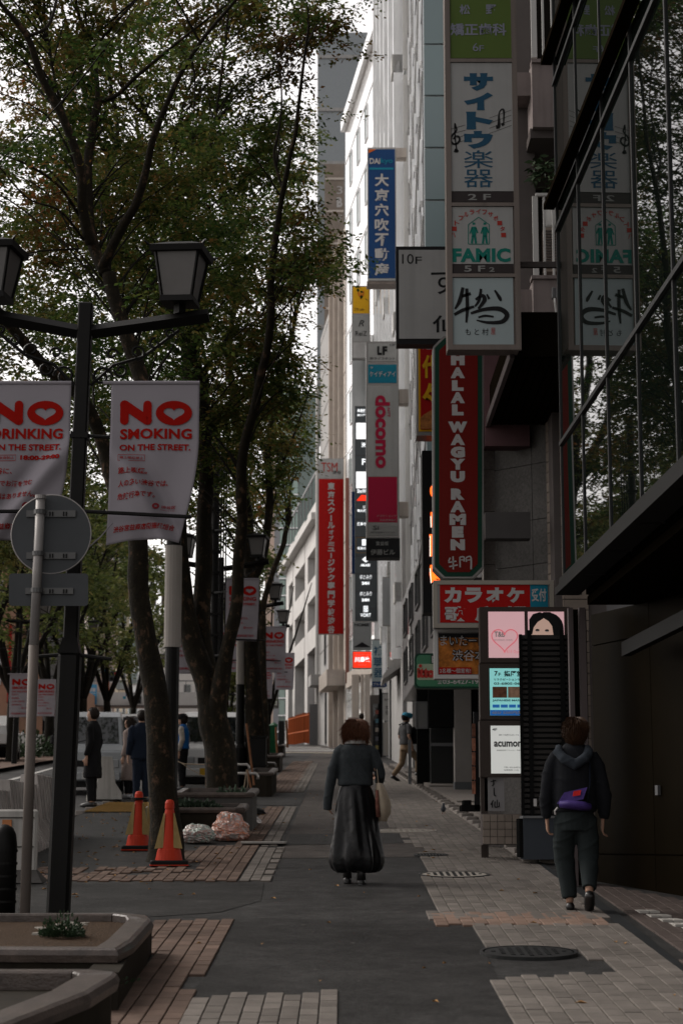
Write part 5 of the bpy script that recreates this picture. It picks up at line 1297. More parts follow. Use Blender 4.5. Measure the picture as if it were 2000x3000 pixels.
t = pole('cable_pole', 'slender dark pole with clamps and cables rising behind the smoking banner', 'pole', 622, 1240, 2330, 26, [(1215, 2335, 24, 'lamp_black', 'shaft')], Y=38)
x = t.location.x
for k in range(11):
    z = 5.2+k*.42; MB().cbox((x, 38, z), .22, .2, .05).build('clamp', M['lamp_black'], t)
    if k % 3 == 0: MB().tube([(x, 37.9, z), (x+.25, 37.9, z+.03)], .02, 5).build('insulator', M['bracket_grey'], t)
for k in range(3): MB().tube([(x+.12+.05*k, 37.9, 5), (x+.13+.05*k, 37.9, 9.6)], .015, 5).build('cable', M['lamp_black'], t)

# ---- back of the traffic signs on a white pole
Y = 15.1; c = at(148, 1562, Y); rr = 117/ppm(1562, Y)
t = thing('traffic_sign_back', 'grey back of a round sign above a rectangular plate on a white pole', 'traffic sign', (at(72, 2690, Y).x, Y, G(Y)))
MB().tube([(c.x, Y+.05, c.z), (c.x, Y+.056, c.z)], rr, 64).build('round_plate', M['sign_back'], t)
mb = MB(); mb.tube([(c.x+rr*math.cos(w), Y+.053, c.z+rr*math.sin(w)) for w in [2*math.pi*k/48 for k in range(49)]], .006, 6, False); mb.build('rim', M['galv'], t, smooth=True)
def rp(x0, y0, x1, y1, dy, th, nm, m): return rect_px(x0, y0, x1, y1, Y+dy, th, nm, M[m], t)
o = rrect(27, 1680, 259, 1775, 10, Y+.05, .006, M['sign_back'], 'lower_plate', t)
for y in (1495, 1618): rp(78, y, 222, y+19, .03, .018, 'mount_rail', 'bracket_grey')
rp(75, 1722, 215, 1740, .03, .018, 'mount_rail', 'bracket_grey')
for y in (1497, 1620, 1724):
    for x in (145, 153, 185, 193): rp(x, y+2, x+4, y+14, .022, .007, 'slot', 'lamp_black')
pt = at(120, 1462, Y-.02); pm2 = at(100, 1890, Y-.02); pb = at(73, 2690, Y-.02)
MB().tube([tuple(pm2), tuple(pt)], .038, 16).build('pole', M['galv'], t, smooth=True); MB().tube([tuple(pb-Vector((0,0,.1))), tuple(pm2-Vector((0,0,.002)))], .041, 16).build('pole', mat('pole_dim', (.16,.135,.12), rough=.6, dirt=.35), t, smooth=True)
MB().tube([tuple(pt), tuple(pt+Vector((0,0,.03)))], .045, 16).build('pole_cap', M['galv'], t)
for y in (1500, 1622, 1730): q = at(118-(y-1500)*.04, y, Y-.02); MB().tube([tuple(q-Vector((0,0,.018))), tuple(q+Vector((0,0,.018)))], .05, 12).build('clamp', M['bracket_grey'], t)
# ---- black bollard at the left edge
q = gp(10, 2690); t = thing('bollard', 'thick black ribbed bollard at the left edge of view', 'bollard', (q.x, q.y, G(q.y)))
x, y, z = q.x-.01, q.y, G(q.y)
pr = [(0,.105),(.58,.105),(.66,.095),(.71,.07),(.735,.03),(.74,.001)]
MB().rings([(x,y,z+h,r,r) for h, r in pr], 24).build('post', M['lamp_black'], t, smooth=True)
for k in range(5): MB().tube([(x,y,z+.12+k*.1),(x,y,z+.14+k*.1)], .112, 24).build('ring', M['lamp_black'], t)

# ---- planters
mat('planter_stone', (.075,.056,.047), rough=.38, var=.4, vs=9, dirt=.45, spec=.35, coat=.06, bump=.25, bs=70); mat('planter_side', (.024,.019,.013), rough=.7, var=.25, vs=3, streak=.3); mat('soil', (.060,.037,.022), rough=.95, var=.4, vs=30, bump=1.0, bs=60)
mat('conc_side', (.085,.08,.075), rough=.8, var=.2, vs=3, dirt=.3, streak=.2)
def planter(name, label, poly, h, side, rimw=.17, rimt=.075, soil_drop=.07, top=None, group=None):
    """poly: outer outline counter-clockwise; rim is a rounded coping in separate stones; level top"""
    cx = sum(p[0] for p in poly)/len(poly); cy = sum(p[1] for p in poly)/len(poly)
    t = thing(name, label, 'planter', (cx, cy, G(cy)), 0, group); n = len(poly)
    zt = [G(p[1])+h for p in poly] if top is None else [top]*n
    inn = [(p[0]+(cx-p[0])*.0, p[1]) for p in poly]
    def inset(d):
        out = []
        for i in range(n):
            a = Vector(poly[i-1]); b = Vector(poly[i]); c = Vector(poly[(i+1)%n])
            e1 = (b-a).normalized(); e2 = (c-b).normalized(); n1 = Vector((-e1.y, e1.x)); n2 = Vector((-e2.y, e2.x))
            m = (n1+n2).normalized(); out.append(tuple(b+m*d/max(.35, m.dot(n1))))
        return out
    I = inset(.03); J = inset(rimw)
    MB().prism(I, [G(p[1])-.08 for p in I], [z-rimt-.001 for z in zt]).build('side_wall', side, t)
    for i in range(n):
        j = (i+1) % n
        prof = lambda k: [(poly[k], -rimt), (poly[k], -.02), (None, 0.0), (J[k], 0.0), (J[k], -rimt)]
        mb = MB()
        A = []; B = []
        for k, L_ in ((i, A), (j, B)):
            p = Vector(poly[k]); q = Vector(J[k]); d = (q-p).normalized()
            o1 = p-d*.01
            for (xy, z) in ((p, -rimt), (o1, -rimt*.5), (p+d*.008, -.012), (p+d*.03, 0.0), (q-d*.01, .0), (q, -.01), (q, -rimt-.03)): L_.append((xy.x, xy.y, zt[k]+z))
        A = [tuple(Vector(a).lerp(Vector(b), .004)) for a, b in zip(A, B)]; m = len(A)
        mb.v = A+B; mb.f = [(q, q+1, m+q+1, m+q) for q in range(m-1)]+[(m-1, 0, m, 2*m-1), tuple(range(m-1,-1,-1)), tuple(range(m, 2*m))]
        mb.build('coping_stone', M['planter_stone'], t)
    K = inset(rimw-.01)
    sm = MB(); sm.add([(p[0], p[1], zt[i]-soil_drop) for i, p in enumerate(K)], [tuple(range(n))]); sm.build('soil', M['soil'], t)
    return t
# foreground: two levels following the slope
P1 = [gp(-420,2774,.3), gp(345,2778,.3), gp(392,2752,.3), gp(447,2692,.3), gp(436,2680,.3), gp(360,2674,.3), gp(-420,2676,.3)]
t1 = planter('stone_planter', 'near stone-edged planter with bare soil, a small shrub and glossy brown coping', [tuple(p[:2]) for p in P1], .3, M['planter_side'], .16, .08, .05)
P2 = [(-4.5, 6.6), tuple(gp(-60,3030,.3)[:2]), tuple(gp(262,2905,.3)[:2]), tuple(gp(342,2856,.3)[:2]), tuple(gp(347,2846,.3)[:2]), tuple(gp(262,2838,.3)[:2]), (-2.9, gp(100,2838,.3).y)]
t2 = planter('stone_planter', 'lower front compartment of the planter, its coping running off the bottom left corner', [tuple(p[:2]) for p in P2], .3, M['planter_side'], .2, .08, .12)
mb = MB(); a = gp(345,2800,.28); b = gp(446,2715,.28)
c0 = [tuple(gp(348,2846,.22)[:2]), tuple(gp(446,2700,.22)[:2]), tuple(gp(400,2700,.22)[:2]), tuple(gp(250,2846,.22)[:2])]
MB().prism(c0, [G(p[1])-.05 for p in c0], [G(p[1])+.215 for p in c0]).build('side_wall', M['planter_side'], t1)
# shrub and white chips in it
mat('leaf_dark', (.035,.06,.03), rough=.6, rnd=.4); mat('chip_white', (.40,.37,.33), rough=.8, rnd=.2); mat('fern', (.05,.075,.05), rough=.7, rnd=.4)
def tuft(name, label, c, rad, n, lm, ls, up=.5, cat='shrub', kind=None):
    t = thing(name, label, cat, tuple(c)); mb = MB()
    for k in range(n):
        d = Vector((random.gauss(0,1), random.gauss(0,1), abs(random.gauss(0,up)))).normalized(); r = random.random()**.4
        p = Vector(c)+Vector((d.x*rad[0]*r, d.y*rad[1]*r, d.z*rad[2]*r)); e = d.cross(Vector((random.gauss(0,1),random.gauss(0,1),random.gauss(0,1)))).normalized(); s = ls*random.uniform(.6,1.4)
        d = (d+Vector((0,0,.4))).normalized(); mb.add([p, p+d*s*.5+e*s*.3, p+d*s, p+d*s*.5-e*s*.3], [(0,1,2,3)])
    o = mb.build('foliage', lm, t); o['kind'] = 'stuff'; MB().tube([c, Vector(c)+Vector((0,0,rad[2]*.6))], .008, 5).build('stem', M['stem'], t); return t
lt = MB()
for k in range(260):
    u = random.random(); px = random.uniform(0, 330); py = random.uniform(2700, 2760) if k < 130 else random.uniform(2870, 2960)
    if k >= 130: px = random.uniform(0, max(20, 300-(py-2860)*3))
    q = gp(px, py, .225 if k < 130 else .165); a = random.uniform(0, 6.3); s_ = random.uniform(.012, .035); lt.add([(q.x+s_*math.cos(a+w), q.y+s_*math.sin(a+w), q.z+.006+random.uniform(0,.012)) for w in (0, 1.2, 3.1, 4.6)], [(0,1,2,3)])
tag(lt.build('soil_litter', M['dry_leaf']), 'dead leaves and crumbs on the planter soil', 'litter', kind='stuff')
q = gp(182, 2745, .25); tuft('small_shrub', 'small dark green shrub in the near planter beside white chips', q, (.13,.12,.15), 900, M['leaf_dark'], .024)
cs = MB()
for k in range(26): 
    px = random.uniform(100, 250); py = 2745-(px-100)*.25+random.gauss(0, 8); q = gp(px, py, .24); cs.cbox((q.x, q.y, q.z+.01), random.uniform(.03,.09), random.uniform(.03,.06), .025, random.uniform(0,3))
tag(cs.build('wood_chips', M['chip_white']), 'pale chips and sticks lying on the planter soil', 'chips', kind='stuff')
tuft('weeds', 'low weeds on the soil of the lower planter compartment', gp(150, 2880, .12), (.5,.25,.04), 260, M['leaf_dark'], .03, cat='weeds')['kind'] = 'stuff'
for k, (px, py) in enumerate(((20,2905),(60,2890),(15,2800),(40,2793))): 
    q = gp(px, py, .2); tag(MB().cbox((q.x,q.y,q.z+.02), .22, .05, .03, .2+k).build('broken_edging', M['chip_white']), ['pale broken edging piece in the lower planter by the left edge','pale edging piece pointing right in the lower planter','pale stick at the left rim of the upper planter soil','pale stick beside the shrub in the upper planter'][k], 'edging')
# second planter round the forked tree, third further
def box_planter(label, px0, px1, ytop, depth, h, side, top_extra=0):
    Y = None
    yb = 2100 + (ytop-2100)*1.6/(1.6-h); Y = D(yb)
    a = at(px0, ytop, Y).x; b = at(px1, ytop, Y).x
    return planter('stone_planter', label, [(a, Y), (b-.12, Y), (b, Y+.1), (b, Y+depth), (a, Y+depth)], h, side, .12, .07, .08), Y
tp2, Yp2 = box_planter('dark stone planter round the forked tree, behind the rubbish bags', 420, 716, 2366, 1.2, .42, M['planter_side'])
tp3, Yp3 = box_planter('grey concrete planter just behind the forked tree trunk', 505, 745, 2322, 1.6, .55, M['conc_side'])
tuft('fern_clump', 'spreading grey green fern at the foot of the forked tree', Vector((-2.0, Yp2+.55, G(Yp2)+.36)), (.42,.3,.16), 1300, M['fern'], .07, .4)
tuft('fern_clump', 'small fern in the grey planter right of the forked trunk', Vector((-1.55, Yp3+.6, G(Yp3)+.46)), (.26,.3,.18), 600, M['fern'], .06, .4)
for k, (px0, px1, yt, hh, lb) in enumerate(((715, 800, 2262, .5, 'dark stone planter by the third trunk'), (770, 822, 2212, .5, 'small far planter near the green post'), (795, 832, 2182, .5, 'farthest planter along the walkway edge'))):
    tq, Yq = box_planter(lb, px0, px1, yt, 3.0, hh, M['planter_side'])
# metal hoops of the kerb rail
mat('pale_metal', (.42,.40,.38), rough=.35, metal=.6)
for k, (px0, px1, py, Y, lb) in enumerate(((683, 730, 2240, 36, 'upper pale metal rail beside the third trunk'), (683, 756, 2266, 34, 'pale metal rail across the front of the third trunk'), (524, 592, 2407, 26.5, 'short chrome rail behind the first traffic cone'), (779, 808, 2235, 48, 'pale rail end by the green post'))):
    a = at(px0, py, Y); b = at(px1, py, Y); tag(MB().tube([(a.x, Y, a.z-.4), (a.x, Y, a.z-.02), (a.x+.04, Y, a.z), (b.x-.04, Y, b.z), (b.x, Y, b.z-.04), (b.x, Y, b.z-.10)], .025, 8).build('metal_rail', M['pale_metal'], smooth=True), lb, 'railing')
# wooden stakes with rope
mat('stake', (.20,.09,.045), rough=.8, var=.2); mat('rope', (.42,.33,.24), rough=.9)
stk = [((672,2150),(665,2392),31,'thin wooden stake in the planter beside the forked tree'), ((722,2120),(744,2300),36,'leaning wooden stake left of the metal rail'), ((724,2255),(752,2390),32,'wooden stake leaning at the planter corner'), ((808,2130),(812,2215),60,'thin stake by the green post'), ((839,2110),(842,2190),68,'far thin stake near the orange fence')]
for a, b, Y, lb in stk:
    A = at(*a, Y); B = at(*b, Y); tag(MB().tube([A, B], .017*Y/31, 6).build('wooden_stake', M['stake']), lb, 'stake')
def rope(pts, Y, lb, m='rope', r=.008):
    P = [at(a, b, Y) for a, b in pts]; tag(MB().tube(P, r, 5).build('rope', M[m]), lb, 'rope')
rope([(508,2226),(540,2238),(600,2240),(640,2230),(672,2222)], 31, 'striped rope strung from the stake past the forked trunk')
rope([(520,2228),(560,2255),(600,2275),(640,2330),(665,2390)], 30.9, 'loose rope sagging from the trunk to the stake foot', r=.005)
rope([(722,2255),(716,2300),(700,2345),(690,2356)], 32, 'pale rope hanging from the leaning stake')
rope([(724,2255),(726,2300),(716,2340),(692,2358)], 31.9, 'second pale rope looping off the leaning stake', r=.006)

# ---- traffic cones
mat('cone_red', (.52,.045,.02), rough=.5, var=.1); mat('cone_sheet', (.36,.25,.10), rough=.5, var=.15, vs=12, streak=.2); mat('cone_base', (.012,.012,.012), rough=.6); mat('clear_plastic', (.40,.33,.14), rough=.3, alpha=.75)
def cone(px, ybase, label, ring=False):
    Y = D(ybase-12); q = gp(px, ybase-12); x, y, z = q
    t = thing('traffic_cone', label, 'traffic cone', (x, y, z), 0, 'traffic cones round the first tree')
    MB().cbox((x, y, z+.03), .40, .40, .055, .12, .012).build('base', M['cone_base'], t)
    MB().cbox((x, y, z+.006), .41, .41, .012, .12).build('base_edge', M['cone_red'], t)
    MB().rings([(x,y,z+.05,.15,.15),(x,y,z+.17,.125,.125),(x,y,z+.175,.118,.118),(x,y,z+.60,.047,.047),(x,y,z+.61,.052,.052),(x,y,z+.67,.05,.05),(x,y,z+.70,.035,.035),(x,y,z+.705,.01,.01)], 24).build('body', M['cone_red'], t, smooth=False)
    for s in (-1, 1):
        MB().hull8([(x+s*.055,y-.10,z+.19),(x+s*.15,y-.09,z+.18),(x+s*.15,y-.07,z+.18),(x+s*.055,y-.08,z+.19)][::1], [(x+s*.045,y-.055,z+.56),(x+s*.058,y-.05,z+.56),(x+s*.058,y-.03,z+.56),(x+s*.045,y-.04,z+.56)]).build('reflective_sheet', M['cone_sheet'], t)
    if ring: MB().tube([(x,y,z+.60),(x,y,z+.625)], .095, 20).build('ring', M['cone_base'], t)
    return t
cone(495, 2548, 'front red traffic cone to the right of the first tree trunk')
cone(405, 2503, 'red traffic cone with a black ring left of the first tree trunk', True)
q = gp(428, 2470); t = thing('yellow_barrier', 'crumpled yellow plastic barrier between the ringed cone and the trunk', 'barrier', tuple(q))
for k, dx in enumerate((-.06, .05)): MB().cbox((q.x+dx, q.y, q.z+.26), .07, .05, .50, .1, .012).build('post', M['cone_sheet'], t)
MB().cbox((q.x, q.y+.03, q.z+.3), .16, .02, .3).build('sheet', M['clear_plastic'], t)

# ---- rubbish bags
def bagmesh(c, r, seed, top=0.0):
    mb = MB(); random.seed(seed); off = Vector((seed*3.1, seed*1.7, 0))
    def fn(d):
        m = 1+.15*noise.noise(d*1.8+off)+.20*(.35-abs(noise.noise(d*3.2+off)))+.12*(.3-abs(noise.noise(d*7+off)))+random.gauss(0,.012)
        if d.z > .75: m *= 1+(d.z-.75)*top
        return m*(.97 if d.z > -.2 else 1.0)
    mb.blob(c, r, 46, 30, fn); mb.v = [(x, y, max(z, G(y)+.01)) for x, y, z in mb.v]; return mb
bm_ = mat('bag_film', (.46,.42,.40), rough=.22, spec=.6, coat=.5)
def bagmat(name, cols, sc):
    m = mat(name, (.4,.36,.34), rough=.25, spec=.5, coat=.4); n = m.node_tree.nodes; L = m.node_tree.links
    g = n.new('ShaderNodeNewGeometry'); v = n.new('ShaderNodeTexNoise'); v.inputs['Scale'].default_value = sc; v.inputs['Detail'].default_value = 3; v.inputs['Distortion'].default_value = 1.2; L.new(g.outputs['Position'], v.inputs['Vector'])
    r = n.new('ShaderNodeValToRGB'); L.new(v.outputs[0], r.inputs[0]); e = r.color_ramp.elements
    e[0].position = .32; e[0].color = (*cols[0], 1); e[1].position = .68; e[1].color = (*cols[-1], 1)
    for k, c in enumerate(cols[1:-1]): q = e.new(.36+.28*(k+1)/(len(cols)-1)); q.color = (*c, 1)
    L.new(r.outputs[0], n['Principled BSDF'].inputs['Base Color'])
    b = n.new('ShaderNodeTexNoise'); b.inputs['Scale'].default_value = 26; b.inputs['Detail'].default_value = 5; L.new(g.outputs['Position'], b.inputs['Vector'])
    bp = n.new('ShaderNodeBump'); bp.inputs['Strength'].default_value = .8; bp.inputs['Distance'].default_value = .03; L.new(b.outputs[0], bp.inputs['Height']); L.new(bp.outputs[0], n['Principled BSDF'].inputs['Normal']); return m
q = gp(672, 2466); Yb = q.y+.15
tag(bagmesh((q.x, Yb, G(Yb)+.13), (.245,.22,.175), 3, 1.6).build('rubbish_bag', bagmat('bag_orange', [(.34,.30,.28),(.38,.26,.22),(.52,.16,.07),(.36,.28,.25),(.42,.15,.10),(.38,.35,.33)], 7), smooth=False), 'larger clear rubbish bag full of orange and red waste', 'rubbish bag')
q = gp(575, 2474); Yb = q.y+.15
tag(bagmesh((q.x, Yb, G(Yb)+.11), (.22,.19,.125), 8, .4).build('rubbish_bag', bagmat('bag_grey', [(.40,.39,.37),(.36,.34,.31),(.38,.20,.17),(.40,.40,.37),(.27,.33,.28),(.42,.42,.40)], 8), smooth=False), 'smaller flatter clear rubbish bag next to the first trunk', 'rubbish bag')
random.seed(21)
q = gp(735, 2416); tag(bagmesh((q.x, q.y, G(q.y)+.05), (.16,.12,.07), 5).build('rubbish_scrap', bm_, smooth=True), 'crumpled clear plastic scrap at the planter corner', 'rubbish')
q = gp(742, 2388); tag(bagmesh((q.x, q.y, G(q.y)+.05), (.2,.12,.07), 12).build('dark_scrap', M['cone_base'], smooth=True), 'crumpled dark sheet against the planter corner', 'rubbish')
# ---- concrete road barriers
mat('barrier_conc', (.50,.465,.44), rough=.85, var=.2, vs=2.5, streak=.3, dirt=.25); mat('barrier_white', (.50,.48,.45), rough=.7, streak=.3, dirt=.25)
def jersey(x, y, ln, hh, m, label, ang=0.0, group='road barriers along the kerb', ribs=True, prox=None):
    t = thing('road_barrier', label, 'road barrier', (x, y, G(y)-.02), ang, group)
    pf = [(.30,0),(.29,.12),(.17,.30),(.10,hh),(-.10,hh),(-.17,.30),(-.29,.12),(-.30,0)]
    mb = MB(); n = len(pf)
    for yy in (-ln/2, ln/2): mb.v += [(px_, yy, pz) for px_, pz in pf]
    mb.f = [(i, (i+1)%n, n+(i+1)%n, n+i) for i in range(n)]+[tuple(range(n)), tuple(range(2*n-1, n-1, -1))]
    o = mb.build('body', m, None); o.parent = t
    if ribs:
        k = 0; yy = -ln/2+.12
        while yy < ln/2-.06:
            b = MB(); b.v = [(p*1.0+.012*(1 if p > 0 else -1), yy, q) for p, q in pf]+[(p+.012*(1 if p > 0 else -1), yy+.05, q) for p, q in pf]
            b.v = [(a, b2, c+.008) for a, b2, c in b.v]; b.f = mb.f; o = b.build('rib', m, None); o.parent = t; yy += .22
    return t
lb = ['nearest', 'second', 'third', 'fourth']
for k, y in enumerate((20.9, 23.0, 25.1)): jersey(-3.86-.02*k, y, 2.0, .84, M['barrier_conc'], '%s ribbed concrete barrier by the road left of the near lamp pole' % lb[k])
jersey(-4.62, 37.6, 2.2, .80, M['barrier_white'], 'pale ribbed barrier between the black-coated man and the woman in beige', .16)
q = gp(50, 2585); t = thing('water_barrier', 'white plastic barrier with an orange reflector, behind the white sign pole', 'barrier', (q.x, q.y, G(q.y)))
x, y, z = q.x-.12, q.y, G(q.y)
MB().cbox((x, y, z+.40), .62, .10, .60, .0, .02).build('panel', M['barrier_white'], t); MB().hull8([(x-.31,y-.05,z+.12),(x+.31,y-.05,z+.12),(x+.31,y+.05,z+.12),(x-.31,y+.05,z+.12)][::-1], [(x-.4,y-.22,z),(x+.4,y-.22,z),(x+.4,y+.22,z),(x-.4,y+.22,z)][::-1]).build('foot', M['conc_side'], t)
MB().cbox((x+.02, y-.062, z+.52), .09, .02, .16).build('reflector', mat('amber', (.45,.14,.02), rough=.4), t)
for zz in (.34, .62): MB().cbox((x, y-.055, z+zz), .56, .012, .012).build('groove', M['conc_side'], t)
# green wrapped post and black ones
q = D(2232); t = thing('green_post_box', 'green covered upright box beside the far planters', 'post box', (-2, q, G(q)))
a = at(791, 2200, q).x; b = at(811, 2200, q).x
MB().prism([(a,q),(b,q),(b,q+.3),(a,q+.3)], G(q), [G(q)+1.30]*4).build('body', mat('green_cover', (.012,.09,.035), rough=.5), t); MB().rings([((a+b)/2,q+.15,G(q)+1.301,.18,.2),((a+b)/2,q+.15,G(q)+1.42,.02,.02)], 4).build('cap', M['green_cover'], t)
for k in range(3): MB().box(a-.005, q-.012, G(q)+.4+.3*k, b+.005, q-.002, G(q)+.412+.3*k).build('strap', M['s_dkgreen'], t)
pillar('control_cabinet', 'black street cabinet standing behind the green box', 815, 833, 2112, 2215, .5, M['black_gloss'], 'cabinet')
t = thing('tree_guard', 'dark square cladding box at the foot of the third trunk', 'tree guard', (-1.9, 42, G(42)))
a = at(733, 2200, 42).x; b = at(779, 2200, 42).x
MB().box(a, 42, G(42)-.1, b, 42.4, at(0,2160,42).z).build('box', M['lamp_black'], t); MB().box(a-.03, 41.95, at(0,2160,42).z, b+.03, 42.45, at(0,2155,42).z).build('lid', M['lamp_black'], t); MB().box(a-.03, 41.95, at(0,2240,42).z-.03, b+.03, 42.45, at(0,2240,42).z).build('band', M['lamp_black'], t)
# ================================================================ trees
def leaf_mat(name, cols, pos, hue_scale=.35):
    m = bpy.data.materials.new(name); m.use_nodes = True; M[name] = m; n = m.node_tree.nodes; L = m.node_tree.links; n.clear()
    out = n.new('ShaderNodeOutputMaterial'); mix = n.new('ShaderNodeMixShader'); mix.inputs[0].default_value = .5
    df = n.new('ShaderNodeBsdfPrincipled'); df.inputs['Roughness'].default_value = .55; df.inputs['Specular IOR Level'].default_value = .06
    tr = n.new('ShaderNodeBsdfTranslucent'); g = n.new('ShaderNodeNewGeometry')
    nz = n.new('ShaderNodeTexNoise'); nz.inputs['Scale'].default_value = hue_scale; nz.inputs['Detail'].default_value = 5; nz.inputs['Roughness'].default_value = .75
    L.new(g.outputs['Position'], nz.inputs['Vector'])
    ad = n.new('ShaderNodeMath'); ad.operation = 'MULTIPLY_ADD'; ad.inputs[1].default_value = .16; L.new(g.outputs['Random Per Island'], ad.inputs[0]); L.new(nz.outputs[0], ad.inputs[2])
    r = n.new('ShaderNodeValToRGB'); e = r.color_ramp.elements; e[0].position = pos[0]; e[0].color = (*cols[0], 1); e[1].position = pos[-1]; e[1].color = (*cols[-1], 1)
    for c, p in zip(cols[1:-1], pos[1:-1]): q = e.new(p); q.color = (*c, 1)
    L.new(ad.outputs[0], r.inputs[0])
    mr = n.new('ShaderNodeMapRange'); mr.inputs[3].default_value = .6; mr.inputs[4].default_value = 1.35; L.new(g.outputs['Random Per Island'], mr.inputs[0])
    hv = n.new('ShaderNodeHueSaturation'); L.new(r.outputs[0], hv.inputs['Color']); L.new(mr.outputs[0], hv.inputs['Value'])
    L.new(hv.outputs[0], df.inputs['Base Color']); L.new(hv.outputs[0], tr.inputs[0]); L.new(df.outputs[0], mix.inputs[1]); L.new(tr.outputs[0], mix.inputs[2]); L.new(mix.outputs[0], out.inputs[0])
    return m
leaf_mat('leaf_zelkova', [(.026,.054,.014),(.040,.072,.017),(.070,.082,.020),(.115,.072,.022),(.14,.050,.018)], [.38,.50,.61,.71,.81])
leaf_mat('leaf_far', [(.055,.085,.026),(.090,.108,.032),(.13,.11,.036)], [.4,.6,.75])
def bark(name, base, patch):
    m = mat(name, base, rough=.85, bump=.7, bs=45, spec=.25); n = m.node_tree.nodes; L = m.node_tree.links; g = n.new('ShaderNodeNewGeometry')
    mp = n.new('ShaderNodeMapping'); mp.inputs['Scale'].default_value = (1, 1, .7); L.new(g.outputs['Position'], mp.inputs[0])
    a = n.new('ShaderNodeTexNoise'); a.inputs['Scale'].default_value = 9; a.inputs['Detail'].default_value = 6; a.inputs['Roughness'].default_value = .7; L.new(mp.outputs[0], a.inputs['Vector'])
    r = n.new('ShaderNodeValToRGB'); e = r.color_ramp.elements; e[0].position = .35; e[0].color = (base[0]*.7, base[1]*.7, base[2]*.7, 1); e[1].position = .75; e[1].color = (*patch, 1)
    q = e.new(.56); q.color = (base[0]*1.2, base[1]*1.25, base[2]*1.1, 1); q = e.new(.64); q.color = (*[c*.8 for c in patch], 1); L.new(a.outputs[0], r.inputs[0]); L.new(r.outputs[0], n['Principled BSDF'].inputs['Base Color']); return m
bark('bark', (.011,.0085,.0055), (.075,.044,.027)); mat('bark_dark', (.014,.012,.009), rough=.9, bump=.5, bs=40, var=.2)
ZS = 1.4255
def Zc(pts): return [(a/ZS, b/ZS) for a, b in pts]
def project(p):
    x, y, z = p; z -= CH; d = y*math.cos(TH)+z*math.sin(TH); v = -y*math.sin(TH)+z*math.cos(TH)
    return 1000+FPX*x/d, 1500-FPX*v/d
def smooth(P, Rr, n=5):
    o = []; w = []
    for i in range(len(P)-1):
        p0 = P[max(i-1,0)]; p1 = P[i]; p2 = P[i+1]; p3 = P[min(i+2,len(P)-1)]
        for q in range(n):
            u = q/n; o.append(.5*((2*p1)+(p2-p0)*u+(2*p0-5*p1+4*p2-p3)*u*u+(3*p1-p0-3*p2+p3)*u**3)); w.append(Rr[i]*(1-u)+Rr[i+1]*u)
    o.append(P[-1]); w.append(Rr[-1]); return o, w
def leaves_at(pts, n_each, sig, ls):
    """leaves set alternately along short drooping twiglets that radiate from the given centres"""
    K = max(3, n_each//9); m = max(4, n_each//K); C = np.array(pts); N = len(C)
    th = rng.uniform(0, 6.283, (N, K)); el = rng.normal(-.05, .38, (N, K)); ln = rng.uniform(.55, 1.25, (N, K))*sig[0]*2.3
    D = np.stack([np.cos(th)*np.cos(el), np.sin(th)*np.cos(el), np.sin(el)], -1)
    t = (np.arange(m)+.6)/m
    P = C[:, None, None, :] + D[:, :, None, :]*(t[None, None, :, None]*ln[:, :, None, None])
    P[..., 2] -= (t**2)[None, None, :]*ln[:, :, None]*.22
    side = np.stack([-np.sin(th), np.cos(th), np.zeros_like(th)], -1)[:, :, None, :]*np.where(np.arange(m) % 2, 1, -1)[None, None, :, None]
    d = D[:, :, None, :]*.75 + side*.75 + rng.normal(0, .28, P.shape); d[..., 2] -= .25
    P = P.reshape(-1, 3)+rng.normal(0, .012, (N*K*m, 3)); d = d.reshape(-1, 3); d /= np.linalg.norm(d, axis=1)[:, None]
    up = np.array([0, 0, 1.0])+rng.normal(0, .55, d.shape); e = np.cross(d, up); e /= np.linalg.norm(e, axis=1)[:, None]+1e-6
    s = (ls*rng.uniform(.6, 1.35, len(P)))[:, None]
    return np.stack([P, P+d*s*.45+e*s*.27, P+d*s, P+d*s*.45-e*s*.27], 1).reshape(-1, 3)
def quad_mesh(name, V, m, parent):
    me = bpy.data.meshes.new(name); n = len(V)//4
    me.vertices.add(len(V)); me.vertices.foreach_set('co', V.astype(np.float32).ravel())
    me.loops.add(n*4); me.loops.foreach_set('vertex_index', np.arange(n*4, dtype=np.int32))
    me.polygons.add(n); me.polygons.foreach_set('loop_start', np.arange(0, n*4, 4, dtype=np.int32)); me.update(calc_edges=True); me.materials.append(m)
    o = bpy.data.objects.new(name, me); COL.objects.link(o); adopt(o, parent); return o
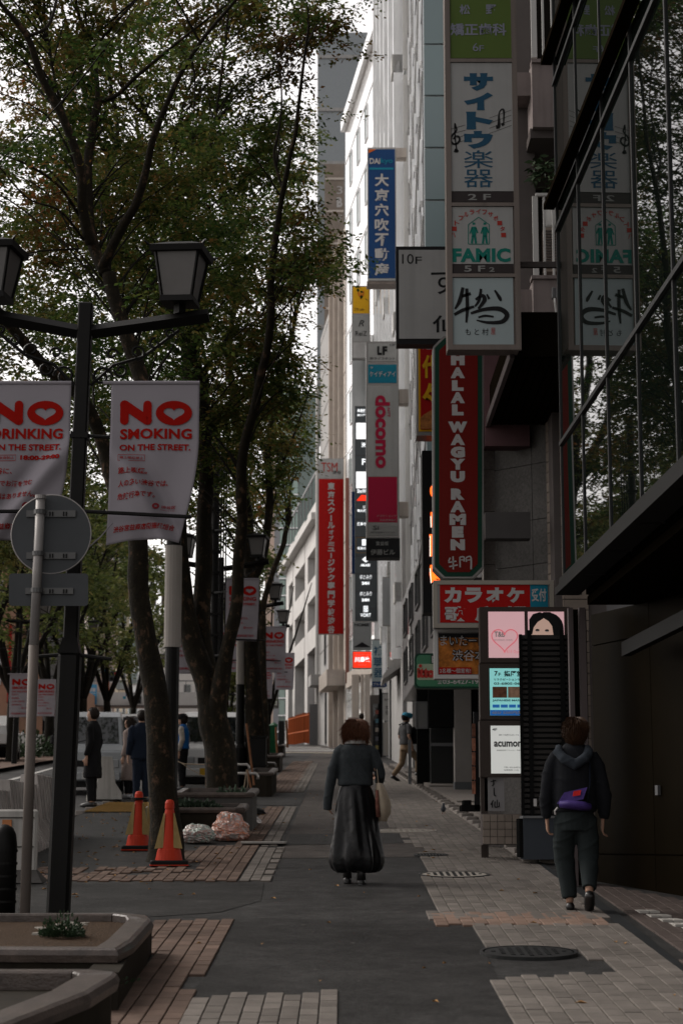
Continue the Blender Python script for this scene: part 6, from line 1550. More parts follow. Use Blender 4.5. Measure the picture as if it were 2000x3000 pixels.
def tree(label, base, limbs, clusters, n_each, sig, ls, lm='leaf_zelkova', bm='bark', group='street trees along the kerb', seg=10, twig=.011, maxlink=2.6):
    """limbs: lists of (Vector, radius)"""
    t = thing('street_tree', label, 'tree', tuple(base), 0, group)
    tr = MB(); nodes = []
    for k, lb in enumerate(limbs):
        P, Rr = smooth([Vector(a) for a, _ in lb], [r for _, r in lb], 5)
        P = [p+Vector((noise.noise(p*1.3), noise.noise(p*1.3+Vector((9,0,0))), 0))*.35*min(.12, r) for p, r in zip(P, Rr)]
        tr.tube(P, [r*(1+.10*noise.noise(p*3.0)) for p, r in zip(P, Rr)], seg if Rr[0] > .05 else 6)
        nodes += [(p, r) for p, r in zip(P, Rr) if r < .10]
    NP = np.array([tuple(p) for p, _ in nodes]); pts = []
    br = MB()
    for c in clusters:
        c = Vector(c); dd = NP-np.array(tuple(c)); hz = np.linalg.norm(dd[:, :2], axis=1); dist = hz+1.1*np.abs(-dd[:, 2]-.75*hz-.15)
        i = int(dist.argmin()); p0, r0 = nodes[i]
        if (c-p0).length > maxlink:
            P = [c+Vector((0, 0, -.3)), c]; Rr = [twig*.6, twig*.3]; pts.append(tuple(c))
            for q in range(2): pts.append((c.x+random.gauss(0,.25), c.y+random.gauss(0,.25), c.z+random.gauss(0,.12)))
            continue
        mid = p0.lerp(c, .45)+Vector((random.gauss(0,.12), random.gauss(0,.12), .22)); L_ = (c-p0).length
        P, Rr = smooth([p0, mid, c, c+(c-mid)*.25], [min(r0*.7, twig*(1+L_*.3)), twig*.9, twig*.45, twig*.2], 4)
        br.tube(P, Rr, 4, False); pts.append(tuple(c))
        for q in range(3):
            a = P[random.randint(len(P)//2, len(P)-1)]; b = a+Vector((random.gauss(0,.28), random.gauss(0,.28), random.gauss(.02,.16))); br.tube([a, (a+b)/2+Vector((0,0,.04)), b], [twig*.35, twig*.28, twig*.15], 3, False); pts.append(tuple(b)); pts.append(tuple(a.lerp(b, .5)))
    o = tr.build('trunk', M[bm], t, smooth=True)
    ob = br.build('branch', M['bark_dark'], t); ob['kind'] = 'stuff'
    V = leaves_at(pts, n_each, sig, ls); o = quad_mesh('crown', V, M[lm], t)
    return t
BX = [(-400,1190),(0,1150),(60,1120),(120,1075),(180,1000),(260,985),(330,1020),(440,1030),(520,960),(600,960),(700,1060),(760,1060),(830,960),(1000,955),(1180,950),(1290,930),(1400,880),(1520,850),(1600,800),(1720,760),(3000,700)]
def bound(py):
    for (a, xa), (b, xb) in zip(BX, BX[1:]):
        if a <= py <= b: return xa+(xb-xa)*(py-a)/(b-a)
    return 1190 if py < 0 else 700
def crown_points(n, cx, cy, rx, ry, z0, z1, low, margin=30, seed=0, shape=.8, front=None):
    random.seed(seed); out = []; tries = 0
    while len(out) < n and tries < n*60:
        tries += 1
        x = cx+random.uniform(-1, 1)*rx; y = cy+random.uniform(-1, 1)*ry; z = random.uniform(z0, z1)
        if front is not None and y < front and random.random() < .94: continue
        f = (z-z0)/(z1-z0); w = math.sin(min(1, .25+f*.9)*math.pi/1.15)**shape
        if ((x-cx)/rx)**2+((y-cy)/ry)**2 > w*w+.02: continue
        px, py = project((x, y, z+G(y)))
        if px > bound(py)-margin or py > low: continue
        if noise.noise(Vector((x*.55+seed, y*.4, z*.6))) < -.22: continue
        out.append((x, y, z+G(y)))
    return out
def A3(px, py, Y): return at(px, py, Y)
def limb(pts, r0, r1, Y0, Y1, z=True):
    pts = Zc(pts) if z else pts; n = len(pts)
    return [(at(p[0], p[1], Y0+(Y1-Y0)*k/(n-1)), r0+(r1-r0)*k/(n-1)) for k, p in enumerate(pts)]
random.seed(5)
# tree 1
d = 21.6
L1 = [
 [(at(482,2545,d),.29),(at(482,2500,d),.215),(at(482,2400,d),.185),(at(477,2290,d),.172),(at(462,2110,d),.158),(at(430,1895,d),.137),(at(410,1740,d),.128),(at(401,1620,d),.124),(at(388,1500,d),.12)],
 [(at(385,1505,d),.12),(at(340,1440,d),.095),(at(300,1290,d),.085),(at(230,1157,d-.3),.075),(at(133,1073,d-.6),.07),(at(42,968,d-1),.062),(at(-40,860,d-1.3),.055),(at(-120,700,d-1.5),.04)],
 [(at(388,1510,d),.11),(at(415,1350,d+.1),.10),(at(430,1200,d+.1),.105),(at(410,1100,d+.2),.10),(at(370,970,d+.2),.095),(at(335,870,d+.2),.09),(at(318,800,d+.2),.085)],
 limb([(425,1120),(470,1030),(520,930),(570,850),(610,720),(640,580),(700,430),(760,300),(860,150),(985,0),(1060,-120)], .07, .014, d+.2, d-1.5),
 limb([(440,1140),(395,1040),(372,900),(372,700),(385,540),(410,425)], .08, .05, d+.2, d+.8),
 limb([(410,425),(395,250),(330,60),(300,-80)], .035, .014, d+.8, d+1.4),
 limb([(410,425),(490,395),(570,320),(690,220),(800,130),(960,10)], .036, .012, d+.8, d-.5),
 limb([(380,1020),(350,880),(335,700),(262,490),(180,330),(125,170),(60,80),(-20,-20),(-60,-160)], .07, .022, d+.2, d-1),
 limb([(125,150),(200,110),(235,0),(240,-120)], .03, .012, d-.6, d-.2),
 limb([(250,460),(300,560),(330,640)], .02, .02, d, d),
 limb([(350,930),(250,780),(120,690),(0,640),(-120,560)], .022, .010, d+.2, d-1.5),
 limb([(350,1000),(250,880),(120,830),(0,700)], .018, .008, d+.2, d-2),
 limb([(330,1040),(200,1045),(60,1060),(-60,1000)], .014, .006, d+.2, d-2),
 limb([(355,800),(300,600),(230,330),(190,100),(180,-40)], .03, .012, d+.3, d+2),
]
L1 = [[(p, r*.93) for p, r in l] for l in L1]
c1 = crown_points(450, -3.7, 22.8, 4.6, 4.6, 5.6, 13.5, 1350, 330, 3, front=22.3)
tree('nearest street tree, trunk behind the traffic cones, one limb leaning left', (at(462,2540,d).x, d, G(d)), L1, c1, 46, (.19,.19,.10), .070)
# tree 2, forked trunk
d = 29.0
L2 = [
 [(at(655,2400,d),.36),(at(652,2330,d),.31),(at(645,2200,d),.285),(at(628,2110,d),.265),(at(620,2020,d),.20),(at(618,1960,d),.10)],
 [(at(632,2140,d),.22),(at(608,2020,d),.215),(at(570,1900,d),.195),(at(540,1750,d),.185),(at(522,1600,d),.165),(at(530,1400,d),.15),(at(550,1200,d+.2),.14),(at(552,1060,d+.3),.13),(at(535,960,d+.4),.12)],
 limb([(765,1370),(700,1290),(630,1180),(560,1100),(490,1020),(455,900),(445,800),(465,660)], .11, .075, d+.4, d-.4),
 limb([(465,665),(420,600),(385,500),(340,300),(280,100),(240,-50)], .05, .018, d-.4, d-1.5),
 limb([(470,670),(490,560),(480,440),(440,230),(420,50)], .05, .018, d-.4, d+.5),
 limb([(795,1480),(830,1250),(770,1000),(715,870),(680,700),(660,560),(600,480),(520,380),(500,200),(480,0)], .10, .018, d+.3, d+1.5),
 limb([(735,960),(740,800),(780,760),(860,680),(905,460),(945,140),(960,-60)], .06, .014, d+.3, d-1),
 limb([(610,480),(560,300),(590,100),(600,-60)], .035, .012, d+.5, d+1.5),
 limb([(700,780),(740,560),(770,420),(830,260)], .03, .012, d+.3, d+2),
 [(at(625,2140,d+.1),.20),(at(612,2040,d+.15),.20),(at(598,1900,d+.2),.175),(at(592,1740,d+.3),.165),(at(600,1560,d+.4),.15),(at(605,1400,d+.5),.13),(at(595,1180,d+.7),.11),(at(560,1000,d+1),.08),(at(480,840,d+1.3),.06),(at(430,600,d+1.8),.04),(at(400,350,d+2),.03)],
 [(at(636,2150,d-.05),.20),(at(642,2050,d-.1),.18),(at(668,1900,d-.3),.125),(at(690,1780,d-.4),.11),(at(702,1640,d-.5),.105),(at(712,1500,d-.6),.10)],
 limb([(1012,2145),(1008,1950),(1030,1810),(1062,1700),(1092,1560),(1120,1440),(1130,1300),(1128,1180),(1145,1040),(1165,900),(1185,780),(1215,640),(1235,560),(1245,450),(1265,280),(1290,100)], .10, .022, d-.6, d-2.2),
 limb([(1182,790),(1160,720),(1145,640),(1168,520),(1175,380),(1150,200)], .03, .012, d-1.4, d-1),
 limb([(1130,1290),(1080,1330),(1010,1380),(940,1440)], .016, .007, d-1, d-.2),
 limb([(1050,1760),(1100,1600),(1160,1480),(1220,1330)], .02, .008, d-.8, d-2.5),
]
L2 = [[(p, r*.84) for p, r in l] for l in L2]
c2 = crown_points(480, -2.3, 29.8, 4.2, 4.8, 5.4, 15.0, 1480, 95, 8, front=28.6)
tree('forked street tree rising from the second planter in three stems', (at(655,2400,d).x, d, G(d)), L2, c2, 46, (.21,.21,.11), .080)
# tree 3
d = 43.0
L3 = [
 [(at(752,2330,d),.34),(at(750,2160,d),.26),(at(741,2000,d),.225),(at(738,1850,d),.21),(at(735,1700,d),.20),(at(722,1500,d),.18)],
 [(at(722,1500,d),.17),(at(705,1350,d),.15),(at(690,1200,d),.13),(at(670,1050,d),.10),(at(690,880,d),.08),(at(700,700,d),.05),(at(720,500,d),.03)],
 [(at(735,1700,d),.15),(at(772,1620,d),.12),(at(790,1480,d),.11),(at(785,1330,d),.10),(at(805,1180,d),.08),(at(850,1000,d),.06),(at(880,850,d),.035),(at(900,700,d),.02)],
 [(at(718,1450,d),.12),(at(660,1330,d),.10),(at(610,1200,d),.08),(at(600,1050,d),.06),(at(560,900,d),.04)],
 [(at(700,1300,d),.08),(at(740,1150,d),.06),(at(770,980,d),.05),(at(800,820,d),.03)],
 [(at(790,1450,d),.05),(at(840,1330,d),.04),(at(880,1220,d),.03),(at(920,1100,d),.02)],
]
L3 = [[(p, r*.82) for p, r in l] for l in L3]
c3 = crown_points(290, -1.6, 43, 4.8, 6.0, 5.4, 15.5, 1560, 60, 12)
tree('third street tree, thick trunk standing in a dark cladding box', (at(752,2330,d).x, d, G(d)), L3, c3, 44, (.26,.26,.14), .100, twig=.016)
d = 57
L4 = [
 [(at(775,2250,d),.20),(at(772,2100,d),.15),(at(768,1950,d),.13),(at(768,1800,d),.11)],
 [(at(768,1800,d),.10),(at(778,1745,d),.09),(at(800,1680,d),.085),(at(828,1600,d),.08),(at(836,1560,d),.075),(at(852,1512,d),.06)],
 [(at(845,1530,d),.05),(at(838,1480,d),.035),(at(830,1420,d),.03),(at(820,1350,d),.02)],
 [(at(845,1535,d),.045),(at(815,1500,d),.035),(at(795,1440,d),.03),(at(790,1380,d),.02)],
 [(at(850,1515,d),.045),(at(850,1440,d),.035),(at(862,1370,d),.02)],
 [(at(770,1850,d),.08),(at(745,1700,d),.07),(at(730,1500,d),.05),(at(740,1300,d),.03)],
]
c4 = crown_points(110, -1.9, 57, 3.6, 5.0, 6.5, 13.5, 1600, 35, 15)
tree('slender street tree with a crooked leaning stem beyond the third trunk', (at(775,2250,d).x, d, G(d)), L4, c4, 22, (.26,.26,.16), .14, twig=.02)
# generic vase-shaped trees
def vase(label, x, y, h, rad, n, n_each, ls, seed, lm='leaf_far', z=None, group='trees across the road', low=1e9, trunk_r=.22, mg=None):
    random.seed(seed); z0 = G(y)-.14 if z is None else z; fk = h*.22; limbs = []
    limbs.append([(Vector((x,y,z0-.1)), trunk_r*1.3), (Vector((x,y,z0+.4)), trunk_r), (Vector((x+random.gauss(0,.08),y,z0+fk)), trunk_r*.8)])
    k = 6; top = limbs[0][-1][0]
    for i in range(k):
        a = 2*math.pi*i/k+random.uniform(-.4,.4); r = rad*random.uniform(.45,.8); bow = random.uniform(.25,.4)
        P = [top+Vector((0,0,-.15))]
        for q in (0.25, .5, .75, 1.0): P.append(Vector((x+math.cos(a)*r*q**.9, y+math.sin(a)*r*q**.9, z0+fk+(h-fk)*.85*q**bow if False else z0+fk+(h*.85-fk)*q)))
        limbs.append([(p, trunk_r*(.6-.48*j/4)) for j, p in enumerate(P)])
    pts = []; tries = 0
    while len(pts) < n and tries < n*40:
        tries += 1; a = random.uniform(0, 6.283); f = random.random()**.8; zz = h*(.36+.64*f); w = rad*math.sin(min(1, .28+f*.8)*math.pi/1.1)**.7
        r = w*math.sqrt(random.random()); p = (x+r*math.cos(a), y+r*math.sin(a), z0+zz); px, py = project(p)
        if mg is not None and px > bound(py)-mg: continue
        if noise.noise(Vector(p)*.5) > -.25: pts.append(p)
    return tree(label, (x, y, z0), limbs, pts, n_each, (.3,.3,.2), ls, lm, 'bark_dark', group, 8, .02)
vase('small street tree nearest the orange site fence', -3.0, 78, 8.5, 2.6, 60, 22, .17, 31, group='street trees along the kerb', trunk_r=.13, mg=10)
vase('tall tree across the road, its crown filling the upper left corner', -11.2, 46, 15, 6.0, 230, 34, .15, 39)
vase('big tree across the road whose crown shows over the left lantern', -10.8, 34, 15, 5.5, 200, 34, .13, 38)
lbs = ['leafless-looking dark trunk across the road at the left edge', 'second tree across the road, behind the round sign back', 'third tree across the road, its crown between the sign pole and lamp pole', 'fourth tree across the road, right of the near lamp pole', 'fifth tree across the road above the footbridge', 'farthest tree across the road']
for k, (x, y, h, r) in enumerate(((-11.6,60,12,5.2), (-11.8,69,12,5.0), (-12.0,79,11.5,5.0), (-12.2,90,12,5), (-12.5,103,12,5), (-13,120,12,5))):
    vase(lbs[k], x, y, h, r, 120, 24, .19, 40+k)
vase('small round tree at the far end of the walkway', -7.5, 128, 6.0, 2.6, 50, 20, .2, 71, group=None)
# nearer street tree just out of frame on the left, seen in the glass
random.seed(99)
# ================================================================ people
mat('skin', (.40,.24,.17), rough=.5, spec=.4); mat('hair_brown', (.12,.050,.027), rough=.6, rnd=.35, spec=.3); mat('hair_dark', (.018,.012,.009), rough=.55, rnd=.3, spec=.15); mat('hair_mid', (.06,.030,.016), rough=.5, rnd=.3, spec=.25)
mat('knit_grey', (.040,.046,.050), rough=.95, var=.18, vs=25, bump=.3, bs=300); mat('satin_black', (.004,.004,.005), rough=.42, spec=.26, var=.2, vs=6, bump=.6, bs=11); mat('collar_white', (.5,.49,.47), rough=.8); mat('boot_black', (.010,.009,.009), rough=.4)
mat('canvas', (.46,.38,.29), rough=.9, var=.12, vs=14, bump=.2, bs=200); mat('cloth_black', (.010,.010,.011), rough=.9, var=.2, vs=8); mat('hoodie', (.013,.014,.017), rough=.95, var=.15, vs=8); mat('hood_blue', (.035,.042,.052), rough=.95)
mat('trouser_slate', (.022,.028,.029), rough=.9, var=.15, vs=6); mat('purple', (.060,.035,.17), rough=.55, var=.15, vs=9); mat('label_red', (.62,.02,.02), rough=.5, emit=.0); mat('khaki', (.24,.17,.11), rough=.85, var=.12, vs=8); mat('tee_grey', (.075,.075,.078), rough=.9, var=.1, vs=8)
mat('cap_blue', (.05,.33,.50), rough=.7); mat('coat_beige', (.26,.205,.185), rough=.85, var=.12, vs=6); mat('navy_cloth', (.012,.018,.032), rough=.9); mat('vest_blue', (.012,.10,.30), rough=.6, var=.1, vs=8); mat('sleeve_cream', (.36,.32,.28), rough=.7, var=.25, vs=14); mat('mask_white', (.5,.5,.52), rough=.7)
def wrinkle(amp, sc=6.0, seed=0.0, zsc=1.0):
    """soft drag folds: ridged waves whose direction drifts over the cloth"""
    def f(co):
        x, y, z = co[:,0]*sc+seed, co[:,1]*sc+seed*2, co[:,2]*sc*zsc
        w1 = 1-np.abs(np.sin(x*1.3+z*1.1+1.4*np.sin(z*.7+seed)+y)); w2 = 1-np.abs(np.sin(z*1.9-x*.8+1.1*np.sin(x*.9+y*1.3)))
        w3 = np.sin(x*2.3+np.sin(z*1.7))*np.cos(y*1.9+z*1.2); k = .5+.5*np.sin(z*.55*sc/6+x*.35+seed)
        return amp*1.9*(w1**3*k+.8*w2**4*(1-k)+.25*w3-.25)
    return f
class Fig:
    """a standing or walking figure in its own frame: x to its right, y forward, z up; all in metres for a 1.7 m person"""
    def __init__(s, name_label, x, y, h, yaw, z=None, cat='person'):
        s.o = Vector((x, y, G(y) if z is None else z)); s.k = h/1.7; s.rm = Matrix.Rotation(yaw, 3, 'Z'); s.t = thing('person', name_label, cat, tuple(s.o))
    def P(s, p): return tuple(s.o + s.rm @ (Vector(p)*s.k))
    def mb(s, fn):
        m = MB(); fn(m); m.v = [s.P(v) for v in m.v]; return m
    def fuse(s, fn, name, m, voxel=.012, smooth=3, disp=None): return fuse(s.mb(fn), name, M[m], s.t, voxel*s.k, smooth, disp)
    def part(s, fn, name, m, parent=None, smooth=True): return s.mb(fn).build(name, M[m], parent or s.t, smooth=smooth)
def hand(m, w, d, side, curl=.5, sc=1.0):
    """palm and five bent fingers from wrist w along direction d; the thumb on the side given"""
    w = Vector(w); d = Vector(d).normalized(); s = Vector((0, side, 0)) if abs(d.y) < .6 else Vector((side, 0, 0)); s = (s-d*s.dot(d)).normalized(); n = d.cross(s)
    pc = w+d*.075*sc; m.tube([w-d*.02, w+d*.02*sc, pc, w+d*.10*sc], [(.020,.026),(.016*sc,.034*sc),(.015*sc,.040*sc),(.012*sc,.038*sc)], 10)
    for k, (o, L_) in enumerate(((-.030,.062),(-.010,.075),(.011,.080),(.031,.072))):
        a = w+d*.095*sc+s*o*sc; b = a+(d*math.cos(curl*.5)+n*math.sin(curl*.5))*L_*.5*sc; c = b+(d*math.cos(curl*1.6)+n*math.sin(curl*1.6))*L_*.5*sc; m.tube([a-d*.01, a, b, c], [.0095*sc,.0095*sc,.0085*sc,.007*sc], 6)
    a = w+d*.03*sc+s*.034*sc; b = a+(d*.7+s*.7).normalized()*.035*sc; c = b+(d*.9+s*.25+n*.3).normalized()*.032*sc; m.tube([a-s*.012, a, b, c], [.012*sc,.012*sc,.010*sc,.008*sc], 6)
def head(m, c, fwd=(0,1,0), s=1.0, neck=(0,0,1.42)):
    c = Vector(c); f = Vector(fwd).normalized(); r = Vector((f.y, -f.x, 0)).normalized()
    def q(a, b, z): return c+r*a+f*b+Vector((0,0,z))
    m.blob(tuple(c), (.076*s,.092*s,.105*s)); m.blob(tuple(q(0,.018,-.055)), (.058*s,.070*s,.068*s)); m.tube([q(0,.080,.02), q(0,.104,-.018), q(0,.088,-.028)], [.008,.013,.010], 6)
    m.blob(tuple(q(0,.074,-.055)), (.026,.016,.012)); m.blob(tuple(q(0,.062,-.098)), (.028,.026,.018))
    for e in (-1, 1): m.blob(tuple(q(e*.078,-.005,-.012)), (.010,.020,.030), 8, 6); m.blob(tuple(q(e*.030,.074,.018)), (.018,.012,.010), 8, 6)
    m.tube([Vector(neck)+Vector((0,0,-.06)), Vector(neck), c+Vector((0,-.015,-.06))], [.062,.052,.050], 12)
def leg(m, hip, knee, ank, r=(.080,.050,.034), foot=(0,1,0), toe=.17):
    m.tube([hip, Vector(hip).lerp(Vector(knee), .5), knee, Vector(knee).lerp(Vector(ank), .35), ank], [r[0], (r[0]+r[1])/2, r[1], r[1]*.98, r[2]], 12)
    return
    f = Vector(foot).normalized(); a = Vector(ank); m.tube([a-f*.05+Vector((0,0,-.045)), a+f*.04+Vector((0,0,-.04)), a+f*(toe-.02)+Vector((0,0,-.055)), a+f*toe+Vector((0,0,-.06))], [(.034,.036),(.040,.038),(.040,.022),(.02,.012)], 10)
def hair_shell(F, c, rx, ry, rz, m, drop=0.0, wild=.0, n=500, ln=.12, face=(0,1,0), open_=True, name='hair', side_drop=None, clump=1.0):
    def fn(q):
        def sh(d):
            k = 1+.05*noise.noise(d*4.0)+wild*.16*noise.noise(Vector((d.x*9, d.y*9, d.z*4)))+wild*.10*noise.noise(d*17.0)
            return k
        q.blob(c, (rx,ry,rz), 40, 26, sh); o = []
        cx, cy, cz = c
        for x, y, z in q.v:
            dz = z-cz
            if dz < 0: z = cz+dz*(1+drop); x = cx+(x-cx)*(1+.10*clump*min(1,-dz/rz))
            fy = (y-cy)*face[1]+(x-cx)*face[0]
            if open_ and fy > ry*.35 and dz < rz*.35: x -= face[0]*(fy-ry*.30); y -= face[1]*(fy-ry*.30)
            o.append((x, y, z))
        q.v = o
    o = F.part(fn, name, m)
    if n:
        st = MB(); me = o.data; vs = me.vertices
        cc = Vector(F.P(c)); up = Vector((0,0,1))
        for k in range(n):
            v = Vector(vs[random.randrange(len(vs))].co); 
            v = o.matrix_world @ v if False else v
            d = (v-cc); 
            if d.length < 1e-4: continue
            d.normalize(); t = (-up+d*d.z); t = t.normalized() if t.length > .05 else Vector((random.gauss(0,1),random.gauss(0,1),-.2)).normalized()
            wl = wild*max(.25, min(1.6, .7+(cc.z-v.z)/rz)); t = (t+d*(.22+wl*random.uniform(0,.9))+Vector((random.gauss(0,.3*wl+.05),random.gauss(0,.3*wl+.05),0))).normalized(); l = ln*random.uniform(.4,1.1)*F.k
            p = v-d*.006; st.tube([p, p+t*l*.5+d*.006, p+t*l+Vector((random.gauss(0,.012),random.gauss(0,.012),-.012))*wild*2], [.0035,.003,.001], 3, False)
        q = st.build('strand', M[m], o); q['kind'] = 'stuff'
        q.parent = o; q.matrix_parent_inverse = wmat(o).inverted()
    return o
ZER = 0
# ---- woman in the middle of the walkway
def woman_centre():
    p = gp(1042, 2590); F = Fig('woman in a grey jumper and long black balloon skirt, mid walkway', p.x, p.y, 1.63, 0.0); k = 1/F.k
    def body(m):
        head(m, (0.0,.05,1.50), (0,1,0), neck=(0,.0,1.39)); m.rings([(0,0,.80,.12,.09),(0,0,1.0,.11,.08),(0,0,1.2,.12,.09),(0,.0,1.34,.12,.07),(0,0,1.42,.055,.045)], 16)
        leg(m, (-.075,0,.86), (-.07,.10,.48), (-.085,.08,.12)); leg(m, (.075,0,.86), (.065,.05,.48), (.055,-.04,.09))
        m.tube([(-.12,0,1.33),(-.225,-.01,1.12),(-.265,.03,.88)], [.045,.038,.028], 10); hand(m, (-.268,.035,.84), (0,.25,-1), 1, .6)
        m.tube([(.12,0,1.33),(.218,-.02,1.14),(.235,.15,1.05)], [.045,.038,.03], 10); hand(m, (.225,.19,1.045), (-.2,1,.1), -1, 1.0)
    F.fuse(body, 'body', 'skin', .011)
    def top(m):
        m.rings([(0,0,.975,.178,.125),(0,0,1.0,.180,.128),(0,0,1.12,.172,.12),(0,-.005,1.25,.188,.12),(0,0,1.34,.172,.105),(0,.0,1.385,.125,.08),(0,.01,1.43,.075,.06)], 28, power=2.3)
        m.tube([(-.12,0,1.365),(-.178,-.01,1.30),(-.225,-.015,1.15),(-.262,.0,.98),(-.285,.03,.80),(-.287,.038,.735)], [.052,.060,.056,.052,.048,.046], 14)
        m.tube([(.12,0,1.365),(.178,-.01,1.30),(.225,-.02,1.18),(.245,.0,1.08),(.238,.12,1.03),(.228,.18,1.03)], [.055,.060,.054,.052,.045,.04], 14)
    F.fuse(top, 'jumper', 'knit_grey', .009, 4, wrinkle(.0045, 9, 1.3, .7))
    F.part(lambda m: m.rings([(0,-.012,1.395,.112,.082),(0,-.012,1.43,.098,.074),(0,-.008,1.462,.080,.066),(0,.004,1.465,.060,.05)], 20), 'collar', 'collar_white')
    def skirt(m):
        n = 72; rows = [(1.08,.14,.10,.0),(1.0,.155,.115,.0),(.96,.168,.125,.006),(.86,.188,.142,.012),(.72,.205,.158,.016),(.55,.225,.178,.019),(.40,.245,.20,.021),(.30,.262,.215,.022),(.22,.262,.215,.024),(.16,.235,.195,.03),(.13,.205,.17,.03),(.125,.15,.12,.015),(.18,.10,.08,.0)]
        for z, rx, ry, a in rows:
            for i in range(n):
                w = 2*math.pi*i/n; f = a*(.62*math.sin(w*5+z*3.1+1)+.5*math.sin(w*8+2.2+z*2+math.sin(z*7))+.42*math.sin(w*13+z*6)+.5*noise.noise(Vector((math.cos(w)*2.2, math.sin(w)*2.2, z*2.6)))*1.5)
                m.v.append(((rx+f)*math.cos(w)+.0, (ry+f)*math.sin(w), z*.965+.012*math.sin(w*3)*(1 if z < .2 else 0)))
        for r in range(len(rows)-1):
            for i in range(n): m.f.append((r*n+i, r*n+(i+1)%n, (r+1)*n+(i+1)%n, (r+1)*n+i))
    F.part(skirt, 'skirt', 'satin_black')
    for s, (ax, ay, az) in ((-1, (-.085,.08,.075)), (1, (.055,-.04,.055))):
        F.part(lambda m: (m.rings([(ax,ay,az-.02,.046,.052),(ax,ay,az+.05,.044,.05),(ax,ay,az+.17,.058,.062),(ax*.98,ay,az+.34,.066,.07)], 14), m.tube([(ax,ay-.06,az-.05),(ax,ay-.02,az-.035),(ax,ay+.07,az-.04),(ax,ay+.16,az-.05),(ax,ay+.19,az-.055)], [(.030,.032),(.044,.045),(.044,.038),(.040,.026),(.02,.012)], 12), m.box(ax-.034,ay-.06,az-.075,ax+.034,ay+.0,az-.04)), 'boot', 'boot_black')
    random.seed(4)
    hair_shell(F, (0,.025,1.515), .108, .112, .122, 'hair_brown', drop=.40, wild=.45, n=6500, ln=.085, clump=3.0)
    # tote on the right shoulder: a thing of its own
    t = thing('tote_bag', 'cream canvas tote bag hanging from the shoulder of the woman in the grey jumper', 'bag', F.P((.24,0,.95)))
    q = F.mb(lambda m: m.rings([(.265,.06,.64,.055,.10),(.27,.06,.60+.02,.05,.09)][::-1]+[(.275,.06,.70,.080,.145),(.275,.055,.80,.082,.16),(.255,.05,.92,.060,.165),(.235,.045,1.0,.032,.16)], 24)); q.build('pouch', M['canvas'], t, smooth=True)
    for yy in (-.05, .13): F.mb(lambda m: m.tube([(.228,yy*1.0+.0,.99),(.215,yy*.8,1.12),(.185,yy*.6,1.30),(.150,yy*.45,1.405),(.135,yy*.3+.02,1.432)], [(.006,.020)]*5, 8)).build('strap', M['canvas'], t, smooth=True)
    F.mb(lambda m: m.rings([(.225,-.085,.66,.022,.012),(.215,-.095,.80,.020,.012),(.212,-.10,.93,.014,.010)], 10)).build('print_panel', mat('tote_print', (.20,.085,.065), rough=.8, var=.5, vs=18), t, smooth=True)
woman_centre()
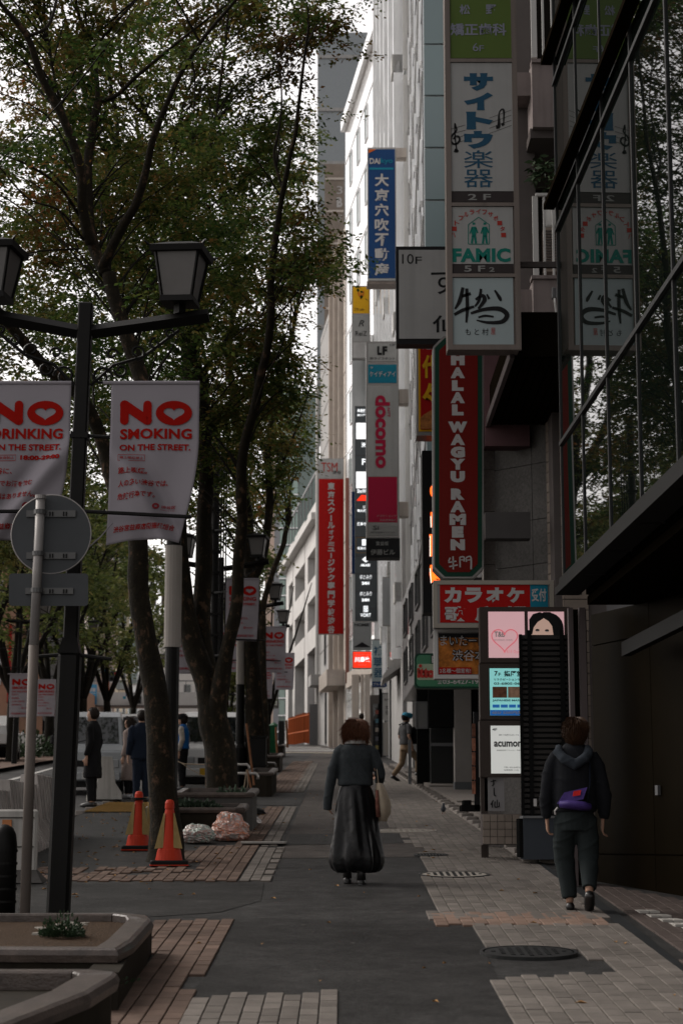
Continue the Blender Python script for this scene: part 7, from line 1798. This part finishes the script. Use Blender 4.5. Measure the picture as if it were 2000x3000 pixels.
# ---- woman with purple bag
def woman_right():
    p = gp(1690, 2672); F = Fig('woman in a black hoodie with a purple bag on her back', p.x, p.y, 1.60, -.08)
    def body(m):
        head(m, (.035,.02,1.555), (.55,.83,0), neck=(.01,.0,1.44)); m.rings([(0,0,.86,.15,.11),(0,0,1.05,.14,.10),(0,0,1.2,.15,.10),(0,0,1.36,.16,.08),(0,0,1.44,.06,.05)], 16)
        m.tube([(-.18,0,1.33),(-.243,.02,1.08),(-.256,.05,.86)], [.045,.036,.026], 10); hand(m, (-.247,.045,.80), (.05,.25,-1), 1, .9, 1.05)
        m.tube([(.18,0,1.33),(.243,-.03,1.08),(.247,.0,.86)], [.045,.036,.026], 10); hand(m, (.240,.03,.80), (-.05,.2,-1), 1, .8, 1.05)
        leg(m, (-.08,0,.86), (-.09,.10,.46), (-.06,.06,.085)); leg(m, (.085,0,.86), (.10,.02,.48), (.10,-.16,.17), foot=(0,.75,-.65))
    F.fuse(body, 'body', 'skin', .009)
    def hood(m):
        m.rings([(0,0,.86,.19,.135),(0,0,.90,.20,.145),(0,0,1.05,.205,.15),(0,0,1.22,.20,.14),(0,0,1.34,.195,.115),(0,.0,1.42,.13,.085),(0,.02,1.465,.075,.06)], 26, power=2.4)
        m.v = [(a*.93, b, c) for a, b, c in m.v]
        for s in (-.90, .90): m.tube([(s*.16,0,1.37),(s*.225,0,1.27),(s*.268,-.01,1.10),(s*.288,.0,.97),(s*.280,.02,.85),(s*.274,.025,.805)], [.062,.066,.062,.062,.054,.036], 14)
    F.fuse(hood, 'hoodie', 'hoodie', .010, 4, wrinkle(.006, 8, 2.0))
    F.fuse(lambda m: m.tube([(-.13,-.03,1.43),(-.15,-.09,1.39),(-.10,-.14,1.33),(0,-.155,1.27),(.09,-.14,1.33),(.13,-.08,1.39),(.12,-.02,1.43)], [.032,.045,.050,.052,.048,.042,.032], 12), 'hood', 'hood_blue', .010, 3, wrinkle(.004, 14))
    def tr(m):
        m.rings([(0,0,.70,.155,.12),(0,0,.80,.168,.135),(0,0,.92,.165,.13)], 20)
        m.tube([(-.085,0,.82),(-.10,.06,.62),(-.10,.10,.44),(-.075,.075,.24),(-.062,.055,.115)], [.105,.100,.092,.078,.068], 16); m.tube([(.085,0,.82),(.105,.02,.62),(.108,.02,.47),(.105,-.08,.30),(.10,-.14,.205)], [.105,.100,.090,.075,.066], 16)
    F.fuse(tr, 'trousers', 'trouser_slate', .010, 3, wrinkle(.006, 7, .6, 1.5))
    F.part(lambda m: m.tube([(-.06,.0,.035),(-.06,.04,.045),(-.055,.13,.04),(-.05,.20,.028),(-.048,.225,.022)], [(.034,.030),(.044,.040),(.045,.036),(.036,.024),(.015,.012)], 12), 'shoe', 'boot_black')
    F.part(lambda m: m.tube([(.10,-.215,.165),(.10,-.185,.14),(.10,-.14,.075),(.10,-.09,.03),(.10,-.07,.015)], [(.036,.03),(.045,.04),(.046,.036),(.040,.026),(.02,.012)], 12), 'shoe', 'boot_black')
    F.part(lambda m: m.rings([(-.062,.055,.075,.030,.032),(-.062,.055,.13,.032,.034)], 10), 'ankle', 'skin')
    random.seed(9); hair_shell(F, (.015,.0,1.575), .102, .108, .118, 'hair_mid', drop=.22, wild=.08, n=2200, ln=.07, face=(.55,.83,0), clump=.5)
    F.part(lambda m: m.blob((.088,.085,1.505), (.028,.030,.045), 10, 7), 'mask', 'mask_white')
    t = thing('shoulder_bag', 'purple messenger bag with a red label on the back of the woman in the hoodie', 'bag', F.P((.02,-.16,.9)))
    F.mb(lambda m: m.tube([(-.14,-.185,.93),(-.05,-.20,.925),(.05,-.20,.915),(.115,-.185,.905)], [(.03,.060),(.040,.095),(.042,.098),(.032,.080)], 12)).build('pouch', M['purple'], t, smooth=True)
    F.mb(lambda m: m.hull8([(-.165,-.215,.93),(.06,-.24,.97),(.065,-.225,.98),(-.16,-.20,.94)], [(-.10,-.20,1.03),(.10,-.215,1.075),(.10,-.19,1.075),(-.10,-.18,1.03)])).build('flap', M['purple'], t)
    F.mb(lambda m: m.hull8([(-.03,-.246,.995),(.035,-.250,1.005),(.035,-.240,1.008),(-.03,-.236,.998)], [(-.02,-.238,1.04),(.045,-.240,1.05),(.045,-.23,1.05),(-.02,-.228,1.04)])).build('label', M['label_red'], t)
    F.mb(lambda m: m.tube([(.10,-.17,.95),(.125,-.165,1.1),(.13,-.14,1.28),(.12,-.06,1.42),(.08,.03,1.46)], [(.004,.018)]*5, 6)).build('strap', M['navy_cloth'], t, smooth=True)
    F.mb(lambda m: m.tube([(-.16,-.20,.90),(-.185,-.19,.87),(-.18,-.18,.84)], .008, 6)).build('charm', M['s_letter'], t)
woman_right()
def simple_person(label, px, py, h, yaw, hair='hair_dark', dz=0.0, pose='stand', top='cloth_black', bottom='navy_cloth', coat=0.0, shoe='boot_black', cap=None, mask=False, long_hair=0.0, short=False, vest=None, sleeves=None, dY=0):
    p = gp(px, py); Y = p.y+dY; F = Fig(label, p.x*(Y/p.y), Y, h, yaw, z=G(Y)+dz)
    if pose == 'stride': lk, la, rk, ra = (-.09,-.05,.48), (-.09,-.30,.16), (.09,.30,.56), (.09,.28,.14+.10)
    elif pose == 'walk': lk, la, rk, ra = (-.09,.14,.47), (-.09,.12,.09), (.09,-.02,.47), (.09,-.16,.10)
    else: lk, la, rk, ra = (-.085,.02,.47), (-.09,-.01,.085), (.085,.02,.47), (.10,.02,.085)
    ah = (-.25,.03,.84); bh = (.25,.03,.84)
    if pose == 'stride': ah = (-.24,.10,.86); bh = (.235,.04,.90)
    def body(m):
        head(m, (0,.03,1.58), neck=(0,0,1.46)); m.rings([(0,0,.86,.15,.11),(0,0,1.05,.14,.10),(0,0,1.25,.16,.11),(0,0,1.38,.17,.09),(0,0,1.46,.06,.05)], 16)
        for s, hh in ((-1, ah), (1, bh)):
            m.tube([(s*.19,0,1.37),(s*.235,-.04,1.12),Vector(hh)+Vector((0,0,.04))], [.045,.037,.027], 10); hand(m, hh, (0,.15,-1), 1, .7)
        leg(m, (-.08,0,.87), lk, la); leg(m, (.08,0,.87), rk, ra)
    F.fuse(body, 'body', 'skin', .015)
    def tp(m):
        zb = .92-coat; w = .17+.05*min(1, coat*1.6)
        m.rings([(0,0,zb,w+.02,.13+.03*coat),(0,0,zb+.05,w+.02,.135+.03*coat),(0,0,(zb+1.1)/2,w+.005,.13),(0,0,1.12,.17,.12),(0,0,1.28,.19,.125),(0,0,1.38,.19,.10),(0,0,1.45,.11,.07),(0,0,1.48,.065,.055)], 22, power=2.3)
        if not sleeves:
            for s, hh in ((-1, ah), (1, bh)):
                if short: m.tube([(s*.15,0,1.39),(s*.20,0,1.34),(s*.232,-.02,1.20),(s*.235,-.03,1.16)], [.06,.065,.060,.058], 12)
                else: m.tube([(s*.15,0,1.39),(s*.20,0,1.34),(s*.238,-.04,1.12),Vector(hh)+Vector((0,0,.06)), Vector(hh)+Vector((0,0,.03))], [.06,.066,.058,.048,.045], 12)
    F.fuse(tp, 'coat' if coat > .2 else 'shirt', vest or top, .015, 3, wrinkle(.005, 8, px*.01))
    if sleeves: F.fuse(lambda m: [m.tube([(s*.155,0,1.39),(s*.205,0,1.34),(s*.242,-.04,1.12),Vector(hh)+Vector((0,0,.06)), Vector(hh)+Vector((0,0,.03))], [.06,.070,.063,.052,.046], 12) for s, hh in ((-1, ah), (1, bh))], 'sleeves', sleeves, .014, 2, wrinkle(.006, 10))
    def tr(m):
        m.rings([(0,0,.78,.15,.12),(0,0,.95,.16,.12)], 18)
        for s, k_, a_ in ((-1, lk, la), (1, rk, ra)): m.tube([(s*.082,0,.86),Vector((s*.082,0,.86)).lerp(Vector(k_),.5),k_,Vector(k_).lerp(Vector(a_),.5),Vector(a_)+Vector((0,0,.02))], [.098,.090,.076,.068,.060], 12)
    F.fuse(tr, 'trousers', bottom, .015, 2, wrinkle(.005, 7))
    for a_ in (la, ra):
        tl = .03 if a_[2] < .12 else -.06
        F.part(lambda m: m.tube([(a_[0],a_[1]-.06,a_[2]-.03),(a_[0],a_[1]+.0,a_[2]-.03),(a_[0],a_[1]+.12,a_[2]-.05+tl*.1-(.04 if a_[2]>.12 and a_[1]<0 else 0)),(a_[0],a_[1]+.19,a_[2]-.055-(.07 if a_[2]>.12 and a_[1]<0 else 0))], [(.035,.04),(.045,.048),(.043,.030),(.02,.014)], 10), 'shoe', shoe)
    random.seed(int(px)); hair_shell(F, (0,.005,1.60), .090, .102, .108, hair, drop=long_hair, wild=.1, n=250, ln=.05+.1*long_hair)
    if cap:
        F.part(lambda m: (m.blob((0,.02,1.625), (.096,.112,.092), 18, 10), m.tube([(0,.09,1.635),(0,.17,1.625),(0,.20,1.615)], [(.075,.008),(.07,.007),(.04,.005)], 12)), 'cap', cap)
    if mask: F.part(lambda m: m.blob((0,.10,1.53), (.045,.035,.045), 10, 8), 'mask', 'mask_white')
    return F
# facing along -x is yaw +90
F = simple_person('man in a bright blue cap striding into the dark shop', 1188, 2290, 1.72, R(-62), pose='stride', top='tee_grey', bottom='khaki', cap='cap_blue', short=True, dz=-.02)
b = thing('backpack', 'black backpack carried in front by the man in the bright blue cap', 'bag', F.P((0,.2,1.2)))
F.mb(lambda m: m.rings([(0,.20,.94,.12,.07),(0,.22,.98,.15,.10),(0,.22,1.15,.155,.105),(0,.20,1.30,.13,.09),(0,.18,1.36,.07,.05)], 18, power=3)).build('pouch', M['cloth_black'], b, smooth=True)
for s in (-1, 1): F.mb(lambda m: m.tube([(s*.09,-.13,1.40),(s*.10,-.03,1.455),(s*.11,.10,1.36),(s*.13,.12,1.18),(s*.14,-.02,1.02)], [(.006,.025)]*5, 6)).build('strap', M['cloth_black'], b)
simple_person('dark-haired man beyond the tote bag, only his head showing', 1059, 2228, 1.72, R(-20), pose='walk', top='tee_grey', bottom='navy_cloth', dY=0)
simple_person('man in a long black coat waiting at the kerb in side view', 270, 2366, 1.76, R(78), pose='stand', top='cloth_black', coat=.42, bottom='cloth_black', mask=True)
F = simple_person('woman in a long mauve beige coat and white trainers standing by the barrier', 378, 2340, 1.60, R(70), pose='stand', top='coat_beige', coat=.55, bottom='cloth_black', shoe='mask_white', long_hair=1.1)
simple_person('man in navy standing with his back to us, left of the first trunk', 413, 2352, 1.72, R(20), pose='stand', top='navy_cloth', coat=.12, bottom='navy_cloth')
simple_person('person in a black cap and blue vest with cream sleeves by the trunk', 535, 2318, 1.66, R(80), pose='stand', vest='vest_blue', sleeves='sleeve_cream', top='vest_blue', bottom='cloth_black', cap='cloth_black', long_hair=.3)
simple_person('far pedestrian on the opposite pavement', 118, 2195, 1.7, R(30), pose='walk', top='cloth_black', bottom='navy_cloth')
# ---- pigeon
q = gp(1298, 2389); t = thing('pigeon', 'grey pigeon standing on the pavers near the kerb', 'pigeon', (q.x, q.y, G(q.y)))
pg = mat('pigeon_grey', (.06,.065,.075), rough=.6, var=.2, vs=40); x, y, z = q.x, q.y, G(q.y)+.0
def pb(m):
    m.blob((x, y, z+.105), (.045,.085,.050), 16, 10); m.tube([(x,y-.05,z+.12),(x,y-.075,z+.155),(x,y-.08,z+.18)], [.036,.024,.020], 10); m.blob((x,y-.083,z+.187), (.019,.024,.020), 10, 8); m.tube([(x,y-.1,z+.186),(x,y-.125,z+.18)], [.006,.002], 6); m.tube([(x,y+.06,z+.10),(x,y+.14,z+.075)], [(.026,.016),(.030,.005)], 8)
m_ = MB(); pb(m_); fuse(m_, 'body', pg, t, .006, 2)
for s in (-1, 1): MB().tube([(x+s*.018,y-.01,z+.07),(x+s*.02,y-.012,z+.012),(x+s*.02,y-.045,z+.008)], .004, 5).build('leg', mat('pigeon_leg', (.25,.08,.07)), t)
# ================================================================ traffic and the far end of the street
mat('car_silver', (.42,.44,.46), rough=.25, metal=.5, coat=.5); mat('car_white', (.60,.60,.60), rough=.25, coat=.5); mat('car_glass', (.012,.015,.016), rough=.04, spec=.9); mat('tyre', (.014,.014,.014), rough=.8); mat('rim_metal', (.35,.35,.36), rough=.3, metal=.8)
mat('trim_black', (.02,.02,.02), rough=.5); mat('headlamp', (.35,.36,.37), rough=.1, spec=.8); mat('tail_red', (.5,.02,.01), emit=1.2, ecol=(1,.05,.02)); mat('amber_lit', (.8,.25,.03), emit=3.0, ecol=(1,.28,.04)); mat('plate_yellow', (.55,.33,.03)); mat('plate_white', (.5,.5,.48)); mat('car_peach', (.42,.24,.19), rough=.35, coat=.4)
def car(label, x, y, kind='van', col='car_silver', yaw=0.0, plate='plate_white', w=1.48, group='vehicles on the road', cat='van'):
    """the front is at y = 0 facing -y, length along +y"""
    z = G(y)-.14; t = thing('parked_car' if kind != 'van' else 'kei_van', label, cat, (0, 0, 0), 0, group)
    if kind == 'van': pf = [(.04,.30),(.0,.42),(.0,.80),(.06,.98),(.22,1.10),(.62,1.74),(.80,1.84),(3.2,1.86),(3.36,1.72),(3.40,.95),(3.40,.30)]; cab = 1.08
    elif kind == 'truck': pf = [(.04,.35),(0,.5),(0,.95),(.06,1.08),(.30,1.76),(.5,1.86),(1.5,1.88),(1.6,1.7),(1.62,.95),(3.3,.95),(3.3,.35)]; cab = 1.02
    else: pf = [(.05,.25),(0,.45),(.05,.68),(.9,.86),(1.05,.90),(1.75,1.36),(2.2,1.44),(3.1,1.40),(3.75,1.02),(4.2,.92),(4.28,.60),(4.22,.25)]; cab = .90; w = 1.72
    def wx(zz): return w/2*(1.0 if zz < cab else 1.0-.10*(zz-cab)/(.8)) - (.03 if zz < .35 else 0)
    n = len(pf); mb = MB()
    mb.v = [(-wx(b), a, b) for a, b in pf]+[(wx(b), a, b) for a, b in pf]
    mb.f = [tuple(range(n)), tuple(range(2*n-1, n-1, -1))]+[(i, n+i, n+(i+1)%n, (i+1)%n) for i in range(n)]
    o = mb.build('body', M[col], t, smooth=False); bevel(o, .035, 2)
    def seg(a, b, f0, f1, x0, x1, out):           # a panel on the profile between points a and b
        A = Vector(pf[a]); B = Vector(pf[b]); p = A.lerp(B, f0); q = A.lerp(B, f1); nn = Vector((-(B-A).y, (B-A).x)).normalized()*out; nn = nn if nn.x < 0 or kind == 'x' else nn
        k0 = wx(p.y)/(w/2); k1 = wx(q.y)/(w/2)
        return MB().add([(x0*k0, p.x+nn.x, p.y+nn.y), (x1*k0, p.x+nn.x, p.y+nn.y), (x1*k1, q.x+nn.x, q.y+nn.y), (x0*k1, q.x+nn.x, q.y+nn.y)], [(0,1,2,3)])
    wsi = {'van': (4, 5), 'truck': (3, 4), 'car': (4, 5)}[kind]
    ws = seg(*wsi, .06, .97, -w/2+.09, w/2-.09, .012).build('windscreen', M['car_glass'], t)
    MB().tube([(-w*.28, pf[wsi[0]][0]-.0, pf[wsi[0]][1]+.03), (w*.1, pf[wsi[0]][0]+.10, pf[wsi[0]][1]+.18)], .010, 4).build('wiper', M['trim_black'], t)
    for s in (-1, 1):
        MB().cbox((s*(w/2-.22), .015, .70 if kind != 'car' else .58), .26, .10, .20 if kind != 'car' else .12, 0, .02).build('headlight', M['headlamp'], t)
        MB().cbox((s*(w/2-.16), .0, .46), .16, .05, .07, 0, .01).build('fog_light', M['headlamp'], t)
        MB().cbox((s*(w/2+.10), .42 if kind != 'car' else 1.1, 1.22 if kind != 'car' else .98), .12, .10, .20 if kind != 'car' else .13, 0, .03).build('mirror', M['trim_black' if kind != 'car' else col], t)
        for yy in ((.62, 2.85) if kind != 'car' else (.85, 3.4)):
            wl = MB().tube([(s*(w/2-.16), yy, .29), (s*(w/2+.005), yy, .29)], .29, 24).build('wheel', M['tyre'], t)
            MB().tube([(s*(w/2+.006), yy, .29), (s*(w/2+.014), yy, .29)], .18, 20).build('rim', M['rim_metal'], wl)
        lx = s*(wx(1.35)+.010)
        for a, b in ((.75, 1.55), (1.65, 2.5), (2.6, 3.2)) if kind == 'van' else (((.55, 1.4),) if kind == 'truck' else ((1.75, 2.5), (2.6, 3.3))):
            z0, z1 = (1.12, 1.66) if kind != 'car' else (.98, 1.30)
            MB().add([(s*(wx(z0)+.008), a, z0), (s*(wx(z0)+.008), b, z0), (s*(wx(z1)+.008), b-.02, z1), (s*(wx(z1)+.008), a+.12, z1)], [(0,1,2,3)]).build('side_window', M['car_glass'], t)
    MB().cbox((0, .0, .70 if kind != 'car' else .55), w-.85, .05, .14, 0, .01).build('grille', M['trim_black'], t); MB().cbox((0, .0, .42), w-.1, .10, .20, 0, .03).build('bumper', M[col], t)
    MB().cbox((0 if plate != 'plate_yellow' else -.1, -.06, .44), .33, .02, .165).build('number_plate', M[plate], t)
    MB().cbox((0, pf[-1][0]*.5, .24), w-.15, pf[-1][0]*.92, .14).build('underbody', M['trim_black'], t)
    if kind == 'truck': MB().cbox((0, 2.5, 1.35), w-.02, 1.7, .9, 0, .03).build('cargo_box', M[col], t)
    t.location = (x, y, z); t.rotation_euler = (math.atan(SL), 0, yaw); return t
car('silver kei van facing us behind the man in the black coat', at(262, 2300, 43).x, 43, 'van', 'car_silver', R(6))
car('white kei truck facing us behind the forked tree', at(618, 2290, 46).x, 46, 'van', 'car_white', R(2), 'plate_yellow')
t = car('peach coloured van between the first two trunks', at(548, 2250, 62).x, 62, 'van', 'car_peach', R(2))
t = car('white car with glowing orange lamp left of the first trunk', at(402, 2200, 78).x, 78, 'van', 'car_white', R(4))
for dx in (-.62,): q = t.location; 
MB().cbox((q.x-.55, q.y-.1, q.z+.80), .20, .06, .10).build('indicator', M['amber_lit'], t); MB().cbox((q.x+.5, q.y-.1, q.z+1.93), .30, .1, .06).build('roof_light', M['amber_lit'], t)
car('small far white van at the end of the near kerb', at(812, 2150, 146).x, 146, 'van', 'car_white', R(0))
t = car('white saloon car driving away at the left edge', at(-8, 2225, 73).x, 73, 'car', 'car_white', R(188), cat='car')
car('dark van tail half hidden by the third planter rails', at(690, 2230, 64).x, 64, 'van', 'trim_black', R(0))
# white barriers on the far side of the road
for k, (px, y) in enumerate(((62, 80), (100, 80.5), (128, 81))):
    q = at(px, 2210, y); t = jersey(q.x, y, 1.6 if k < 2 else .8, 1.0, M['barrier_white'] if k else M['rail_white'], ['left white barrier across the road, past the saloon car', 'middle white barrier with an orange mark across the road', 'end barrier across the road, right of the white sign pole'][k], R(90 if k < 2 else 60), 'white barriers across the road', ribs=False)
    t.location.z = G(y)-.14
# far pavement
mb = MB(); MB().box(-40, 58, 0, -10.3, 59, 0)
fp = MB()
for i, y in enumerate((30, 60, 90, 120, 200)): fp.v += [(-40, y, G(y)), (-10.6-(0 if y < 80 else (y-80)*.04), y, G(y))]; 
for i in range(4): fp.f.append((2*i, 2*i+1, 2*i+3, 2*i+2))
tag(fp.build('far_pavement', M['paver_red']), kind='structure')
for i in range(4): pass
# planting strip shrubs across the road
for k, (px, y) in enumerate(((30, 76), (75, 78), (105, 90), (160, 100))):
    q = at(px, 2160, y); tuft('hedge_shrub', ['low dark hedge behind the saloon car', 'low hedge above the white barriers', 'small hedge right of the white sign pole', 'pale green shrub left of the near lamp pole'][k], Vector((q.x, y, G(y))), (1.3,.6,1.0), 700, M['leaf_shrub'], .16, .5)
# ---- buildings at the far left and end of the road
def slab_building(label, px0, px1, ytop, Y, m, floors=(), balc=None, name='building', depth=10, ncol=3, wx=.5, glass='glass_dark', z0=None, fm='frame_white'):
    a = at(px0, 1800, Y).x; b = at(px1, 1800, Y).x; zt = at(0, ytop, Y).z; zb = G(Y)-1 if z0 is None else z0
    t = thing(name, label, 'building', ((a+b)/2, Y, G(Y))); MB().box(a, Y, zb, b, Y+depth, zt).build('wall', m, t)
    F = Facade((a, Y), (b, Y)); F.n = Vector((0,-1,0))
    for f in floors:
        for c in range(ncol):
            w0 = F.L*(c+.5-wx/2)/ncol; w1 = F.L*(c+.5+wx/2)/ncol
            window(t, F, w0, w1, f, f+1.6, M[fm], M[glass], .06, .05)
        if balc: F.slab(MB(), .2, F.L-.2, .0, 1.0, f-.75, f+.15).build('balcony', balc, t)
    return t
g = G(160)
cr = mat('cream_wall', (.95,.82,.64), rough=.8, var=.05); sb_ = mat('salmon_wall', (.46,.27,.19), rough=.85, dirt=.2); bw = mat('brownish', (.34,.28,.26), rough=.8)
slab_building('cream apartment block with balconies behind the footbridge', 342, 378, 1500, 185, cr, [g+2+k*3.1 for k in range(9)], mat('balcony_grey', (.22,.24,.23), rough=.5), ncol=2)
slab_building('white apartment block with glass balconies right of the cream one', 380, 412, 1560, 178, M['white_panel'], [g+2+k*3.1 for k in range(9)], M['glass_green'], ncol=2, glass='glass_green')
slab_building('brown narrow tower left of the cream apartment block', 285, 340, 1560, 200, bw, [g+3+k*3.2 for k in range(10)], ncol=3, wx=.35)
slab_building('pale grey tower with a vertical lettered sign', 240, 284, 1500, 215, M['grey_wall'], [g+3+k*3.2 for k in range(10)], ncol=2)
slab_building('white office block above the footbridge between the trunks', 430, 640, 1800, 210, mat('offwhite', (.95,.93,.90), rough=.8), [g+5+k*3.4 for k in range(5)], ncol=6, wx=.6)
slab_building('distant pale block behind the third trunk', 655, 770, 1780, 230, M['beige_wall'], [g+6+k*3.4 for k in range(6)], ncol=4)
slab_building('pinkish beige narrow tower at the far end of the street', 775, 802, 1330, 205, mat('pink_beige', (.80,.62,.52), rough=.8), [], name='tower')
slab_building('grey windowless tower beside the pinkish one', 802, 832, 1380, 190, mat('tower_grey', (.34,.345,.36), rough=.8), [], name='tower')
# green glass curtain wall
t = thing('glass_tower', 'pale green glass curtain wall building left of the parking deck', 'building', (-5.6, 150, G(150)))
a = at(818, 1800, 150).x; b = at(872, 1800, 150).x
MB().box(a, 150.2, G(150)-1, b+3, 160, at(0, 1150, 150).z).build('wall', M['glass_green'], t)
gm = mat('curtain_glass', (.30,.42,.37), rough=.12, spec=.7, rnd=.15); z = G(150)+3; zt = at(0, 1150, 150).z
while z < zt:
    for k in range(3): x0 = a+(b-a)*k/3; MB().box(x0+.03, 150.1, z+.12, a+(b-a)*(k+1)/3-.03, 150.16, z+1.25).build('glass_pane', gm, t)
    MB().box(a-.05, 150.0, z, b, 150.1, z+.10).build('floor_band', M['white_panel'], t); z += 1.35
# left side, near
slab_building('salmon building at the left edge across the road', -260, 30, 1540, 84, sb_, [G(84)+3+k*3 for k in range(4)], ncol=5, wx=.3)
slab_building('plain grey building behind the trees across the road', 32, 130, 1560, 96, mat('plain_grey', (.22,.22,.23), rough=.8), [], ncol=3)
slab_building('white building glimpsed between the far trunks', 60, 200, 1700, 128, M['white_panel'], [G(128)+4+k*3.2 for k in range(3)], ncol=5)
slab_building('brown low shop across the road left of the near lamp pole', 125, 235, 2010, 140, sb_, [G(140)+2.2], ncol=5, wx=.6)
tag(rect_px(24, 1830, 31, 2060, 83.5, .3, 'red_sign', M['s_red'], None), 'slim red upright sign at the corner of the salmon building', 'sign')
# high tower behind the trees, far right of centre
t = thing('glass_skyscraper', 'hazy blue grey skyscraper behind the treetops', 'building', (2, 260, G(260)))
a = at(930, 300, 260).x; b = at(1100, 300, 260).x; zt = at(0, 95, 260).z; sg = mat('sky_tower', (.34,.37,.39), rough=.5, var=.05)
MB().box(a, 260, 20, b, 280, zt).build('wall', sg, t)
for k in range(8): z = zt-4-k*8; MB().box(a-.02, 259.8, z, b, 259.98, z+.5).build('floor_band', M['grey_wall'], t)
t = thing('lettered_building', 'old brownish building with vertical B lettering seen through the leaves', 'building', (0, 135, G(135)))
rect_px(950, 480, 1008, 1330, 134, 8, 'wall', mat('old_stone', (.27,.225,.19), rough=.85, var=.2, vs=1), t); text_px('B', 986, 578, 1003, 607, 133.95, M['s_letter'], t, bold=.05); text_px('子', 986, 630, 1003, 650, 133.95, M['s_letter'], t); text_px('3', 986, 545, 1003, 568, 133.95, M['s_letter'], t)
for k in range(8): rect_px(952, 520+k*95, 1008, 526+k*95, 133.9, .12, 'cornice', M['beige_wall'], t)
# ---- footbridge with signals and signs
Y = 150; z0 = at(0, 2068, Y).z; z1 = at(0, 2028, Y).z; a = at(235, 2050, Y).x; b = at(812, 2050, Y).x
t = thing('footbridge', 'grey pedestrian footbridge crossing the road at the far end', 'footbridge', (a, Y, z0))
MB().box(a, Y, z0, b, Y+3, z1).build('deck', mat('bridge_grey', (.50,.48,.46), rough=.7, streak=.1), t); MB().box(a, Y-.08, z0-.06, b, Y, z0+.05).build('edge_beam', M['mauve_dark'], t)
MB().box(a, Y+.02, z1+.85, b, Y+.08, z1+.93).build('handrail', M['steel_grey'], t)
rp_ = MB()
k = a
while k < b: MB().box(k, Y+.03, z1, k+.05, Y+.07, z1+.85).build('baluster', M['steel_grey'], t); k += .75
for px in (300, 760): q = at(px, 2100, Y+1.5); MB().tube([(q.x, Y+1.5, G(Y)-.5), (q.x, Y+1.5, z0)], .35, 12).build('column', M['grey_wall'], t)
t = tag(rect_px(256, 2005, 284, 2064, Y-.4, .1, 'direction_sign', mat('sign_cyan', (.01,.22,.42), rough=.4), None), 'bright blue place name sign hung on the footbridge', 'sign')
text_px('宮益', 261, 2014, 281, 2026, Y-.42, M['s_letter'], t, bold=.03); text_px('Miyamasu', 259, 2029, 282, 2033, Y-.42, M['s_letter'], t, bold=.02)
def signal(label, px0, py0, px1, py1, Y, red=None):
    t = thing('traffic_signal', label, 'traffic light', tuple(at(px0, py0, Y)), 0, 'traffic signals at the footbridge'); rect_px(px0, py0, px1, py1, Y, .25, 'housing', M['sign_back'], t)
    for j in range(2):
        for i in range(3):
            cx = px0+(px1-px0)*(i+.5)/3; cy = py0+(py1-py0)*(j+.5)/2; c = at(cx, cy, Y-.02); r = (px1-px0)/7.5/ppm(2000, Y)
            MB().tube([(c.x, Y-.001, c.z), (c.x, Y-.05, c.z)], r, 14).build('lens', mat('lens_red', (.30,.01,.02)) if (i, j) == red else M['lamp_black'], t)
signal('upper six-lens traffic signal with a dim red lens', 309, 1966, 346, 1996, 120, (2, 0)); signal('lower six-lens traffic signal on the footbridge face', 380, 2038, 414, 2061, 149.2)
q = at(309, 1970, 120); tag(MB().tube([(q.x-4.5, 120.1, q.z+.0), (q.x+1, 120.1, q.z)], .05, 6).build('signal_arm', M['steel_grey']), 'thin arm holding the upper traffic signal', 'signal arm')
t = thing('banner_sign', 'orange and teal upright banner above the footbridge', 'sign', tuple(at(310, 1990, 140))); rect_px(303, 1998, 320, 2030, 140, .08, 'panel', M['s_orange'], t); rect_px(305, 1960, 318, 1996, 140, .08, 'panel', M['s_cyan'], t)
t = thing('logo_sign', 'small chequered blue and white sign on the footbridge', 'sign', tuple(at(365, 2040, 149)))
for i, (x, y, m) in enumerate(((361,2032,'s_letter'),(369,2032,'s_blue'),(361,2040,'s_cyan'),(369,2040,'s_letter'),(361,2048,'s_letter'),(369,2048,'s_letter'))): rect_px(x, y, x+7.6, y+7.6, 149.2, .06, 'square', M[m], t)
t = tag(rect_px(276, 1890, 287, 1944, 210, .3, 'tower_sign', M['s_white'], None), 'thin white vertical sign on the pale grey tower', 'sign'); text_px('ビ\nル\n名\n店', 279, 1894, 284, 1938, 209.9, M['s_navyink'], t)
rect_px(275, 1940, 288, 1945, 209.8, .2, 'foot_band', M['s_cyan'], t)
# banners and lamps across the road
for k, (px, py, y, lb) in enumerate(((30, 1975, 64, 'leftmost red and white banner across the road'), (108, 1992, 76, 'grey shaded banner behind the white sign pole'), (133, 2010, 88, 'third banner across the road, right of the white sign pole'), (172, 2008, 90, 'fourth banner across the road, left of the near lamp pole'))):
    c = dup(flat); c.location = at(px, py, y); c['label'] = lb; c.scale = (1.05,)*3
    if k == 0: c.rotation_euler.z = 0
for k, (x, y, lb) in enumerate(((-11.2, 66, 'twin lantern lamp across the road at the left edge'), (-11.3, 80, 'twin lantern lamp across the road behind the white sign pole'))):
    l2 = dup(lamp); l2.location = (x, y, G(y)); l2['label'] = lb
t = thing('shop_sign', 'small orange standing sign by the hedge across the road', 'sign', tuple(at(35, 2140, 82))); rect_px(30, 2115, 47, 2145, 82, .3, 'panel', mat('terracotta', (.30,.10,.04)), t)
# overhead wires
for k, (p0, p1, y) in enumerate((((-30, 960), (620, 730), 34), ((560, 1950), (460, 1962), 120))):
    A = at(*p0, y); B = at(*p1, y+6); tag(MB().tube([A, (A+B)/2-Vector((0,0,.3)), B], .012, 4).build('overhead_cable', M['lamp_black']), ['dark cable sagging through the branches at upper left', 'far cable above the footbridge'][k], 'cable')
